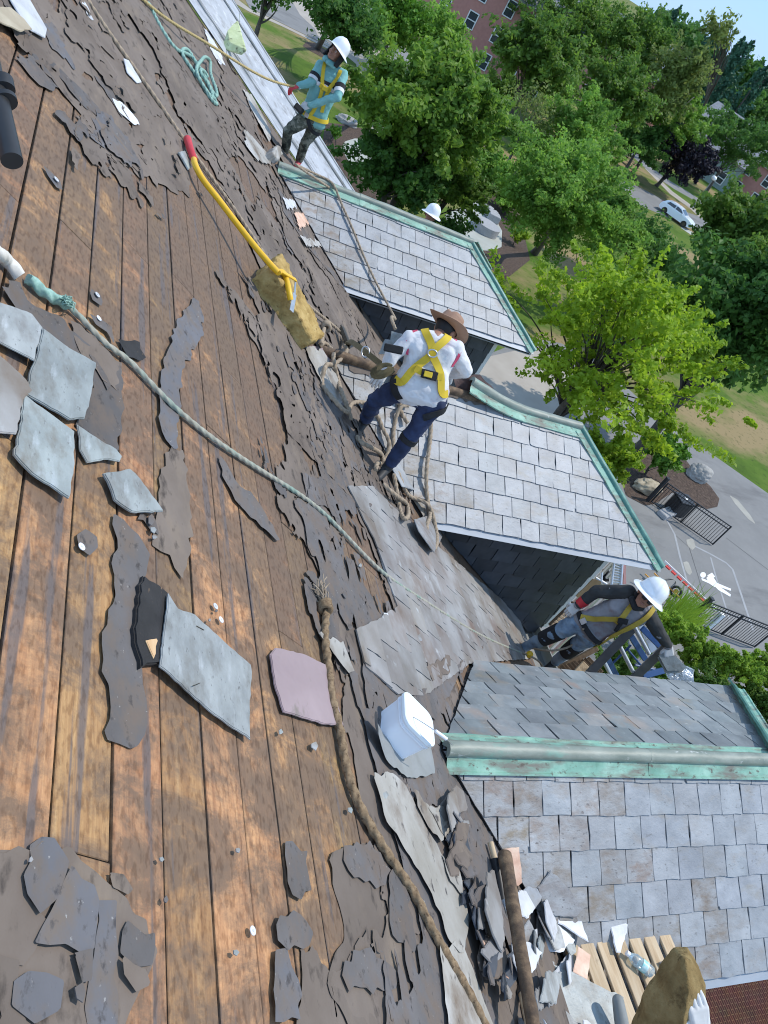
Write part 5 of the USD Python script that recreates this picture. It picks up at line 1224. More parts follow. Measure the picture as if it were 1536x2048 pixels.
PATCHES = [
 ('felt_brown', [(-30,1700),(60,1705),(140,1690),(215,1770),(250,1800),(312,1900),(275,1985),(240,2075),(-30,2075)], 0.004), ('felt_brown', [(655,1720),(700,1690),(770,1690),(830,1800),(850,1960),(890,2070),(700,2070),(650,1960),(690,1860)], 0.005),
 ('felt_grey', [(225,1028),(245,1040),(285,1090),(297,1110),(292,1135),(280,1160),(278,1200),(275,1300),(282,1340),(290,1400),(288,1470),(275,1492),(262,1498),(240,1488),(215,1480),(208,1462),(220,1415),(215,1370),(205,1320),(202,1290),(213,1250),(215,1220),(230,1190),(228,1150),(225,1110),(232,1080),(222,1050)], 0.008),
 ('felt_blue', [(385,595),(400,600),(408,640),(395,690),(375,720),(362,740),(360,800),(350,900),(330,880),(318,850),(316,790),(322,740),(345,670),(370,620)], 0.010),
 ('felt_brown', [(330,905),(365,900),(372,960),(382,1020),(378,1110),(365,1160),(340,1110),(305,1090),(312,1040),(318,1000)], 0.008),
 ('felt_black', [(235,678),(250,682),(280,684),(293,715),(280,722),(255,715)], 0.014),
 ('felt_grey', [(0,575),(35,560),(55,600),(130,640),(135,660),(200,700),(245,740),(243,800),(240,870),(235,905),(180,880),(150,850),(180,760),(80,680),(30,620)], 0.008),
 ('felt_brown', [(140,640),(160,650),(200,690),(245,725),(243,790),(205,760),(160,700)], 0.012),
 ('felt_grey', [(182,578),(200,590),(202,612),(185,600)], 0.012), ('felt_grey', [(178,628),(200,640),(222,655),(228,690),(212,665),(190,650)], 0.012),
 ('felt_grey', [(178,706),(190,712),(223,770),(215,780),(200,745)], 0.014),
 ('felt_grey', [(30,112),(72,110),(95,140),(118,175),(100,180),(80,170),(60,150)], 0.012), ('felt_blue', [(88,35),(115,60),(152,138),(128,118),(104,98),(92,70)], 0.012),
 ('felt_grey', [(100,128),(125,140),(160,175),(196,212),(194,230),(170,215),(138,180)], 0.014), ('felt_blue', [(195,218),(222,230),(226,285),(210,298),(180,275),(190,250)], 0.012),
 ('felt_brown', [(150,230),(180,262),(205,300),(225,320),(285,345),(280,330),(230,270),(190,235)], 0.010), ('felt_brown', [(160,20),(215,60),(230,120),(200,95),(170,60)], 0.010),
 ('felt_grey', [(190,150),(225,180),(260,240),(245,235),(215,190)], 0.014), ('slate_white', [(225,195),(245,205),(275,240),(272,250),(240,225)], 0.016),
 ('felt_blue', [(86,330),(98,340),(120,362),(125,380),(113,375),(95,350)], 0.012),
 ('felt_blue', [(60,1690),(85,1672),(110,1675),(138,1725),(110,1800),(75,1830),(50,1790),(62,1720)], 0.012), ('felt_blue', [(145,1728),(190,1770),(200,1800),(195,1850),(190,1900),(160,1905),(100,1890),(70,1885)], 0.016),
 ('felt_brown', [(-20,1700),(55,1720),(60,1800),(90,1840),(70,1900),(-20,1960)], 0.008), ('felt_blue', [(195,1800),(235,1800),(240,1990),(235,2070),(180,2070),(180,1960),(190,1910)], 0.010),
 ('felt_blue', [(30,1960),(60,1940),(130,1960),(120,2020),(70,2048),(25,2010)], 0.014), ('felt_grey', [(150,1905),(188,1895),(185,1960),(165,1965)], 0.020),
 ('felt_grey', [(245,1860),(255,1840),(290,1870),(310,1865),(305,1930),(270,1935),(240,1905)], 0.012), ('felt_brown', [(240,1910),(290,1940),(300,1970),(270,1985),(245,1950)], 0.015), ('felt_brown', [(217,1745),(245,1750),(265,1780),(255,1790),(225,1775)], 0.012),
 ('felt_brown', [(-20,1900),(40,1920),(30,1990),(60,2060),(-20,2080)], 0.009),
 ('felt_grey', [(603,942),(650,960),(662,1015),(640,1010),(615,995)], 0.018), ('felt_grey', [(440,910),(470,960),(520,1010),(560,1080),(540,1070),(470,1000),(445,950)], 0.014),
 ('felt_grey', [(572,1682),(618,1700),(625,1780),(603,1800),(585,1790),(575,1740)], 0.016), ('felt_grey', [(560,1830),(590,1818),(628,1865),(622,1890),(580,1900),(557,1880)], 0.018),
 ('felt_grey', [(690,1690),(740,1680),(780,1740),(772,1770),(710,1755),(688,1720)], 0.016), ('felt_grey', [(782,1740),(812,1760),(835,1890),(820,1900),(785,1870),(778,1800)], 0.016),
 ('felt_grey', [(690,1920),(740,1895),(800,1950),(795,1975),(700,1985),(685,1950)], 0.016), ('felt_blue', [(550,1900),(575,1895),(600,1960),(600,2040),(548,2045),(545,1980)], 0.013),
 ('membrane', [(748,1545),(790,1545),(812,1570),(850,1640),(885,1705),(932,1790),(940,1850),(930,1905),(900,1880),(868,1790),(815,1700),(768,1625)], 0.012),
 ('membrane', [(884,1882),(930,1890),(958,1960),(1000,2070),(905,2070),(895,1980),(890,1930)], 0.016), ('membrane', [(835,1575),(855,1600),(900,1640),(890,1680),(862,1650),(840,1610)], 0.03),
 ('membrane', [(860,1615),(892,1610),(905,1650),(925,1700),(900,1690)], 0.02), ('membrane', [(888,1705),(925,1740),(930,1790),(905,1760)], 0.02),
 ('felt_grey', [(815,1402),(1003,1262),(1022,1292),(935,1326),(872,1440),(855,1432)], 0.026), ('felt_brown', [(855,1330),(905,1305),(900,1345),(870,1362)], 0.036),
 ('membrane', [(612,688),(650,700),(672,740),(690,800),(680,810),(650,770),(625,720)], 0.02), ('slate_mauve', [(612,686),(655,700),(668,722),(640,722),(620,705)], 0.026),
 ('felt_grey', [(556,372),(600,440),(640,520),(700,572),(695,585),(625,505),(568,425)], 0.02), ('copper_bright', [(592,425),(612,425),(622,445),(600,456)], 0.045), ('slate_white', [(566,393),(590,400),(596,414),(576,417)], 0.04),
 ('membrane', [(603,470),(640,480),(645,490),(615,492)], 0.035), ('membrane', [(487,178),(505,188),(543,262),(542,285),(512,232)], 0.02), ('membrane', [(490,255),(505,270),(540,308),(545,330),(518,320),(495,290)], 0.02),
 ('slate_white', [(408,55),(422,62),(450,128),(440,128),(420,95)], 0.02), ('slate_white', [(160,0),(168,2),(188,40),(180,36)], 0.015), ('felt_grey', [(560,455),(575,480),(590,510),(575,500)], 0.02),
 ('membrane', [(640,1265),(690,1280),(712,1340),(700,1345),(660,1290)], 0.014), ('slate_white', [(768,1225),(790,1228),(812,1262),(790,1262)], 0.032),
 ('felt_grey', [(255,1020),(310,1040),(318,1070),(300,1060)], 0.01), ('felt_grey', [(153,1070),(170,1058),(192,1075),(195,1095),(178,1112),(158,1095)], 0.012),
]
for i, (mm, px, w) in enumerate(PATCHES):
    flat_patch(px, mm, w + (0.022 if mm == 'membrane' else 0), seed=100 + i, amp=0.0075 if min(y for _, y in px) > 500 else 0.011, name='flashing' if mm in ('membrane', 'copper_bright') else 'felt_patch' if 'felt' in mm else 'slate_scrap')

# round tin cap nails
for i, (x, y) in enumerate([(112, 359), (194, 590), (197, 637), (162, 1094), (504, 1862), (430, 1213), (441, 1240)]):
    c = RUV(x, y, 0.016); b = trimesh.creation.cylinder(0.0125, 0.002, sections=18); b.apply_translation([c[0], c[1], 0.019])
    s = trimesh.creation.icosphere(2, 0.0035); s.apply_translation([c[0], c[1], 0.020])
    roof.part('cap_nail', cat(b, s), 'slate_white', smooth=30, local=True)


def slab(px, mat_, w=0.02, t=0.006, tilt=(0, 0), seed=0, amp=0.0022, step=0.022, plane=None, bevel=True):
    """A split slate: irregular outline, flat face, chipped edges. plane: (origin, a, d, n) or None for the main roof."""
    if plane is None:
        o, a, d, n = RO, RS, RV, RN
    else:
        o, a, d, n = plane
    q = [on_plane(x, y, n, o @ n + w) - o for x, y in px]
    P = rough_poly([(p @ a, p @ d) for p in q], step, amp, seed)
    if P.geom_type != 'Polygon':
        P = max(P.geoms, key=lambda g: g.area)
    cu, cv = P.centroid.x, P.centroid.y
    top = extrude_poly(P, t * (0.62 if bevel else 1.0)); inner = top if not bevel else extrude_poly(P.buffer(-0.0035) if P.buffer(-0.0035).geom_type == 'Polygon' and not P.buffer(-0.0035).is_empty else P, t)
    m = cat(top, inner) if bevel else top; v = m.vertices
    ww = w + v[:, 2] + tilt[0] * (v[:, 0] - cu) + tilt[1] * (v[:, 1] - cv)
    m.vertices = o + v[:, :1] * a + v[:, 1:2] * d + ww[:, None] * n
    return m


def loose(px, label, mat_='slate_loose', cat_='slate', name='loose_slate', extra=None, group=None, **k):
    m = slab(px, mat_, **k)
    base = m.vertices.mean(0)
    th = T(name, label, cat_, base=base, group=group)
    th.part('plate', m, mat_)
    return th


loose([(-25,600),(20,614),(60,630),(82,658),(70,705),(68,722),(-25,672)], 'grey broken slate cut by the left edge under the teal rope end', w=0.030, tilt=(0, 0.03), seed=1)
loose([(80,660),(130,700),(183,732),(178,790),(168,838),(140,838),(55,785),(62,740),(72,710)], 'big pale grey slate overlapping a lower slate beside the left edge', w=0.032, tilt=(0.03, 0.06), seed=2, t=0.009)
loose([(48,788),(95,825),(146,865),(143,940),(132,1000),(60,950),(25,910),(38,850)], 'tall pale grey slate with its lower edge lifted off the boards', w=0.020, tilt=(0.03, -0.02), seed=3, t=0.009)
loose([(-25,690),(50,760),(65,782),(45,800),(30,870),(-25,862)], 'dark lichen spotted slate at the left edge between paler slates', 'slate_roof', w=0.022, seed=4)
loose([(152,850),(180,870),(228,900),(240,915),(236,925),(215,920),(175,925),(160,900)], 'small pointed grey slate right of the tall lifted slate', w=0.018, tilt=(0.02, 0.05), seed=5)
loose([(205,948),(255,940),(275,960),(322,1025),(262,1025),(228,1000),(215,965)], 'pale grey five sided slate below the small pointed one', w=0.024, tilt=(0.02, 0.03), seed=6, t=0.01)
big = loose([(330,1190),(350,1220),(385,1232),(440,1280),(500,1330),(503,1345),(500,1400),(503,1478),(430,1430),(316,1335)], 'biggest grey slate with a long crack and two nails lying on it', w=0.030, tilt=(-0.02, 0.03), seed=7, t=0.0065, amp=0.002)
for (x0, y0), (x1, y1) in (((393, 1252), (408, 1260)), ((385, 1372), (400, 1366))):
    big.part('nail', tube([RFW(x0, y0, 0.043), RFW(x1, y1, 0.043)], 0.0014, 6), 'steel_dark')
tb = T('tar_shingle', 'black tar coated board piece with bare wood splinters beside the biggest slate', 'board scrap', base=RFW(295, 1250))
tb.part('board_piece', slab([(280,1155),(328,1190),(322,1335),(300,1332),(275,1340),(263,1290),(266,1220)], 'felt_black', w=0.012, t=0.018, seed=8, amp=0.005), 'felt_black')
tb.part('splinter', slab([(290,1282),(312,1278),(314,1282),(306,1318)], 'wood_chip', w=0.031, t=0.004, seed=9), 'wood_chip')
loose([(548,1297),(560,1298),(608,1310),(650,1330),(663,1375),(685,1452),(640,1448),(565,1425),(550,1380),(538,1310)], 'mauve square slate lying under the knotted brown rope', 'slate_mauve', w=0.016, seed=10, t=0.008)
loose([(20,-20),(50,-8),(92,60),(90,76),(55,55),(15,-10)], 'pale slate shard at the upper left corner of the roof', 'slate_white', w=0.03, tilt=(0, 0.05), seed=11)
loose([(-20,12),(20,15),(45,40),(60,62),(38,66),(-20,35)], 'tan stained shard below the pale shard in the upper left corner', 'stone_tan', w=0.04, tilt=(0.1, 0), seed=12)
loose([(355,305),(368,302),(382,335),(375,340)], 'small grey slate plate beside the red grip of the yellow bar', 'slate_loose', w=0.02, seed=13, t=0.01)
loose([(246,118),(255,122),(282,165),(274,166),(255,145)], 'narrow pale slate sliver left of the long tan rope', 'slate_white', w=0.022, tilt=(0, 0.05), seed=14)
loose([(823,1042),(860,1030),(889,1071),(866,1106),(832,1065)], 'square grey slate under the hanging loop of the rope tangle', 'slate_stained', w=0.07, tilt=(-0.05, 0.0), seed=15)
loose([(790,880),(850,900),(880,965),(862,990),(800,975),(775,930)], 'pale slate piece below the standing man beside the rope tangle', 'slate_pale', w=0.06, tilt=(-0.02, 0.0), seed=16)
cr = random.Random(8)
CHIPAT = ['right of the knotted rope end', 'upper of two on the lower slates', 'lower of two on the lower slates', 'on bare boards below the mauve slate', 'directly under the five sided slate', 'second one under the five sided slate', 'third one under the five sided slate', 'at the lower tip of the mauve slate', 'left of two above the biggest slate', 'right of two above the biggest slate', 'under the grey green rope in mid roof', 'on the felt above the lower slates', 'right of the brown rope top', 'upper of two on boards at the lower left', 'lower of two on boards at the lower left', 'biggest, among felt scraps at the bottom left', 'above the felt scraps at the lower left edge', 'on a board near the bottom', 'on a board left of the brown rope', 'on felt beside the brown rope', 'on the pale flashing below the bucket']
for i, (x, y, s) in enumerate([(690,1190,9),(840,1276,10),(828,1268,7),(628,1492,12),(300,1040,12),(306,1060,10),(308,1075,8),(560,1465,7),(418,1240,5),(432,1222,5),(660,845,8),(740,1010,7),(720,1130,6),(322,1720,7),(330,1800,9),(160,1985,20),(60,1720,7),(470,1905,9),(475,1700,7),(700,1620,8),(770,1590,9)]):
    pts = [(x + .7 * s * math.cos(t) * cr.uniform(.5, 1.2), y + 1.0 * s * math.sin(t) * cr.uniform(.4, 1.1)) for t in np.linspace(0, 6.28, 6)[:-1]]
    where = CHIPAT[i]
    loose(pts, f'small loose slate chip {where}', cr.choice(['slate_loose', 'felt_grey', 'slate_stained']), 'slate chip', 'slate_chip', w=0.02, seed=40 + i, t=0.003, amp=0.001, step=0.02, bevel=False)

# ------------------------------------------------------------------ ropes
def surf(px, py, off):
    """First of the roof planes that the line of sight meets."""
    best = RFW(px, py, off)
    for yc in (YN, YM, YF):
        p = on_plane(px, py, NN, NN @ np.array([0, yc, ZR]) + off)
        xv = DX0 + (ZR - p[2]) / (ZR - ZE) * (DEX - DX0)
        if ZE - 0.05 < p[2] < ZR + 0.05 and p[1] < yc + 0.03 and xv - 0.05 < p[0] < 6.3 and depth_of(p) < depth_of(best) + 0.03:
            best = p
    return best


def rope_thing(name, label, strands, mat_, r, cat_='rope', **k):
    th = T(name, label, cat_, base=strands[0][0])
    for s in strands:
        th.part('rope_strand' if len(strands) > 1 else 'rope_line', rope(s, r, **k), mat_, smooth=60)
    return th


RA = rope_thing('life_line', 'long grey green rope running diagonally from its frayed teal end to the ladder man', [[RFW(x, y, 0.020) for x, y in [(128,606),(175,650),(215,690),(250,715),(300,765),(350,815),(430,880),(545,955),(640,1020),(700,1080),(760,1140),(830,1190),(900,1235),(960,1270),(1010,1293),(1042,1306)]]], 'rope_grey', 0.0115, pitch=0.055)
RA.part('teal_splice', rope([RFW(x, y, 0.026) for x, y in [(56,556),(72,570),(85,582),(100,592),(118,602),(136,610)]], 0.019, pitch=0.06, depth=0.22), 'rope_teal', smooth=60)
fr = np.random.default_rng(4)
RA.part('frayed_fibres', cat(*[tube(smooth_path([RFW(130 + fr.normal(0, 4), 604 + fr.normal(0, 4), 0.03), RFW(136 + fr.normal(0, 6), 598 + fr.normal(0, 7), 0.05 + 0.02 * fr.random()), RFW(138 + fr.normal(0, 8), 608 + fr.normal(0, 9), 0.04)], 0.02), 0.0022, 5) for _ in range(26)]), 'rope_teal')
RA.part('white_end', rope([RFW(x, y, 0.03 + 0.05 * (x < 0)) for x, y in [(-30,480),(-5,506),(15,522),(32,542),(40,552)]], np.interp(np.linspace(0, 1, 7), [0, 1], [0.03, 0.014])[0] * 0.75, depth=0.1), 'rope_white', smooth=60)
RB = rope_thing('knotted_rope', 'thick brown rope with a frayed knotted end beside the mauve slate', [[RFW(x, y, 0.026) for x, y in [(648,1205),(652,1235),(650,1270),(658,1340),(665,1400),(680,1460),(690,1520),(710,1590),(740,1650),(790,1730),(830,1790),(860,1850),(900,1920),(940,1990),(980,2075)]]], 'rope_brown', 0.0175, pitch=0.065)
kc = RFW(650, 1213, 0.034)
RB.part('knot', cat(*[tube(np.array([kc + 0.024 * (math.cos(t) * RN + math.sin(t) * (RS * 0.9 + RV * 0.3 * s)) + RV * 0.016 * (s * 1.1 + 0.3 * t / 6.3) for t in np.linspace(0, 6.5, 26)]), 0.014, 10) for s in (-1, 0, 1)]), 'rope_brown', smooth=60)
RB.part('frayed_end', cat(*[tube(smooth_path([kc + 0.008 * fr.normal(size=3), kc + RV * (0.05 + 0.01 * fr.normal()) - RS * 0.015 + 0.011 * fr.normal(size=3), kc + RV * (0.10 + 0.015 * fr.normal()) - RS * 0.02 + 0.022 * fr.normal(size=3)], 0.015), 0.0032, 5) for _ in range(46)]), 'rope_tan')
RC = rope_thing('tan_rope', 'long straight tan rope running from the upper left down to a dark clip', [[RFW(x, y, w) for x, y, w in [(150,-45,0.02),(215,60,0.02),(300,180,0.02),(390,310,0.02),(470,420,0.03),(555,545,0.05),(640,630,0.05),(684,668,0.06)]]], 'rope_tan', 0.0135, pitch=0.055)
h1 = D(588, 172, 9.75)
pD = RFW(272, -15, 0.03); dD = depth_of(pD)
RD = rope_thing('yellow_rope', 'yellowish rope pulled tight up to the hand of the man in teal', [[D(x, y, dD + (9.75 - dD) * k) for x, y, k in [(272,-15,0),(345,45,.22),(420,90,.45),(500,140,.72),(548,163,.88),(590,173,1)]]], 'rope_yellow', 0.0135, pitch=0.05)
RE = rope_thing('teal_rope', 'teal green rope coiled in a loose hank on the upper roof', [[RFW(x, y, w) for x, y, w in [(296,5,.02),(305,22,.02),(322,55,.02),(345,90,.02),(372,107,.03),(395,128,.03),(412,160,.03),(428,196,.02),(433,206,.02),(424,200,.03),(405,172,.03),(385,140,.03),(368,115,.03),(371,98,.04),(380,105,.04),(392,125,.05),(408,150,.05),(428,188,.04),(432,178,.04),(422,150,.05),(420,122,.07),(413,115,.08),(402,122,.08),(394,134,.06),(398,156,.05),(412,180,.04),(424,195,.04),(418,172,.06),(404,150,.07),(404,140,.07),(415,155,.05)]]], 'rope_teal', 0.0155, pitch=0.055, depth=0.2)
RF_ = rope_thing('ridge_rope', 'tan rope hanging over the far dormer ridge and down its pale slates', [[np.array([4.35, YF + 1.0, 11.75]), on_plane(606, 336, NF, NF @ np.array([0, YF, ZR]) + 0.05), on_plane(640, 352, np.array([0, 0, 1.]), ZR + 0.085), on_plane(664, 366, np.array([0, 0, 1.]), ZR + 0.07)] + [on_plane(x, y, NN, NN @ np.array([0, YF, ZR]) + 0.055) for x, y in [(677,392),(702,450),(732,522),(760,580),(774,606)]] + [D(783, 636, 6.55), D(791, 658, 6.2)]], 'rope_tan', 0.013, pitch=0.055)
GP = [
 [(652,650),(646,668),(643,690),(655,690),(664,700),(668,725),(674,750),(680,775),(690,802),(702,838)],
 [(688,672),(690,692),(687,713),(668,728),(648,741),(644,757),(658,788),(684,817),(705,807),(730,806),(750,815)],
 [(752,830),(760,842),(767,860),(778,884),(773,912),(757,926),(752,940)], [(715,874),(722,884),(738,893),(764,911),(768,925)],
 [(816,812),(798,820),(789,850),(787,880),(790,910)], [(799,801),(801,820),(808,835),(816,846)],
 [(862,846),(859,892),(853,945),(855,997),(860,1028),(853,1057),(856,1085),(865,1097),(874,1083),(870,1049),(862,1020),(852,1006),(830,997),(809,978),(796,945)],
 [(767,968),(796,994),(814,1010),(817,1028),(809,1037),(801,1023),(794,985),(788,950)]]
gps = []
for i, s in enumerate(GP):
    gps.append([surf(x, y, 0.03 + 0.02 * ((i + j) % 3)) for j, (x, y) in enumerate(s)])
RG = rope_thing('rope_tangle', 'tangled heap of tan rope around the feet of the man in the brown hat', gps, 'rope_tan', 0.0165, pitch=0.06)
kc = surf(652, 652, 0.05)
RG.part('knot', cat(*[tube(np.array([kc + 0.032 * (math.cos(t) * RN + math.sin(t) * (RS * 0.9 + RV * 0.4 * s)) + RV * 0.026 * s for t in np.linspace(0, 6.5, 26)]), 0.017, 10) for s in (-1, 0, 1)]), 'rope_tan', smooth=60)

# rope grab and olive lanyard at the end of the tan rope
cl = T('rope_grab', 'dark steel rope grab with an olive webbing lanyard clipped to the tan rope', 'rope grab', base=RFW(690, 668, 0.06))
c0, c1 = RFW(684, 657, 0.08), RFW(697, 690, 0.10)
cl.part('grab_body', cat(bar(c0, c1, 0.055, 0.05, 0.012, RN), tube(lin(c0 + 0.05 * RV, c0 - 0.05 * RV, 6), 0.009, 10), tube(lin(c1 + 0.04 * RV, c1 - 0.05 * RV, 6), 0.009, 10)), 'steel_dark', smooth=40)


def ribbon(path, width, normal=None, t=0.004, step=0.02):
    p = smooth_path(path, step); tg = np.gradient(p, axis=0); tg /= np.linalg.norm(tg, axis=1, keepdims=True)
    n = np.broadcast_to(normal, p.shape) if normal is not None else np.broadcast_to([0, 0, 1.0], p.shape)
    s = np.cross(n, tg); s /= np.linalg.norm(s, axis=1, keepdims=True) + 1e-9; nn = np.cross(tg, s)
    V = np.stack([p - s * width / 2 - nn * t / 2, p + s * width / 2 - nn * t / 2, p + s * width / 2 + nn * t / 2, p - s * width / 2 + nn * t / 2], 1)
    m, k = len(p), 4
    i, j = np.meshgrid(np.arange(m - 1), np.arange(k), indexing='ij')
    q = np.stack([i * k + j, i * k + (j + 1) % k, (i + 1) * k + (j + 1) % k, (i + 1) * k + j], -1).reshape(-1, 4)
    f = np.vstack([q[:, [0, 1, 2]], q[:, [0, 2, 3]], [[0, 2, 1], [0, 3, 2], [(m - 1) * k, (m - 1) * k + 1, (m - 1) * k + 2], [(m - 1) * k, (m - 1) * k + 2, (m - 1) * k + 3]]])
    return tm(V.reshape(-1, 3), f)


cl.part('lanyard', ribbon([c1, D(730, 703, 6.1), D(760, 727, 5.9), D(786, 747, 5.75)], 0.045, -RM[2]), 'web_olive', smooth=30)
cl.part('carabiner', tube(np.array([D(731, 704, 6.05) + 0.03 * (math.cos(t) * RM[0] + 1.4 * math.sin(t) * RM[1]) for t in np.linspace(0, 6.3, 24)]), 0.006, 8), 'steel', smooth=60)

# ------------------------------------------------------------------ yellow bar, foam pads, bucket, pipe
yb = T('shingle_bar', 'yellow tubular ripping bar with red grip resting on the tan foam pad', 'roofing tool', base=RFW(480, 450, 0.1))
yp = [(388, 318, 0.06), (394, 338, 0.07), (408, 362, 0.08), (430, 390, 0.10), (470, 442, 0.13), (520, 505, 0.18), (556, 545, 0.22)]
yb.part('shaft', tube(smooth_path([RFW(*q) for q in yp], 0.03), 0.022, 16), 'yellow_paint', smooth=50)
yb.part('grip', tube(smooth_path([RFW(375, 278, 0.05), RFW(381, 300, 0.055), RFW(388.5, 320, 0.06)], 0.02), np.linspace(0.029, 0.0265, len(smooth_path([RFW(375, 278, 0.05), RFW(381, 300, 0.055), RFW(388.5, 320, 0.06)], 0.02))), 16), 'red_grip', smooth=50)
yb.part('shoe_tube', tube(smooth_path([RFW(556, 545, 0.22), RFW(570, 552, 0.22), RFW(576, 572, 0.21), RFW(581, 600, 0.18)], 0.02), 0.021, 14), 'yellow_paint', smooth=50)
yb.part('fork', cat(bar(RFW(560, 541, 0.23), RFW(585, 556, 0.25), 0.03, 0.012, 0.002, RN), bar(RFW(585, 556, 0.25), RFW(592, 560, 0.25), 0.03, 0.01, 0.002, RN)), 'yellow_paint')
yb.part('blade', cat(bar(RFW(591, 558, 0.25), RFW(589, 590, 0.20), 0.02, 0.006, 0.001, RN), bar(RFW(589, 588, 0.205), RFW(583, 622, 0.18), 0.035, 0.006, 0.001, RN + RV * 0.8)), 'steel')


def rough_block(corners, h, seed, amp=0.018, res=0.02, round_=0.02):
    """A soft cut foam block standing on four roof points, edges crumbled."""
    c = np.asarray(corners, float)
    pts = [*(p + 0.0 * RN for p in c), *(p + h[i] * RN for i, p in enumerate(c))]
    mm = m3.Manifold.batch_hull([m3.Manifold.sphere(round_, 10).translate(list(map(float, p))) for p in pts]).refine_to_length(res)
    m = tm(*meshkit.arrays(mm)[:2]); n = m.vertex_normals
    f1 = meshkit.fbm(m.vertices * 7, 4, seed) - 0.5; f2 = meshkit.noise(m.vertices * 45 + seed) - 0.5
    m.vertices = m.vertices + n * (amp * 2.0 * f1 + amp * 0.55 * f2)[:, None]
    return m


fp = T('foam_pad', 'thick tan foam cushion with crumbled edges lying on the roof under the yellow bar', 'foam pad', base=RFW(555, 620, 0))
fc = [RFW(503, 566, 0), RFW(597, 696, 0), RFW(617, 684, 0), RFW(522, 540, 0)]
fp.part('pad', rough_block(fc, [0.18, 0.11, 0.13, 0.19], 3, amp=0.04), 'foam_tan', smooth=True)
fw = T('foam_wedge', 'pale green foam wedge lying against the metal parapet', 'foam wedge', base=RFW(455, 80, 0))
wd_ = depth_of(RFW(452, 112, 0.02))
fw.part('wedge', rough_block([D(430, 34, wd_ + .55), D(448, 96, wd_ + .1), D(482, 106, wd_ + .05), D(456, 52, wd_ + .45)], [0.16, 0.10, 0.06, 0.14], 5, amp=0.008, res=0.05), 'foam_pale', smooth=30)

bk = T('bucket', 'square white plastic bucket with lid where the near dormer ridge meets the roof', 'bucket', base=RO)
bc = CAM + (np.array([2.17, 1.951, 12.188]) - CAM) * 0.872
bR = np.array([[0.318, -0.826, 0.466], [0.923, 0.382, 0.048], [-0.217, 0.415, 0.884]])
bS = 0.872


def rsq(a, r, n=6):
    return np.array(Polygon([(-a / 2 + r, -a / 2 + r), (a / 2 - r, -a / 2 + r), (a / 2 - r, a / 2 - r), (-a / 2 + r, a / 2 - r)]).buffer(r, n).exterior.coords)[:-1]


def bucket_loft(levels):
    V = []; 
    for z, a, r in levels:
        q = rsq(a, r); V.append(np.c_[q, np.full(len(q), z)])
    n = len(V[0]); L = len(V); V = np.vstack(V + [[[0, 0, levels[0][0]]], [[0, 0, levels[-1][0]]]])
    i, j = np.meshgrid(np.arange(L - 1), np.arange(n), indexing='ij')
    q = np.stack([i * n + j, i * n + (j + 1) % n, (i + 1) * n + (j + 1) % n, (i + 1) * n + j], -1).reshape(-1, 4)
    j = np.arange(n)
    f = np.vstack([q[:, [0, 1, 2]], q[:, [0, 2, 3]], np.stack([np.full(n, L * n), (j + 1) % n, j], 1), np.stack([np.full(n, L * n + 1), (L - 1) * n + j, (L - 1) * n + (j + 1) % n], 1)])
    return tm(bc + (V * bS) @ bR.T, f)


bk.part('body', bucket_loft([(0.0, 0.205, 0.035), (0.004, 0.213, 0.04), (0.165, 0.238, 0.05), (0.170, 0.248, 0.052), (0.180, 0.248, 0.052), (0.182, 0.240, 0.05), (0.196, 0.242, 0.05)]), 'plastic_white', smooth=35)
bk.part('lid', bucket_loft([(0.197, 0.250, 0.055), (0.200, 0.258, 0.057), (0.216, 0.258, 0.057), (0.221, 0.250, 0.055), (0.221, 0.236, 0.05), (0.216, 0.230, 0.048), (0.216, 0.228, 0.048)]), 'plastic_lid', smooth=35)
bl = lambda x, y, z: bc + bS * bR @ np.array([x, y, z])
hb = [D(794, 1418, depth_of(bl(0.125, 0, .2)) - 0.02), D(835, 1439, depth_of(bl(0, 0, .25)) - 0.06), D(868, 1460, depth_of(bl(-0.1, -0.1, .25)) - 0.06), D(905, 1490, depth_of(bl(-0.1, -0.15, .22)))]
bk.part('handle', tube(smooth_path(hb, 0.02), 0.0022, 8), 'steel', smooth=60)
bk.part('handle_grip', tube(lin(D(871, 1462, depth_of(hb[2])), D(893, 1478, depth_of(hb[2]) + 0.02), 6), 0.0085, 12), 'plastic_white', smooth=60)
# lead sheet curling up beneath the bucket
ls = T('lead_flashing', 'curled grey lead flashing sheet under the white bucket', 'flashing', base=RFW(790, 1500))
P_ = rough_poly(uvs([(722,1432),(740,1440),(790,1500),(860,1495),(868,1548),(812,1556),(775,1530),(752,1495),(735,1470)], 0.02), 0.03, 0.006, 77)
u0, v0, u1, v1 = P_.bounds; uu, vv = np.meshgrid(np.arange(u0 - .02, u1 + .03, 0.012), np.arange(v0 - .02, v1 + .03, 0.012), indexing='ij')
d_ = shapely.distance(shapely.points(uu.ravel(), vv.ravel()), P_.exterior).reshape(uu.shape)
V, f = clip_level(uu, vv, np.where(shapely.contains_xy(P_, uu, vv), d_, -d_), 0.0)
ls.part('sheet', in_roof(tm(np.stack([V[:, 0], V[:, 1], 0.02 + 0.075 * np.exp(-(V[:, 0] - u0) / 0.06) + 0.012 * meshkit.noise(np.c_[V[:, :2] * 14, V[:, 2] * 0])], 1), f)), 'lead_grey', smooth=True)
sd = T('lead_saddle', 'crumpled pale lead saddle where the far dormer ridge meets the roof', 'flashing', base=RFW(535, 305))
sd.part('saddle', rough_block([RFW(530, 318, 0), RFW(544, 324, 0), RFW(551, 314, 0), RFW(538, 306, 0)], [0.10, 0.07, 0.08, 0.12], 9, amp=0.03, res=0.04, round_=0.03), 'membrane', smooth=True)

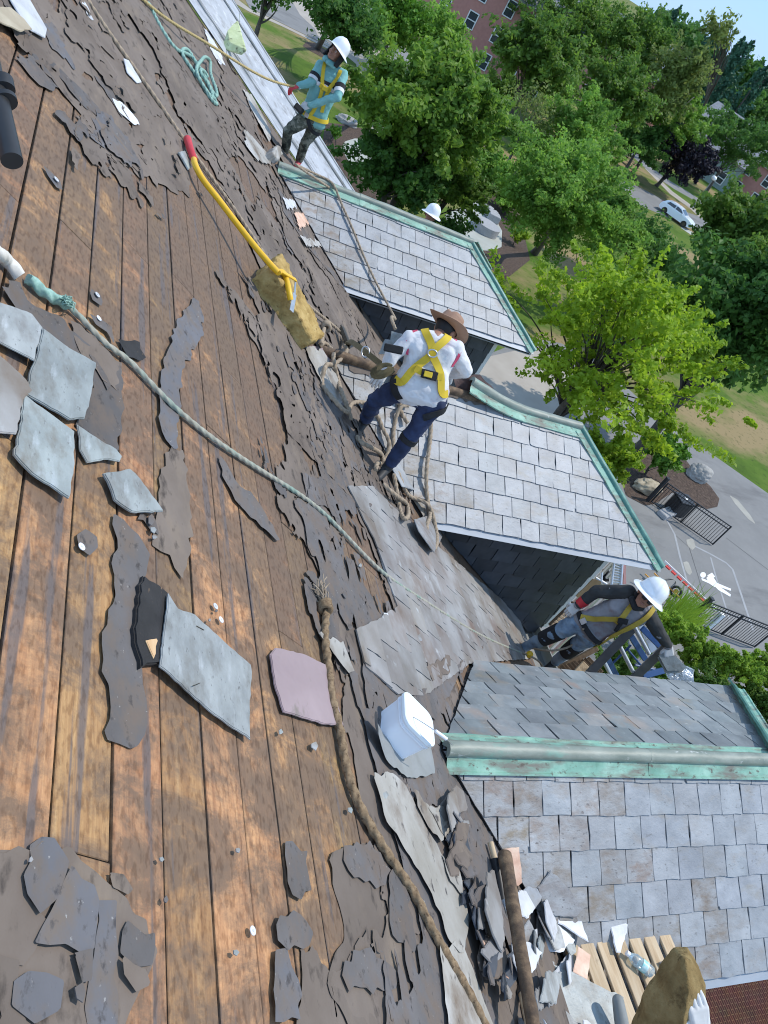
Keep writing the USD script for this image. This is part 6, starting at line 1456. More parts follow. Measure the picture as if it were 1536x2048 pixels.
pp = T('black_pipe', 'black plastic pipe end in the upper left corner', 'pipe', base=D(20, 250, 2.6))
pp.part('pipe', tube(lin(D(-40, 40, 2.7), D(24, 322, 2.5), 20), 0.034, 24), 'black_rubber', smooth=50)
pp.part('collar', cat(tube(lin(D(3.5, 160, 2.61), D(7.5, 180, 2.6), 4), 0.0365, 24), tube(lin(D(10, 196, 2.59), D(12, 204, 2.585), 4), 0.0365, 24)), 'black_rubber', smooth=50)

# ------------------------------------------------------------------ debris, post, pallet and bottle beside the near dormer
pz = 11.80
PL = (np.array([0, 0, pz]), np.array([1.0, 0, 0]), np.array([0, 1.0, 0]), np.array([0, 0, 1.0]))
pal = T('pallet', 'pale wooden pallet bridging the near dormer slates and the roof at the bottom', 'pallet', base=G(1230, 1950, pz))
pts_top = [G(x, y, pz) for x, y in [(1189, 1838), (1222, 1838), (1254, 1837), (1283, 1834), (1314, 1832), (1158, 1842), (1127, 1846)]]
for i, p in enumerate(pts_top):
    w = 0.092 if i != 5 else 0.10
    sk = -0.02
    m = bevel_box(p[0], p[1] - 0.56, pz - 0.009, w, 1.12, 0.018, 0.003, None)
    m.vertices[:, 0] += (m.vertices[:, 1] - p[1]) * 0.0 + 0.0
    pal.part('deck_board', m, 'pallet_wood')
x0 = min(p[0] for p in pts_top) - 0.05; x1 = max(p[0] for p in pts_top) + 0.05; yt = max(p[1] for p in pts_top)
for k in (0.10, 0.55, 1.02):
    pal.part('stringer', bevel_box((x0 + x1) / 2, yt - k, pz - 0.064, x1 - x0, 0.038, 0.09, 0.003), 'pallet_wood')
for i in range(4):
    pal.part('bottom_board', bevel_box(x0 + 0.06 + (x1 - x0 - 0.12) * i / 3, yt - 0.56, pz - 0.118, 0.09, 1.1, 0.016, 0.003), 'pallet_dark')
SHARDS = [
 ('slate_white', [(1026,1785),(1050,1780),(1072,1793),(1073,1812),(1052,1838),(1030,1830)], 'rounded white slate piece behind the old post', 0.05),
 ('slate_white', [(1003,1800),(1015,1795),(1024,1835),(1012,1822)], 'thin white slate piece left of the old post', 0.06),
 ('slate_stained', [(1075,1775),(1100,1740),(1135,1775),(1163,1818),(1150,1835),(1110,1832),(1085,1815)], 'big grey pointed slate lying on the dormer slates above the pallet', 0.03),
 ('slate_white', [(1080,1820),(1094,1815),(1108,1830),(1116,1850),(1150,1880),(1120,1905),(1085,1900),(1070,1880),(1078,1850)], 'long whitish slate piece in the middle of the debris', 0.05),
 ('slate_loose', [(1080,1836),(1092,1815),(1104,1835),(1120,1860),(1130,1895),(1108,1900),(1090,1862)], 'greenish slate piece overlapping the long whitish one', 0.075),
 ('slate_white', [(1110,1830),(1163,1838),(1176,1885),(1140,1862),(1115,1848)], 'triangular pale slate at the top of the pallet', 0.06),
 ('slate_loose', [(1122,1855),(1140,1868),(1152,1905),(1140,1912),(1128,1885)], 'narrow slate piece left of the copper scrap', 0.04),
 ('slate_white', [(1219,1845),(1222,1832),(1240,1838),(1254,1850),(1248,1880),(1240,1906),(1232,1905)], 'pale pointed slate standing out on the pallet boards', 0.03),
 ('slate_pale', [(1066,1915),(1090,1910),(1108,1925),(1106,1955),(1090,1968),(1075,1950)], 'rounded pale slate right of the old post', 0.05),
 ('slate_loose', [(1108,1930),(1170,1958),(1245,1995),(1240,2048),(1200,2065),(1150,2045),(1108,2015)], 'large pale rectangular slate at the bottom of the debris heap', 0.05),
 ('slate_loose', [(1125,2012),(1180,2075),(1100,2080),(1108,2045)], 'dark grey slate corner at the bottom edge', 0.08),
 ('slate_white', [(1165,2040),(1215,2055),(1210,2080),(1165,2080)], 'white slate cut off by the bottom edge', 0.085),
 ('slate_white', [(1062,1862),(1072,1858),(1075,1885),(1064,1890)], 'small white slate chip beside the post', 0.05),
 ('slate_roof', [(970,1745),(985,1742),(1000,1800),(1010,1880),(1005,1905),(985,1870),(968,1820)], 'tall grey slate leaning in the valley left of the post', 0.09),
 ('slate_roof', [(1005,1880),(1028,1888),(1030,1935),(1015,1940),(1000,1910)], 'brown grey slate low in the valley', 0.06),
 ('felt_blue', [(1235,1855),(1240,1852),(1248,1862),(1246,1872),(1240,1870)], 'small dark slate chip on the middle pallet board', 0.012),
 ('felt_blue', [(1317,1925),(1325,1922),(1329,1928),(1322,1934)], 'small dark slate chip low on the pallet', 0.012)]
for i, (mm, px, lab, w) in enumerate(SHARDS):
    on_pallet = np.mean([x for x, _ in px]) > 1100 or np.mean([y for _, y in px]) > 1900
    if 'dormer slates' in lab:
        pl = (np.array([0, YN, ZR]), np.array([1.0, 0, 0]), np.array([0, -math.cos(DPITCH), -math.sin(DPITCH)]), NN)
    else:
        pl = PL if on_pallet else None
    loose(px, lab, mm, 'slate', 'broken_slate', w=w, seed=200 + i, t=0.007, amp=0.004, step=0.025, plane=pl, tilt=(0.02 * ((i * 7) % 5 - 2), 0.02 * ((i * 3) % 5 - 2)))
HEAP = Polygon([(1050, 1800), (1120, 1815), (1180, 1862), (1160, 1960), (1110, 1990), (1090, 2060), (1060, 1960), (1040, 1880)])
k_ = 0
while k_ < 15:
    x, y = cr.uniform(1035, 1185), cr.uniform(1795, 2060)
    if not HEAP.contains(shapely.geometry.Point(x, y)): continue
    s = cr.uniform(17, 38); a0 = cr.uniform(0, 3)
    pts = [(x + s * math.cos(t + a0) * cr.uniform(.5, 1.1), y + 1.5 * s * math.sin(t + a0) * cr.uniform(.5, 1.1)) for t in np.linspace(0, 6.28, cr.choice([5, 6, 7]))[:-1]]
    mm = ['slate_white', 'slate_loose', 'slate_stained', 'slate_pale', 'slate_white', 'slate_roof'][k_ % 6]
    loose(pts, {'slate_white': 'whitish', 'slate_loose': 'greenish grey', 'slate_stained': 'stained grey', 'slate_pale': 'pale bluish', 'slate_roof': 'brownish'}[mm] + ' broken slate ' + ('larger ' if s > 20 else 'small ') + ['at the top', 'in the upper part', 'in the middle', 'in the lower part', 'at the bottom'][int(min(4, (y - 1795) / 53))] + ' right of the old post', mm, 'slate', 'broken_slate', group='broken slates heaped right of the old post', w=cr.uniform(0.02, 0.08), seed=500 + k_, t=0.006, amp=0.004, step=0.025, plane=PL if G(x, y, pz)[0] > 3.3 else None, tilt=(cr.uniform(-.3, .3), cr.uniform(-.25, .25)))
    k_ += 1
for i in range(46):
    x = cr.uniform(905, 1020); y = 1640 + (x - 905) * 3.1 + cr.uniform(-60, 80); s = cr.uniform(8, 24)
    pts = [(x + s * math.cos(t) * cr.uniform(.4, 1.2), y + 2.0 * s * math.sin(t) * cr.uniform(.5, 1.2)) for t in np.linspace(0, 6.28, 7)[:-1]]
    rm = ['felt_grey', 'felt_brown', 'slate_black', 'slate_roof', 'slate_black'][i % 5]; hl = ['at the top', 'high', 'halfway down', 'low', 'at the bottom'][int(min(4, (x - 905) / 23))]
    loose(pts, {'felt_grey': 'grey felt scrap', 'felt_brown': 'brown felt scrap', 'slate_black': 'black slate splinter', 'slate_roof': 'brownish slate splinter', 'felt_blue': 'bluish felt scrap'}[rm] + ' ' + ('larger' if s > 13 else 'small') + f' {hl} of the heap left of the old post', rm, 'rubble', 'rubble_piece', group='broken pieces heaped in the valley beside the near dormer', w=cr.uniform(0.015, 0.07), seed=300 + i, t=0.006, amp=0.004, step=0.025, tilt=(cr.uniform(-.35, .35), cr.uniform(-.3, .3)))
for nm, px, lab, w, pl in (('copper_scrap', [(1008,1698),(1038,1694),(1044,1765),(1036,1772),(1012,1765)], 'pinkish copper scrap strip behind the top of the old post', 0.035, (np.array([0, YN, ZR]), np.array([1.0, 0, 0]), np.array([0, -math.cos(DPITCH), -math.sin(DPITCH)]), NN)),
                        ('copper_scrap', [(1156,1893),(1181,1910),(1174,1960),(1146,1944)], 'shiny orange copper scrap lying on the pallet', 0.05, PL), ('copper_scrap', [(965,1880),(985,1905),(1018,1958),(1005,1950),(975,1915)], 'dull copper strip in the valley rubble', 0.05, None)):
    loose(px, lab, 'copper_bright', 'copper scrap', nm, w=w, t=0.0025, seed=abs(hash(lab)) % 7 + 400 if False else 401 + len(lab), amp=0.002, plane=pl)
po = T('old_post', 'old dark timber post leaning down the valley beside the near dormer', 'timber post', base=RFW(1030, 1900, 0.15))
pa, pb = D(1008, 1712, 4.02), D(1074, 2110, 2.95)
pm = tube(lin(pa, pb, 90), np.linspace(0.036, 0.025, 90), 20); pm.vertices += 0.006 * np.stack([meshkit.noise(pm.vertices * np.array([30, 5, 12]) + k * 5) for k in range(3)], 1)
po.part('post', pm, 'old_timber', smooth=50)
po.part('nail', cat(tube(lin(D(1003, 1839, 3.9), D(1025, 1840, 3.9), 4), 0.003, 6), tube(lin(D(1033, 2013, 3.6), D(1056, 2008, 3.6), 4), 0.003, 6)), 'steel_dark')
sh = T('shovel_handle', 'wooden tool handle wrapped in black sleeve lying behind the old post', 'tool handle', base=D(1000, 1800, 4.0))
sh.part('wood_tip', tube(lin(D(981, 1685, 4.10), D(990, 1720, 4.04), 8), 0.016, 12), 'pallet_wood', smooth=50)
sh.part('sleeve', tube(smooth_path([D(989, 1716, 4.05), D(1000, 1775, 3.97), D(1012, 1850, 3.84), D(1028, 1930, 3.7), D(1045, 1992, 3.5)], 0.03), 0.026, 14), 'black_rubber', smooth=50)
sh.part('shaft', tube(lin(D(1044, 1990, 3.5), D(1068, 2100, 3.1), 8), 0.016, 12), 'pallet_wood', smooth=50)
bo = T('water_bottle', 'clear plastic water bottle with teal label lying on the pallet', 'bottle', base=G(1275, 1925, pz + 0.03))
b0, b1 = G(1254, 1906, pz + 0.032), G(1304, 1946, pz + 0.032); bd = (b1 - b0); bL = np.linalg.norm(bd)
prof_ = [(0, .012), (.08, .013), (.085, .016), (.12, .016), (.16, .02), (.30, .032), (.34, .033), (.50, .033), (.52, .031), (.55, .033), (.72, .033), (.74, .031), (.78, .033), (.96, .032), (1.0, .026)]
bo.part('shell', tube(b0 + bd * np.array([q for q, _ in prof_])[:, None], np.array([r for _, r in prof_]), 20), 'bottle_plastic', smooth=40)
bo.part('label', tube(lin(b0 + bd * 0.53, b0 + bd * 0.75, 6), 0.0336, 20, caps=False), 'bottle_label', smooth=40)
bo.part('cap', tube(lin(b0 - bd * 0.02, b0 + bd * 0.085, 4), 0.0155, 16), 'plastic_white', smooth=40)
# ------------------------------------------------------------------ people
def nrm(v):
    v = np.asarray(v, float); return v / (np.linalg.norm(v) + 1e-12)


def ball(p, r):
    return m3.Manifold.sphere(float(r), 18).translate([float(x) for x in p])


def chain(pts, rad):
    return [m3.Manifold.batch_hull([ball(a, ra), ball(b, rb)]) for a, b, ra, rb in zip(pts[:-1], pts[1:], rad[:-1], rad[1:])]


def hull(items):
    return m3.Manifold.batch_hull([ball(p, r) for p, r in items])


def fuse(ms, res=0.018, it=10, wr=0.0, seed=0, wscale=(14, 14, 22), axis=None):
    m = m3.Manifold.batch_boolean(ms, m3.OpType.Add).refine_to_length(res)
    t = trimesh.Trimesh(*meshkit.arrays(m)[:2], process=True)
    if it:
        p0 = t.vertices.copy(); trimesh.smoothing.filter_taubin(t, lamb=0.5, nu=0.53, iterations=it); bad = ~(np.linalg.norm(t.vertices - p0, axis=1) < 0.03); pv = t.vertices.copy(); pv[bad] = p0[bad]; t.vertices = pv
    if wr:
        n = t.vertex_normals; p = t.vertices
        w = meshkit.fbm(p * np.array(wscale) + seed, 3, seed) - 0.5
        w2 = np.sin((p @ np.array([22., 17., 30.])) + 6 * meshkit.noise(p * 6 + seed)) * 0.35
        t.vertices = p + n * (wr * (2.2 * w + 0.5 * w2))[:, None]
    return t


def hand(w, fwd, palm_n, side, s=1.0, curl=0.7, spread=0.16, thumb=1):
    """Palm and five separate fingers. w: wrist, fwd: towards the fingers, palm_n: out of the back of the hand, side: towards the thumb."""
    fwd = nrm(fwd); palm_n = nrm(palm_n - fwd * (palm_n @ fwd)); side = nrm(side - fwd * (side @ fwd) - palm_n * (side @ palm_n))
    ms = []; kn = []
    for i, (o, L) in enumerate(((0.030, .078), (0.010, .086), (-0.010, .080), (-0.029, .064))):
        k = w + s * (fwd * (0.088 - 0.004 * abs(i - 1)) + side * o); kn.append(k)
        ms.append(m3.Manifold.batch_hull([ball(w + s * (side * o * 0.7 + fwd * 0.01), 0.017 * s), ball(k, 0.0125 * s)]))
        p = k; d = nrm(fwd + side * (o * 6 * spread)); pts = [k]
        for j, f_ in enumerate((0.45, 0.32, 0.24)):
            a = curl * (0.6 + 0.25 * j); d = nrm(d * math.cos(a) - palm_n * math.sin(a)); p = p + d * L * f_ * s; pts.append(p)
        ms += chain(pts, [0.0108 * s, 0.0098 * s, 0.009 * s, 0.0078 * s])
    ms.append(hull([(kn[0], 0.0135 * s), (kn[3], 0.012 * s), (w + side * 0.018 * s, 0.018 * s), (w - side * 0.018 * s, 0.017 * s)]))
    b = w + s * (fwd * 0.025 + side * 0.026 * thumb); t1 = b + s * (fwd * 0.028 + side * 0.030 * thumb - palm_n * 0.012); t2 = t1 + s * (fwd * 0.028 + side * 0.004 * thumb - palm_n * 0.012); t3 = t2 + s * (fwd * 0.02 - side * 0.008 * thumb - palm_n * 0.012)
    ms += chain([b, t1, t2, t3], [0.0155 * s, 0.0125 * s, 0.011 * s, 0.009 * s])
    return fuse(ms, 0.0085, 3)


def head_parts(c, up, fwd):
    """Manifold pieces of a head with face, ears and jaw; c: middle of the head."""
    up = nrm(up); fwd = nrm(fwd - up * (fwd @ up)); rt = np.cross(fwd, up)
    P = lambda r, f, u: c + rt * r + fwd * f + up * u
    ms = [hull([(P(0, -0.018, 0.035), 0.080), (P(0, 0.015, 0.035), 0.074), (P(0, 0.0, 0.0), 0.070)]), hull([(P(0, 0.02, 0.0), 0.068), (P(0, 0.052, -0.088), 0.020), (P(0.03, 0.03, -0.075), 0.022), (P(-0.03, 0.03, -0.075), 0.022)]),
          hull([(P(0, 0.085, 0.012), 0.009), (P(0, 0.104, -0.026), 0.011), (P(0.012, 0.092, -0.03), 0.009), (P(-0.012, 0.092, -0.03), 0.009)]),
          hull([(P(0.035, 0.074, 0.022), 0.010), (P(-0.035, 0.074, 0.022), 0.010), (P(0, 0.08, 0.022), 0.010)]), hull([(P(0.022, 0.078, -0.056), 0.006), (P(-0.022, 0.078, -0.056), 0.006), (P(0, 0.087, -0.054), 0.008)]), hull([(P(0.018, 0.077, -0.064), 0.006), (P(-0.018, 0.077, -0.064), 0.006), (P(0, 0.085, -0.064), 0.008)])]
    for s in (-1, 1):
        ms.append(hull([(P(s * 0.078, -0.008, 0.01), 0.012), (P(s * 0.084, -0.014, -0.005), 0.013), (P(s * 0.076, -0.006, -0.03), 0.009)])); ms.append(hull([(P(s * 0.044, 0.05, -0.02), 0.022), (P(s * 0.04, 0.05, -0.035), 0.02)]))
    return ms, P


def face_bits(th, P, body, shades=False):
    for s in (-1, 1):
        e = trimesh.creation.icosphere(2, 0.0105); e.apply_translation(P(s * 0.031, 0.0735, 0.004)); th.part('eye', e, 'eye_white', smooth=True, under=body)
        e = trimesh.creation.icosphere(2, 0.006); e.apply_translation(P(s * 0.031, 0.0795, 0.003)); th.part('iris', e, 'hair_black', smooth=True, under=body)
        th.part('eyebrow', fuse([hull([(P(s * 0.018, 0.084, 0.026), 0.004), (P(s * 0.034, 0.083, 0.031), 0.004)]), hull([(P(s * 0.034, 0.083, 0.031), 0.004), (P(s * 0.048, 0.072, 0.026), 0.003)])], 0.006, 2), 'hair_black', smooth=True, under=body)
    th.part('mouth', fuse([hull([(P(0.020, 0.0835, -0.060), 0.003), (P(0, 0.092, -0.0585), 0.0042), (P(-0.020, 0.0835, -0.060), 0.003)])], 0.006, 0), 'lip', smooth=True, under=body)
    if shades:
        for s in (-1, 1):
            th.part('sunglass_lens', fuse([hull([(P(s * 0.014, 0.094, 0.012), 0.008), (P(s * 0.048, 0.078, 0.012), 0.008), (P(s * 0.018, 0.093, -0.012), 0.008), (P(s * 0.042, 0.082, -0.014), 0.009)])], 0.008, 2), 'black_rubber', smooth=True)
            th.part('sunglass_arm', tube(smooth_path([P(s * 0.05, 0.076, 0.012), P(s * 0.074, 0.03, 0.012), P(s * 0.082, -0.01, 0.012)], 0.01), 0.003, 6), 'black_rubber')


def helmet(th, c, up, fwd, k=1.0, brim=(0.052, 0.046)):
    up = nrm(up); fwd = nrm(fwd - up * (fwd @ up)); rt = np.cross(fwd, up)
    prof = [(0.0, 0.152), (0.03, 0.150), (0.065, 0.138), (0.095, 0.112), (0.113, 0.072), (0.119, 0.03), (0.121, 0.008), (0.130, 0.000), (0.150, -0.008), (0.168, -0.016), (0.172, -0.020), (0.169, -0.024), (0.150, -0.016), (0.125, -0.008), (0.112, 0.0), (0.108, 0.04), (0.08, 0.11), (0.0, 0.14)]
    m = trimesh.creation.revolve(np.array(prof), sections=56); v = m.vertices.copy(); a = np.arctan2(v[:, 1], v[:, 0]); r = np.hypot(v[:, 0], v[:, 1])
    st = 1 + 0.12 * np.abs(np.cos(a)); v[:, 0] *= st; v[:, 2] += -0.010 * np.cos(2 * a) * np.clip((r - 0.12) / 0.05, 0, 1) * -1
    rib = np.exp(-(v[:, 1] / 0.016) ** 2) * 0.007 + (np.exp(-((np.abs(v[:, 1]) - 0.045) / 0.010) ** 2)) * 0.004
    v[:, 2] += rib * np.clip(v[:, 2] / 0.08, 0, 1) * (v[:, 2] > 0.02)
    m.vertices = c + k * (v[:, :1] * fwd + v[:, 1:2] * rt + v[:, 2:3] * up)
    return th.part('helmet', m, 'helmet_white', smooth=50)


class Snap:
    def __init__(self, mesh):
        self.m = mesh; self.t = cKDTree(mesh.vertices); self.n = mesh.vertex_normals

    def __call__(self, pts, off):
        pts = np.asarray(pts, float); d, i = self.t.query(pts, k=6)
        p = self.m.vertices[i].mean(1); n = self.n[i].mean(1); n /= np.linalg.norm(n, axis=1, keepdims=True) + 1e-9
        return p + n * off, n


def strap(th, name, snap, pts, w, mat_, off=0.008, t=0.004, under=None):
    q = smooth_path(pts, 0.02); p, n = snap(q, off)
    k = np.array([.25, .5, .25]); 
    for _ in range(3):
        p[1:-1] = .25 * p[:-2] + .5 * p[1:-1] + .25 * p[2:]; n[1:-1] = .25 * n[:-2] + .5 * n[1:-1] + .25 * n[2:]
    tg = np.gradient(p, axis=0); tg /= np.linalg.norm(tg, axis=1, keepdims=True) + 1e-9
    s = np.cross(n, tg); s /= np.linalg.norm(s, axis=1, keepdims=True) + 1e-9; n = np.cross(tg, s)
    V = np.stack([p - s * w / 2 - n * t, p + s * w / 2 - n * t, p + s * w / 2 + n * t, p - s * w / 2 + n * t], 1); m = len(p); kk = 4
    i, j = np.meshgrid(np.arange(m - 1), np.arange(kk), indexing='ij')
    f = np.stack([i * kk + j, i * kk + (j + 1) % kk, (i + 1) * kk + (j + 1) % kk, (i + 1) * kk + j], -1).reshape(-1, 4)
    return th.part(name, tm(V.reshape(-1, 3), np.vstack([f[:, [0, 1, 2]], f[:, [0, 2, 3]]])), mat_, smooth=30, under=under)


def band(th, name, a, b, ra, rb, mat_, under=None):
    q = lin(a, b, 6); m = tube(q, np.linspace(ra, rb, 6), 20, caps=True); return th.part(name, m, mat_, smooth=40, under=under)


def buckle(th, name, c, n, up, w, h, mat_):
    n = nrm(n); up = nrm(up - n * (up @ n)); R = np.stack([np.cross(up, n), up, n], 1)
    return th.part(name, bevel_box(*(c + n * 0.008), w, h, 0.012, 0.003, R), mat_)


def figure(th, J, shirt, trousers, shoes, res=0.017, sleeve=1.0, shirt_mats=None, fat=1.0, bare_ankle=False, seed=0):
    """Body, shirt, trousers and shoes of a figure with joints J. Returns helpers."""
    up = nrm((J['shR'] + J['shL']) / 2 - (J['hipR'] + J['hipL']) / 2); rt = nrm(J['shR'] - J['shL']); fw = nrm(np.cross(up, rt)); rt = np.cross(fw, up)
    pel = (J['hipR'] + J['hipL']) / 2; che = (J['shR'] + J['shL']) / 2; nk = che + up * 0.06
    hp = [(J['hipR'] + 0.02 * up, 0.095), (J['hipL'] + 0.02 * up, 0.095)]
    waist = pel + up * 0.16 if 'waist' not in J else J['waist']
    hm, P = head_parts(J['head'], J['hup'], J['hfw'])
    b = list(hm) + [hull([(J['head'] - nrm(J['hup']) * 0.05 - nrm(J['hfw']) * 0.01, 0.056), (nk - up * 0.02, 0.058)])]
    tor = lambda g: [hull([(che - up * 0.04 + rt * 0.11, 0.085 * g), (che - up * 0.04 - rt * 0.11, 0.085 * g), (che - up * 0.17 + rt * 0.085 + fw * 0.02, 0.095 * g), (che - up * 0.17 - rt * 0.085 + fw * 0.02, 0.095 * g)]),
                     hull([(che - up * 0.17 + rt * 0.08 + fw * 0.015, 0.095 * g), (che - up * 0.17 - rt * 0.08 + fw * 0.015, 0.095 * g), (waist + rt * 0.075, 0.088 * g * fat), (waist - rt * 0.075, 0.088 * g * fat)]),
                     hull([(waist + rt * 0.075, 0.088 * g * fat), (waist - rt * 0.075, 0.088 * g * fat), (pel + up * .03 + rt * 0.088, 0.102 * g * fat), (pel + up * .03 - rt * 0.088, 0.102 * g * fat)]),
                     hull([(J['shR'], 0.060 * g), (J['shL'], 0.060 * g), (nk - up * 0.03, 0.065 * g)])]
    b += tor(0.88)
    for s in 'RL':
        b += chain([J['sh' + s], J['el' + s], J['wr' + s]], [0.050, 0.040, 0.028]); b += chain([J['hip' + s], J['kn' + s], J['an' + s]], [0.080, 0.052, 0.036])
    body = th.part('body', fuse(b, max(0.014, res * 0.9), 6), 'skin', smooth=True)
    sh = tor(1.03)
    for s in 'RL':
        e = J['el' + s] + (J['wr' + s] - J['el' + s]) * (sleeve if np.ndim(sleeve) == 0 else sleeve['RL'.index(s)]) * 0.95
        sh += chain([J['sh' + s], J['el' + s], e], [0.066, 0.053, 0.041])
    sm = fuse(sh, res, 8, 0.010, 3 + seed); th.part('shirt', sm, shirt, smooth=True)
    tr = [hull([(pel + up * .05 + rt * 0.075, 0.086 * fat), (pel + up * .05 - rt * 0.075, 0.086 * fat), (J['hipR'], 0.100), (J['hipL'], 0.100)])]
    for s in 'RL':
        a = J['an' + s]; k = J['kn' + s]
        a2 = k + (a - k) * (0.90 if bare_ankle else 1.0)
        tr += chain([J['hip' + s], J['hip' + s] * .5 + k * .5, k, k * .5 + a2 * .5, a2], [0.098, 0.085, 0.066, 0.062, 0.052])
    tmh = fuse(tr, res, 7, 0.011, 5 + seed); th.part('trousers', tmh, trousers, smooth=True)
    for s in 'RL':
        a = J['an' + s]; t = J['toe' + s]; d = nrm(t - a); dn = nrm(a - J['kn' + s])
        th.part('shoe', fuse([hull([(a + dn * 0.045 - d * 0.03, 0.036), (a + dn * 0.055 + d * 0.07, 0.036), (a + dn * 0.07 + d * 0.14, 0.030)]), hull([(a - dn * 0.0, 0.043), (a + dn * 0.045, 0.042)])], 0.012, 5), shoes, smooth=True)
    return dict(up=up, rt=rt, fw=fw, pel=pel, che=che, nk=nk, P=P, shirt=Snap(sm), trousers=Snap(tmh), body=body, waist=waist)


def person(label, base):
    return T('person', label, 'person', base=base)


# --- the man in the teal hoodie, standing behind the far dormer ridge
J = dict(anR=D(571, 301, 10.62), toeR=D(560, 310, 10.4), knR=D(576, 262, 10.22), hipR=D(606, 240, 10.15), anL=D(599, 319, 10.7), toeL=D(590, 331, 10.5), knL=D(611, 284, 10.42), hipL=D(640, 243, 10.2),
         shR=D(640, 132, 9.80), shL=D(686, 150, 9.86), elR=D(622, 165, 9.80), wrR=D(597, 172, 9.76), elL=D(675, 194, 9.78), wrL=D(618, 211, 9.90), head=D(672, 106, 9.66))
J['hup'] = 0.74 * RM[0] - 0.67 * RM[1] - 0.25 * RM[2]; J['hfw'] = -0.55 * RM[0] + 0.35 * RM[1] - 0.8 * RM[2]
pm_ = person('man in teal hoodie, camouflage trousers and white helmet pulling on the yellowish rope', J['anL'])
q = figure(pm_, J, 'teal_cloth', 'camo_cloth', 'shoe_red', seed=1)
face_bits(pm_, q['P'], q['body'])
helmet(pm_, J['head'] + nrm(J['hup']) * 0.045, nrm(J['hup']), J['hfw'], 1.0)
P_ = q['P']
for s in (-1, 1):
    pm_.part('neck_shade', fuse([hull([(P_(s * 0.085, 0.03, 0.05), 0.012), (P_(s * 0.10, -0.05, 0.05), 0.012), (P_(s * 0.105, 0.02, -0.11), 0.012), (P_(s * 0.10, -0.05, -0.10), 0.014)])], 0.012, 3), 'black_cloth', smooth=True)
pm_.part('hood', fuse([hull([(P_(s * 0.075, -0.02, -0.125), 0.032), (P_(s * 0.03, 0.05, -0.150), 0.028), (P_(0, -0.07, -0.09), 0.04)]) for s in (-1, 1)], 0.012, 4, 0.004), 'teal_cloth', smooth=True)
for s, e, w in (('R', 'elR', 'shR'), ('L', 'elL', 'shL')):
    a, b = J['sh' + s], J['el' + s]
    band(pm_, 'black_arm_stripe', a + (b - a) * .50, a + (b - a) * .68, 0.070, 0.066, 'black_cloth'); band(pm_, 'white_arm_stripe', a + (b - a) * .69, a + (b - a) * .84, 0.066, 0.063, 'white_cloth')
u, r_, f_ = q['up'], q['rt'], q['fw']; ch = q['che']
strap(pm_, 'black_chest_stripe', q['shirt'], [ch - u * .13 - r_ * .12 + f_ * .1, ch - u * .13 + f_ * .16, ch - u * .13 + r_ * .12 + f_ * .1], 0.05, 'black_cloth', 0.004, 0.002)
strap(pm_, 'white_chest_stripe', q['shirt'], [ch - u * .185 - r_ * .12 + f_ * .1, ch - u * .185 + f_ * .16, ch - u * .185 + r_ * .12 + f_ * .1], 0.045, 'white_cloth', 0.004, 0.002)
HY = 'harness_yellow'
strap(pm_, 'harness_strap', q['shirt'], [ch + u * .05 + r_ * .09 - f_ * .05, ch + r_ * .10 + f_ * .08, ch - u * .15 + r_ * .05 + f_ * .13, ch - u * .24 + r_ * .02 + f_ * .13, q['waist'] + f_ * .1 + r_ * .02, q['pel'] + r_ * .06 + f_ * .12 + u * .03], 0.045, HY, 0.012)
strap(pm_, 'harness_strap', q['shirt'], [ch + u * .05 - r_ * .09 - f_ * .05, ch - r_ * .10 + f_ * .08, ch - u * .15 - r_ * .06 + f_ * .13, ch - u * .26 - r_ * .05 + f_ * .13, q['waist'] - r_ * .08 + f_ * .1], 0.045, HY, 0.012)
strap(pm_, 'harness_strap', q['shirt'], [ch - u * .19 + r_ * .07 + f_ * .13, ch - u * .20 + f_ * .15, ch - u * .19 - r_ * .08 + f_ * .12], 0.05, HY, 0.017)
strap(pm_, 'harness_belt', q['shirt'], [q['pel'] + u * .06 + r_ * .15 + f_ * .03, q['pel'] + u * .06 + f_ * .15, q['pel'] + u * .07 - r_ * .14 + f_ * .05, q['pel'] + u * .09 - r_ * .16 - f_ * .06], 0.05, HY, 0.02)
strap(pm_, 'leg_strap', q['trousers'], [q['pel'] + u * .03 + r_ * .05 + f_ * .12, J['hipL'] * .6 + J['knL'] * .4 + f_ * .07, J['hipL'] * .6 + J['knL'] * .4 - r_ * .12], 0.05, 'black_cloth', 0.014)
buckle(pm_, 'buckle', ch - u * .20 - r_ * .01 + f_ * .135, f_, u, 0.08, 0.05, HY); buckle(pm_, 'buckle', q['pel'] + u * .06 + f_ * .13 + r_ * .08, f_ + r_ * .5, u, 0.06, 0.055, 'steel')
pm_.part('tool_pouch', bar(D(590, 209, 9.86), D(606, 226, 9.92), 0.07, 0.06, 0.012, -RM[2]), 'black_cloth')
pm_.part('glove', hand(J['wrR'], J['wrR'] - J['elR'], -RM[2] * .6 - RM[1] * .6, -RM[1] + RM[2] * .3, 1.06, 1.0), 'glove_red', smooth=True)
pm_.part('glove', hand(J['wrL'], J['wrL'] - J['elL'], -RM[2], -RM[1], 1.08, 0.8), 'glove_white', smooth=True)
pm_.part('cuff', tube(lin(J['wrR'] * .8 + J['elR'] * .2, J['wrR'], 5), 0.040, 16), 'glove_white', smooth=40)

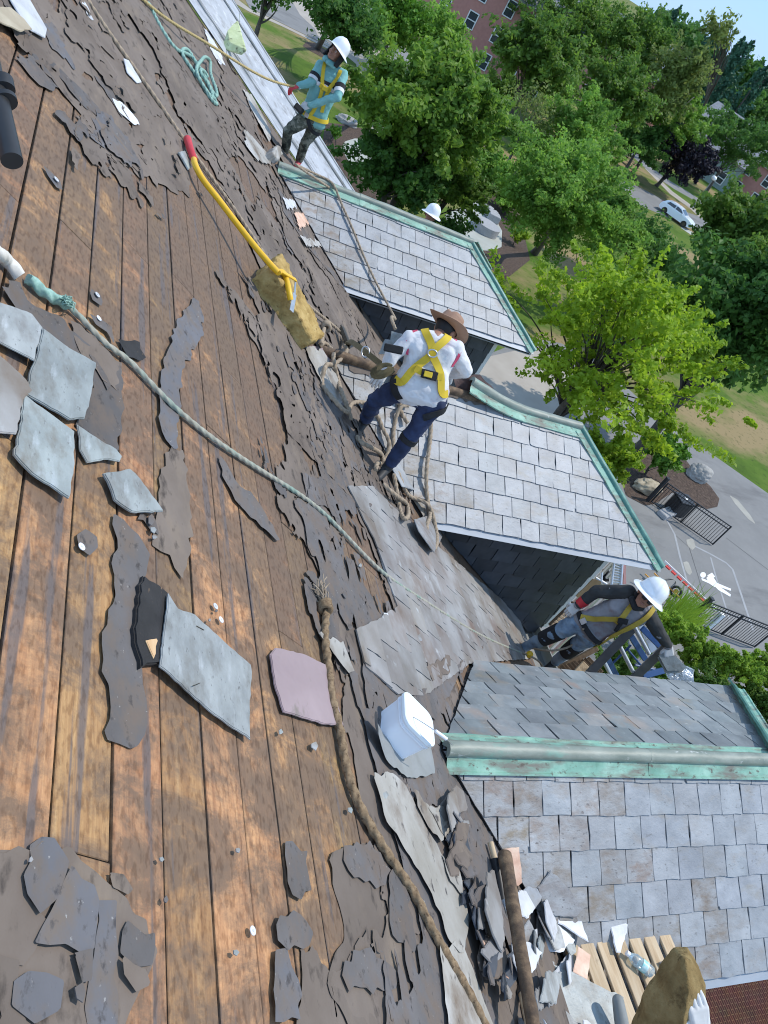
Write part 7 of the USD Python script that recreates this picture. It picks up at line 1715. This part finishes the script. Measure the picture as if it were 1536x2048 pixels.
# --- the man in the brown hat with his back to us
J = dict(anR=D(778, 930, 6.12), toeR=D(764, 946, 5.98), knR=D(832, 858, 5.92), hipR=D(868, 803, 5.82), anL=D(730, 840, 6.3), toeL=D(716, 862, 6.2), knL=D(752, 800, 5.98), hipL=D(808, 775, 5.78),
         shR=D(911, 698, 5.72), shL=D(822, 678, 5.68), elR=D(932, 742, 5.84), wrR=D(902, 748, 6.05), elL=D(783, 712, 5.66), wrL=D(772, 738, 5.68), head=D(890, 662, 5.83))
J['hup'] = 0.50 * RM[0] - 0.62 * RM[1] + 0.1 * RM[2]; J['hfw'] = 0.55 * RM[0] + 0.25 * RM[1] + 0.8 * RM[2]
pk = person('man in brown hat, white shirt and dark jeans seen from behind', J['anR'])
q = figure(pk, J, 'white_cloth', 'denim_dark', 'shoe_black', fat=1.2, bare_ankle=True, seed=2)
u, r_, f_ = q['up'], q['rt'], q['fw']; ch = q['che']; bk_ = -f_
if (bk_ @ RM[2]) > 0: bk_ = -bk_
face_bits(pk, q['P'], q['body'])
Pk = q['P']
pk.part('hair', fuse([hull([(Pk(0, -0.022, 0.03), 0.080), (Pk(0, -0.03, -0.005), 0.062), (Pk(0.045, -0.01, -0.0), 0.04), (Pk(-0.045, -0.01, -0.0), 0.04)])], 0.012, 3), 'hair_black', smooth=True)
hu = nrm(J['hup']); hf = nrm(J['hfw'] - hu * (J['hfw'] @ hu)); hr = np.cross(hf, hu)
hp_ = [(0.0, 0.125), (0.05, 0.128), (0.078, 0.120), (0.088, 0.09), (0.100, 0.02), (0.105, 0.004), (0.130, -0.002), (0.165, 0.004), (0.182, 0.014), (0.184, 0.010), (0.165, -0.002), (0.13, -0.008), (0.10, -0.004), (0.084, 0.08), (0.0, 0.115)]
hm_ = trimesh.creation.revolve(np.array(hp_), sections=56); v = hm_.vertices.copy(); a = np.arctan2(v[:, 1], v[:, 0]); rr = np.hypot(v[:, 0], v[:, 1])
v[:, 0] *= 1.12; v[:, 2] += np.clip((rr - 0.11) / 0.07, 0, 1) * (0.030 * np.abs(np.sin(a)) ** 2 - 0.022 * np.abs(np.cos(a)) ** 2) - 0.028 * np.exp(-(v[:, 1] / 0.03) ** 2) * (rr < 0.085) * (v[:, 2] > 0.1)
hc = J['head'] + hu * 0.03 - hf * 0.01; v *= 0.93
pk.part('hat', tm(hc + v[:, :1] * hf + v[:, 1:2] * hr + v[:, 2:3] * hu, hm_.faces), 'hat_brown', smooth=50)
pk.part('hat_band', tube(np.array([hc + hu * 0.018 + 1.125 * 0.101 * math.cos(t) * hf + 0.1015 * math.sin(t) * hr for t in np.linspace(0, 6.29, 40)]), 0.006, 6), 'black_cloth')
yk = ch - u * .06 + bk_ * .12
strap(pk, 'harness_strap', q['shirt'], [ch + u * .07 - r_ * .07 + f_ * .05 * 1, ch + u * .03 - r_ * .05 + bk_ * .08, yk, ch - u * .17 - r_ * .09 + bk_ * .12, ch - u * .33 - r_ * .15 + bk_ * .08, q['pel'] + u * .06 - r_ * .17 + bk_ * .03], 0.055, HY, 0.014)
strap(pk, 'harness_strap', q['shirt'], [ch + u * .07 + r_ * .07 + f_ * .05, ch + u * .03 + r_ * .05 + bk_ * .08, yk, ch - u * .17 + r_ * .09 + bk_ * .12, ch - u * .33 + r_ * .13 + bk_ * .09, q['pel'] + u * .06 + r_ * .15 + bk_ * .05], 0.055, HY, 0.014)
strap(pk, 'harness_strap', q['shirt'], [ch - u * .19 - r_ * .10 + bk_ * .12, ch - u * .21 + bk_ * .14, ch - u * .20 + r_ * .11 + bk_ * .12], 0.05, HY, 0.018)
sp, sn = q['shirt'](np.array([ch - u * .21 + r_ * .02 + bk_ * .14, yk]), 0.02)
buckle(pk, 'label_plate', sp[0], sn[0], u, 0.12, 0.065, 'black_cloth'); buckle(pk, 'label_patch', sp[0] + sn[0] * 0.010 - r_ * .012, sn[0], u, 0.062, 0.04, HY)
ring = np.array([sp[1] + sn[1] * 0.014 + 0.034 * math.cos(t) * r_ + 0.026 * math.sin(t) * u for t in np.linspace(0, 6.29, 30)]); pk.part('d_ring', tube(ring, 0.006, 8), 'steel', smooth=50)
for s in (-1, 1):
    strap(pk, 'side_stripe', q['shirt'], [ch + u * .055 + s * r_ * .14, ch + s * r_ * .19 + bk_ * .03, ch - u * .12 + s * r_ * .17 + bk_ * .05], 0.022, 'pink_stripe', 0.004, 0.002)
strap(pk, 'belt', q['trousers'], [q['pel'] + u * .10 - r_ * .16 + bk_ * .04, q['pel'] + u * .10 + bk_ * .16, q['pel'] + u * .10 + r_ * .16 + bk_ * .04], 0.035, 'denim_dark', 0.012)
strap(pk, 'leg_strap', q['trousers'], [J['hipR'] + r_ * .1, J['hipR'] - u * .10 + bk_ * .1, J['hipR'] - u * .13 - r_ * .06 + bk_ * .08], 0.05, 'black_cloth', 0.014); strap(pk, 'leg_strap', q['trousers'], [J['hipL'] - r_ * .1 + u * .1, J['hipL'] - r_ * .08 + bk_ * .07, J['hipL'] - u * .10 - r_ * .02 + bk_ * .1], 0.06, 'black_cloth', 0.014)
k_, a_ = J['knR'], J['anR']; band(pk, 'knee_strap', k_ + (a_ - k_) * .20, k_ + (a_ - k_) * .32, 0.074, 0.072, 'black_cloth')
pk.part('arm_pouch', bar(D(768, 694, 5.52), D(806, 702, 5.52), 0.055, 0.03, 0.01, -RM[2]), 'black_cloth')
pk.part('glove', hand(J['wrL'], RM[1] * .8 - RM[0] * .6, -RM[2], -RM[0], 1.1, 0.9), 'glove_white', smooth=True)
pk.part('glove', hand(J['wrR'], RM[2] + RM[1] * .3, RM[0], -RM[1], 1.1, 0.8), 'glove_white', smooth=True)
wl = T('webbing_coil', 'olive webbing coiled in the gloved hand of the man in the brown hat', 'webbing', base=D(763, 742, 5.5))
for k in range(5):
    c = D(764 + k * 1.0, 742 - k * 1.2, 5.55 - 0.01 * k); a = 0.055 - 0.006 * k
    wl.part('loop', ribbon(np.array([c + a * math.cos(t) * (RM[0] * 1.25 - RM[1] * .5) + 0.65 * a * math.sin(t) * (RM[1] + RM[0] * .4) for t in np.linspace(0, 6.2, 30)]), 0.03, -RM[2] + RM[1] * .6, 0.003, 0.01), 'web_olive', smooth=40)


def box_px(px, depth, thick, nrm_=None):
    """Flat plate with the outline px at a depth, thickened away from us."""
    a = RM[0]; b = RM[1]; n = -RM[2]; o = D(px[0][0], px[0][1], depth)
    pts = [D(x, y, depth) - o for x, y in px]
    P = rough_poly([(p @ a, p @ b) for p in pts], 0.04, 0.003, len(px)); m = extrude_poly(P, thick); v = m.vertices
    m.vertices = o + v[:, :1] * a + v[:, 1:2] * b + v[:, 2:3] * -n
    return m


st = T('slate_stack', 'small stack of grey slates held by the man in the brown hat', 'slates', base=D(785, 700, 5.75))
for k, px in enumerate([[(783, 662), (806, 668), (800, 700), (778, 690)], [(770, 678), (800, 682), (790, 708), (757, 708)], [(745, 748), (790, 752), (786, 768), (742, 764)]]):
    st.part('slate', box_px(px, 5.86 - 0.03 * k, 0.01), 'slate_loose')

# --- the man on the ladder between the two nearer dormers
J = dict(anR=D(1052, 1293, 7.92), toeR=D(1037, 1306, 7.85), knR=D(1104, 1270, 7.62), hipR=D(1160, 1243, 7.45), anL=D(1112, 1322, 8.05), toeL=D(1098, 1334, 8.0), knL=D(1144, 1296, 7.70), hipL=D(1180, 1272, 7.50),
         shR=D(1256, 1186, 7.16), shL=D(1298, 1232, 7.22), elR=D(1194, 1182, 7.28), wrR=D(1155, 1212, 7.38), elL=D(1320, 1268, 7.28), wrL=D(1337, 1292, 7.34), head=D(1294, 1193, 6.98))
J['hup'] = 0.62 * RM[0] - 0.62 * RM[1] - 0.35 * RM[2]; J['hfw'] = -0.50 * RM[0] + 0.45 * RM[1] - 0.72 * RM[2]
pl_ = person('man in grey shirt, white helmet and sunglasses standing at the ladder', J['anR'])
q = figure(pl_, J, 'grey_cloth', 'denim_light', 'shoe_black', seed=3)
face_bits(pl_, q['P'], q['body'], shades=True)
helmet(pl_, J['head'] + nrm(J['hup']) * 0.045, nrm(J['hup']), J['hfw'], 1.05)
Pl = q['P']; u, r_, f_ = q['up'], q['rt'], q['fw']; ch = q['che']
if f_ @ RM[2] > 0: f_ = -f_
pl_.part('collar', fuse([hull([(Pl(0.05, -0.03, -0.12), 0.035), (Pl(-0.05, -0.03, -0.12), 0.035), (Pl(0, 0.04, -0.135), 0.03)]), hull([(Pl(0.06, -0.04, -0.06), 0.025), (Pl(-0.06, -0.04, -0.06), 0.025), (Pl(0, -0.06, -0.08), 0.03)])], 0.012, 4, 0.004), 'black_cloth', smooth=True)
for s in 'RL':
    pl_.part('sleeve', fuse(chain([J['sh' + s], J['el' + s], J['el' + s] + (J['wr' + s] - J['el' + s]) * .9], [0.077, 0.060, 0.046]), 0.016, 7, 0.007, 8), 'dark_grey_cloth', smooth=True)
    band(pl_, 'knee_pad', J['kn' + s] + (J['hip' + s] - J['kn' + s]) * .30, J['kn' + s] + (J['an' + s] - J['kn' + s]) * .34, 0.086, 0.076, 'black_cloth')
band(pl_, 'red_cuff', J['elR'] + (J['wrR'] - J['elR']) * .62, J['elR'] + (J['wrR'] - J['elR']) * .90, 0.055, 0.050, 'red_grip')
HO = 'harness_ochre'
strap(pl_, 'harness_strap', q['shirt'], [ch + u * .05 + r_ * .09, ch + r_ * .09 + f_ * .09, ch - u * .14 + r_ * .03 + f_ * .14, ch - u * .24 + f_ * .13 - r_ * .0], 0.05, HO, 0.02)
strap(pl_, 'harness_strap', q['shirt'], [ch + u * .05 - r_ * .09, ch - r_ * .10 + f_ * .09, ch - u * .14 - r_ * .10 + f_ * .12, q['waist'] - r_ * .13 + f_ * .06, q['pel'] - r_ * .14 + f_ * .03], 0.05, HO, 0.02)
strap(pl_, 'harness_strap', q['shirt'], [ch - u * .16 + r_ * .01 + f_ * .14, ch - u * .30 + r_ * .08 + f_ * .12, q['pel'] + u * .07 + r_ * .15 + f_ * .05], 0.05, HO, 0.02)
strap(pl_, 'harness_belt', q['shirt'], [q['pel'] + u * .06 + r_ * .16, q['pel'] + u * .06 + f_ * .15, q['pel'] + u * .06 - r_ * .16], 0.05, 'black_cloth', 0.02)
sp, sn = q['shirt'](np.array([ch - u * .16 + f_ * .14, ch - u * .24 - r_ * .07 + f_ * .13, q['pel'] + u * .08 + r_ * .13 + f_ * .08]), 0.024)
buckle(pl_, 'chest_clip', sp[0], sn[0], u + r_, 0.09, 0.06, 'black_cloth'); buckle(pl_, 'buckle', sp[2], sn[2], u, 0.055, 0.06, 'steel')
pl_.part('radio_strap', bar(sp[0], sp[1] - u * .05, 0.035, 0.025, 0.008, sn[0]), 'black_cloth')
pl_.part('glove', hand(J['wrR'], J['wrR'] - J['elR'], -RM[2] * .8 - RM[1] * .4, RM[0] - RM[1], 1.1, 0.55), 'glove_white', smooth=True)
pl_.part('glove', hand(J['wrL'], RM[1] * 1.0 + RM[0] * .1 + RM[2] * .2, -RM[2], -RM[0], 1.12, 0.35), 'glove_white', smooth=True)
kc = (J['knR'] + J['knL']) / 2
pl_.part('tie_rope', tube(smooth_path([J['anR'] - RM[2] * .08 + RM[0] * .05, kc - RM[2] * .10 + RM[1] * .05, J['knL'] - RM[2] * .10 - RM[1] * .06, J['hipR'] - RM[2] * .12 + RM[1] * .05], 0.02), 0.011, 8), 'rope_tan', smooth=50)
kn = trimesh.creation.icosphere(3, 0.035); kn.vertices += 0.008 * (meshkit.noise(kn.vertices * 60)[:, None] - .5); kn.apply_translation(D(1059, 1309, 7.7)); lone('yellow_clip', kn, 'yellow_paint', 'yellow clip at the lower end of the long grey green rope', 'clip', smooth=True)
lone('lanyard', tube(smooth_path([D(1042, 1306, 7.75), D(1060, 1312, 7.68), D(1080, 1325, 7.8), D(1076, 1345, 8.2)], 0.02), 0.010, 8), 'rope_tan', 'short rope end hanging from the yellow clip beside the boot', 'rope', smooth=50)

# --- a helmet and shoulder just showing over the far dormer ridge
hd0 = D(861, 432, 12.2)
Zu = np.array([0, 0, 1.0]); Xr = np.array([0.75, -0.66, 0.0]); Fv = np.array([0.66, 0.75, 0.0])
J = dict(head=hd0, hup=Zu + 0.15 * Fv, hfw=Fv, shR=hd0 - Zu * .22 + Xr * .18 + Fv * .02, shL=hd0 - Zu * .22 - Xr * .18 + Fv * .02)
for s, g in (('R', 1), ('L', -1)):
    J['el' + s] = J['sh' + s] - Zu * .28 + Xr * .06 * g; J['wr' + s] = J['el' + s] - Zu * .16 + Fv * .2; J['hip' + s] = hd0 - Zu * .74 + Xr * .1 * g; J['kn' + s] = J['hip' + s] - Zu * .42 + Fv * .04; J['an' + s] = J['kn' + s] - Zu * .42; J['toe' + s] = J['an' + s] + Fv * .2
p4_ = person('worker whose white helmet and blue shoulder show above the far dormer ridge', J['anR'])
q = figure(p4_, J, 'blue_cloth', 'denim_dark', 'shoe_black', res=0.03, seed=4); helmet(p4_, J['head'] + nrm(J['hup']) * 0.045, nrm(J['hup']), J['hfw'], 1.0)
for s in 'RL':
    p4_.part('glove', hand(J['wr' + s], Fv, Zu, Xr * (1 if s == 'L' else -1), 1.1, 0.5), 'glove_white', smooth=True)
sc = T('scaffold_plank', 'timber scaffold walkway hidden behind the far dormer', 'scaffold', base=J['anR'] - Zu * .1)
sc.part('plank', bevel_box(*(J['anR'] / 2 + J['anL'] / 2 - Zu * .13), 1.4, 1.4, 0.05, 0.01), 'pallet_dark')
for i in (-1, 1):
    for k in (-1, 1):
        c = J['anR'] / 2 + J['anL'] / 2 - Zu * .15; sc.part('upright', tube(lin([c[0] + .6 * i, c[1] + .6 * k, 0], [c[0] + .6 * i, c[1] + .6 * k, c[2]], 3), 0.03, 8), 'aluminium')

# --- the worker at the bottom edge holding a foam pad: one gloved hand and a shoe show
dep = 3.05
J = dict(wrR=D(1402, 2062, dep), elR=D(1470, 2240, dep + .05), shR=D(1500, 2420, dep + .40), shL=D(1300, 2450, dep + .45), elL=D(1230, 2300, dep + .25), wrL=D(1290, 2180, dep + .3), hipR=D(1420, 2600, dep + .85), hipL=D(1320, 2580, dep + .85),
         knR=D(1500, 2300, dep + .75), knL=D(1275, 2230, 3.72), anR=D(1500, 2190, dep + 1.05), anL=D(1252, 2098, 3.92), toeR=D(1490, 2130, dep + 1.1), toeL=D(1243, 2042, 3.97), head=D(1390, 2310, dep + .30))
J['hup'] = -RM[1] - RM[2] * .6; J['hfw'] = -RM[1] * .4 + RM[2]
p5 = person('worker mostly outside the lower edge, gripping a foam block in a white glove', J['anL'])
q = figure(p5, J, 'dark_grey_cloth', 'denim_dark', 'shoe_grey', res=0.03, seed=6)
helmet(p5, J['head'] + nrm(J['hup']) * 0.045, nrm(J['hup']), J['hfw'], 1.0)
p5.part('glove', hand(J['wrR'] + RM[1] * .01, -RM[1] * 1.0 - RM[0] * .12, -RM[2] * .9 + RM[0] * .3, -RM[0], 1.15, 0.55), 'glove_white', smooth=True)
p5.part('glove_cuff', tube(lin(J['wrR'] + nrm(J['elR'] - J['wrR']) * .0, J['wrR'] + nrm(J['elR'] - J['wrR']) * .09, 5), 0.045, 16), 'glove_white', smooth=40)
p5.part('glove', hand(J['wrL'], -RM[1], -RM[2], RM[0], 1.1, 0.6), 'glove_white', smooth=True)
fb = T('foam_block', 'tan foam block held upright by the white glove at the bottom edge', 'foam pad', base=D(1345, 1980, 3.1))
fo = [(1356, 1922), (1384, 1922), (1402, 1946), (1414, 1976), (1413, 2014), (1400, 2080), (1268, 2092), (1292, 2018), (1332, 1954)]
pts = [D(x, y, 3.12) for x, y in fo]
back = [p + RM[2] * .10 + RM[0] * .02 for p in pts]
ridge = [D(1372, 1924, 3.06), D(1378, 1985, 3.02), D(1360, 2080, 3.0)]
mm = m3.Manifold.hull_points(np.array(pts + back + ridge)).refine_to_length(0.012); m = trimesh.Trimesh(*meshkit.arrays(mm)[:2]); trimesh.smoothing.filter_taubin(m, iterations=4)
m.vertices += m.vertex_normals * (0.012 * (meshkit.fbm(m.vertices * 14, 4, 2) - .5) * 2)[:, None]
fb.part('block', m, 'foam_brown', smooth=True)

# ------------------------------------------------------------------ ladders, scaffold and tray at the eaves
ld = T('step_ladder', 'blue and grey step ladder standing in the gap beside the near dormer', 'ladder', base=D(1240, 1310, 8.0))
R1a, R1b = D(1160, 1366, 7.95), D(1268, 1254, 7.5); R2a, R2b = D(1258, 1366, 7.75), D(1332, 1294, 7.4)
for a, b in ((R1a, R1b), (R2a, R2b)):
    ld.part('rail', bar(a, b, 0.085, 0.03, 0.004, np.cross(b - a, R2a - R1a)), 'ladder_grey')
for a, b in (((1203, 1314, 7.76), (1226, 1358, 7.86)), ((1234, 1281, 7.66), (1266, 1344, 7.68)), ((1266, 1250, 7.5), (1298, 1308, 7.55))):
    ld.part('rung', tube(lin(D(*a), D(*b), 4), 0.021, 12), 'aluminium', smooth=50)
for a, b in (((1214, 1316, 7.95), (1238, 1362, 8.3)), ((1262, 1272, 7.85), (1290, 1318, 8.1)), ((1284, 1256, 7.7), (1322, 1294, 7.75)), ((1285, 1352, 7.9), (1330, 1340, 8.0))):
    ld.part('blue_leg', bar(D(*a), D(*b), 0.06, 0.035, 0.004, -RM[2]), 'ladder_blue')
for px, d_ in (([(1278, 1256), (1286, 1250), (1300, 1272), (1290, 1280)], 7.9), ([(1291, 1282), (1302, 1276), (1314, 1298), (1303, 1306)], 7.9)):
    ld.part('tool_tray', box_px(px, d_, 0.03), 'aluminium')
ld.part('brace', cat(*[tube(lin(D(*a), D(*b), 3), 0.012, 8) for a, b in (((1212, 1340, 8.2), (1262, 1290, 8.1)), ((1270, 1330, 8.1), (1335, 1345, 8.2)), ((1256, 1300, 8.1), (1300, 1352, 8.2)))]), 'ladder_blue')
ty = T('slate_tray', 'tray of grey slates wrapped in silver foil beside the step ladder', 'tray', base=D(1350, 1340, 7.4))
for k, px in enumerate([[(1318, 1312), (1336, 1300), (1372, 1332), (1368, 1340), (1335, 1342)], [(1316, 1316), (1338, 1306), (1374, 1334), (1360, 1346), (1332, 1346)]]):
    ty.part('slate', box_px(px, 7.35 + 0.03 * k, 0.02), 'slate_loose')
mm = m3.Manifold.hull_points(np.array([D(x, y, d_) for x, y in [(1330, 1342), (1372, 1332), (1388, 1340), (1386, 1366), (1352, 1366), (1336, 1356)] for d_ in (7.42, 7.62)])).refine_to_length(0.015); m = trimesh.Trimesh(*meshkit.arrays(mm)[:2])
m.vertices += m.vertex_normals * (0.03 * (meshkit.fbm(m.vertices * 12, 4, 8) - .5) * 2)[:, None]; ty.part('foil_wrap', m, 'foil', smooth=20)
sl = T('slatted_platform', 'brown slatted pallet platform under the man on the ladder', 'pallet', base=D(1160, 1320, 8.4))
sa, sb, sc_ = D(1130, 1318, 8.35), D(1190, 1300, 8.5), D(1160, 1352, 8.3)
for k in range(9):
    o = (sb - sa) * k / 9
    sl.part('slat', bar(D(1122, 1332, 8.4) + o, D(1150, 1362, 8.25) + o * 1.0, 0.045, 0.02, 0.003, -RM[2]), 'pallet_dark')
sl.part('edge_board', bar(D(1138, 1364, 8.15), D(1172, 1328, 8.2), 0.09, 0.03, 0.004, -RM[2]), 'pallet_wood'); sl.part('bearer', bar(D(1115, 1338, 8.5), D(1195, 1296, 8.5), 0.05, 0.06, 0.004, -RM[2]), 'pallet_dark')
s2 = T('slatted_platform', 'pale slatted pallet standing against the middle dormer cheek behind the gloved hand', 'pallet', base=D(1120, 1235, 8.2))
for k in range(8):
    a = D(1104 + k * 5.5, 1247 - k * 5.2, 8.1); s2.part('slat', bar(a, a + RM[0] * .085 + RM[1] * .075, 0.03, 0.02, 0.003, -RM[2]), 'pallet_wood')
s2.part('frame', cat(bar(D(1098, 1250, 8.15), D(1146, 1204, 8.15), 0.03, 0.03), bar(D(1112, 1264, 8.15), D(1160, 1218, 8.15), 0.03, 0.03)), 'pallet_dark')
pb_ = T('plywood_board', 'orange plywood board beyond the sleeve of the man on the ladder', 'board', base=D(1180, 1175, 8.2))
pb_.part('sheet', box_px([(1152, 1192), (1186, 1158), (1204, 1164), (1196, 1178), (1162, 1200)], 8.1, 0.02), 'ply')
sf = T('scaffold', 'silver scaffold frame with a pink board beside the front of the middle dormer', 'scaffold', base=D(1220, 1140, 8.6))
fz = lambda x, y, d_: D(1020 + x / 4.04, 1110 + y / 4.04, d_)
for a, b in (((840, 52), (820, 235)), ((905, 52), (895, 235)), ((740, 140), (735, 228)), ((690, 185), (780, 235))):
    sf.part('rail', tube(lin(fz(*a, 8.7), fz(*b, 8.7), 3), 0.018, 10), 'aluminium', smooth=50)
for k in range(8):
    sf.part('rung', tube(lin(fz(838 - k * 2, 64 + k * 22, 8.7), fz(903 - k, 84 + k * 20, 8.7), 3), 0.012, 8), 'aluminium', smooth=50)
sf.part('pink_board', box_px([(1020 + x / 4.04, 1110 + y / 4.04) for x, y in [(918, 44), (938, 44), (940, 235), (915, 235)]], 8.72, 0.03), 'pink_board')
sf.part('dark_panel', box_px([(1020 + x / 4.04, 1110 + y / 4.04) for x, y in [(750, 120), (800, 95), (800, 215), (752, 215)]], 8.9, 0.03), 'black_cloth')
for x, y in ((840, 52), (820, 235), (905, 52), (895, 235)):
    p = fz(x, y, 8.75); sf.part('upright', tube(lin([p[0], p[1], 0], p, 3), 0.024, 8), 'aluminium')
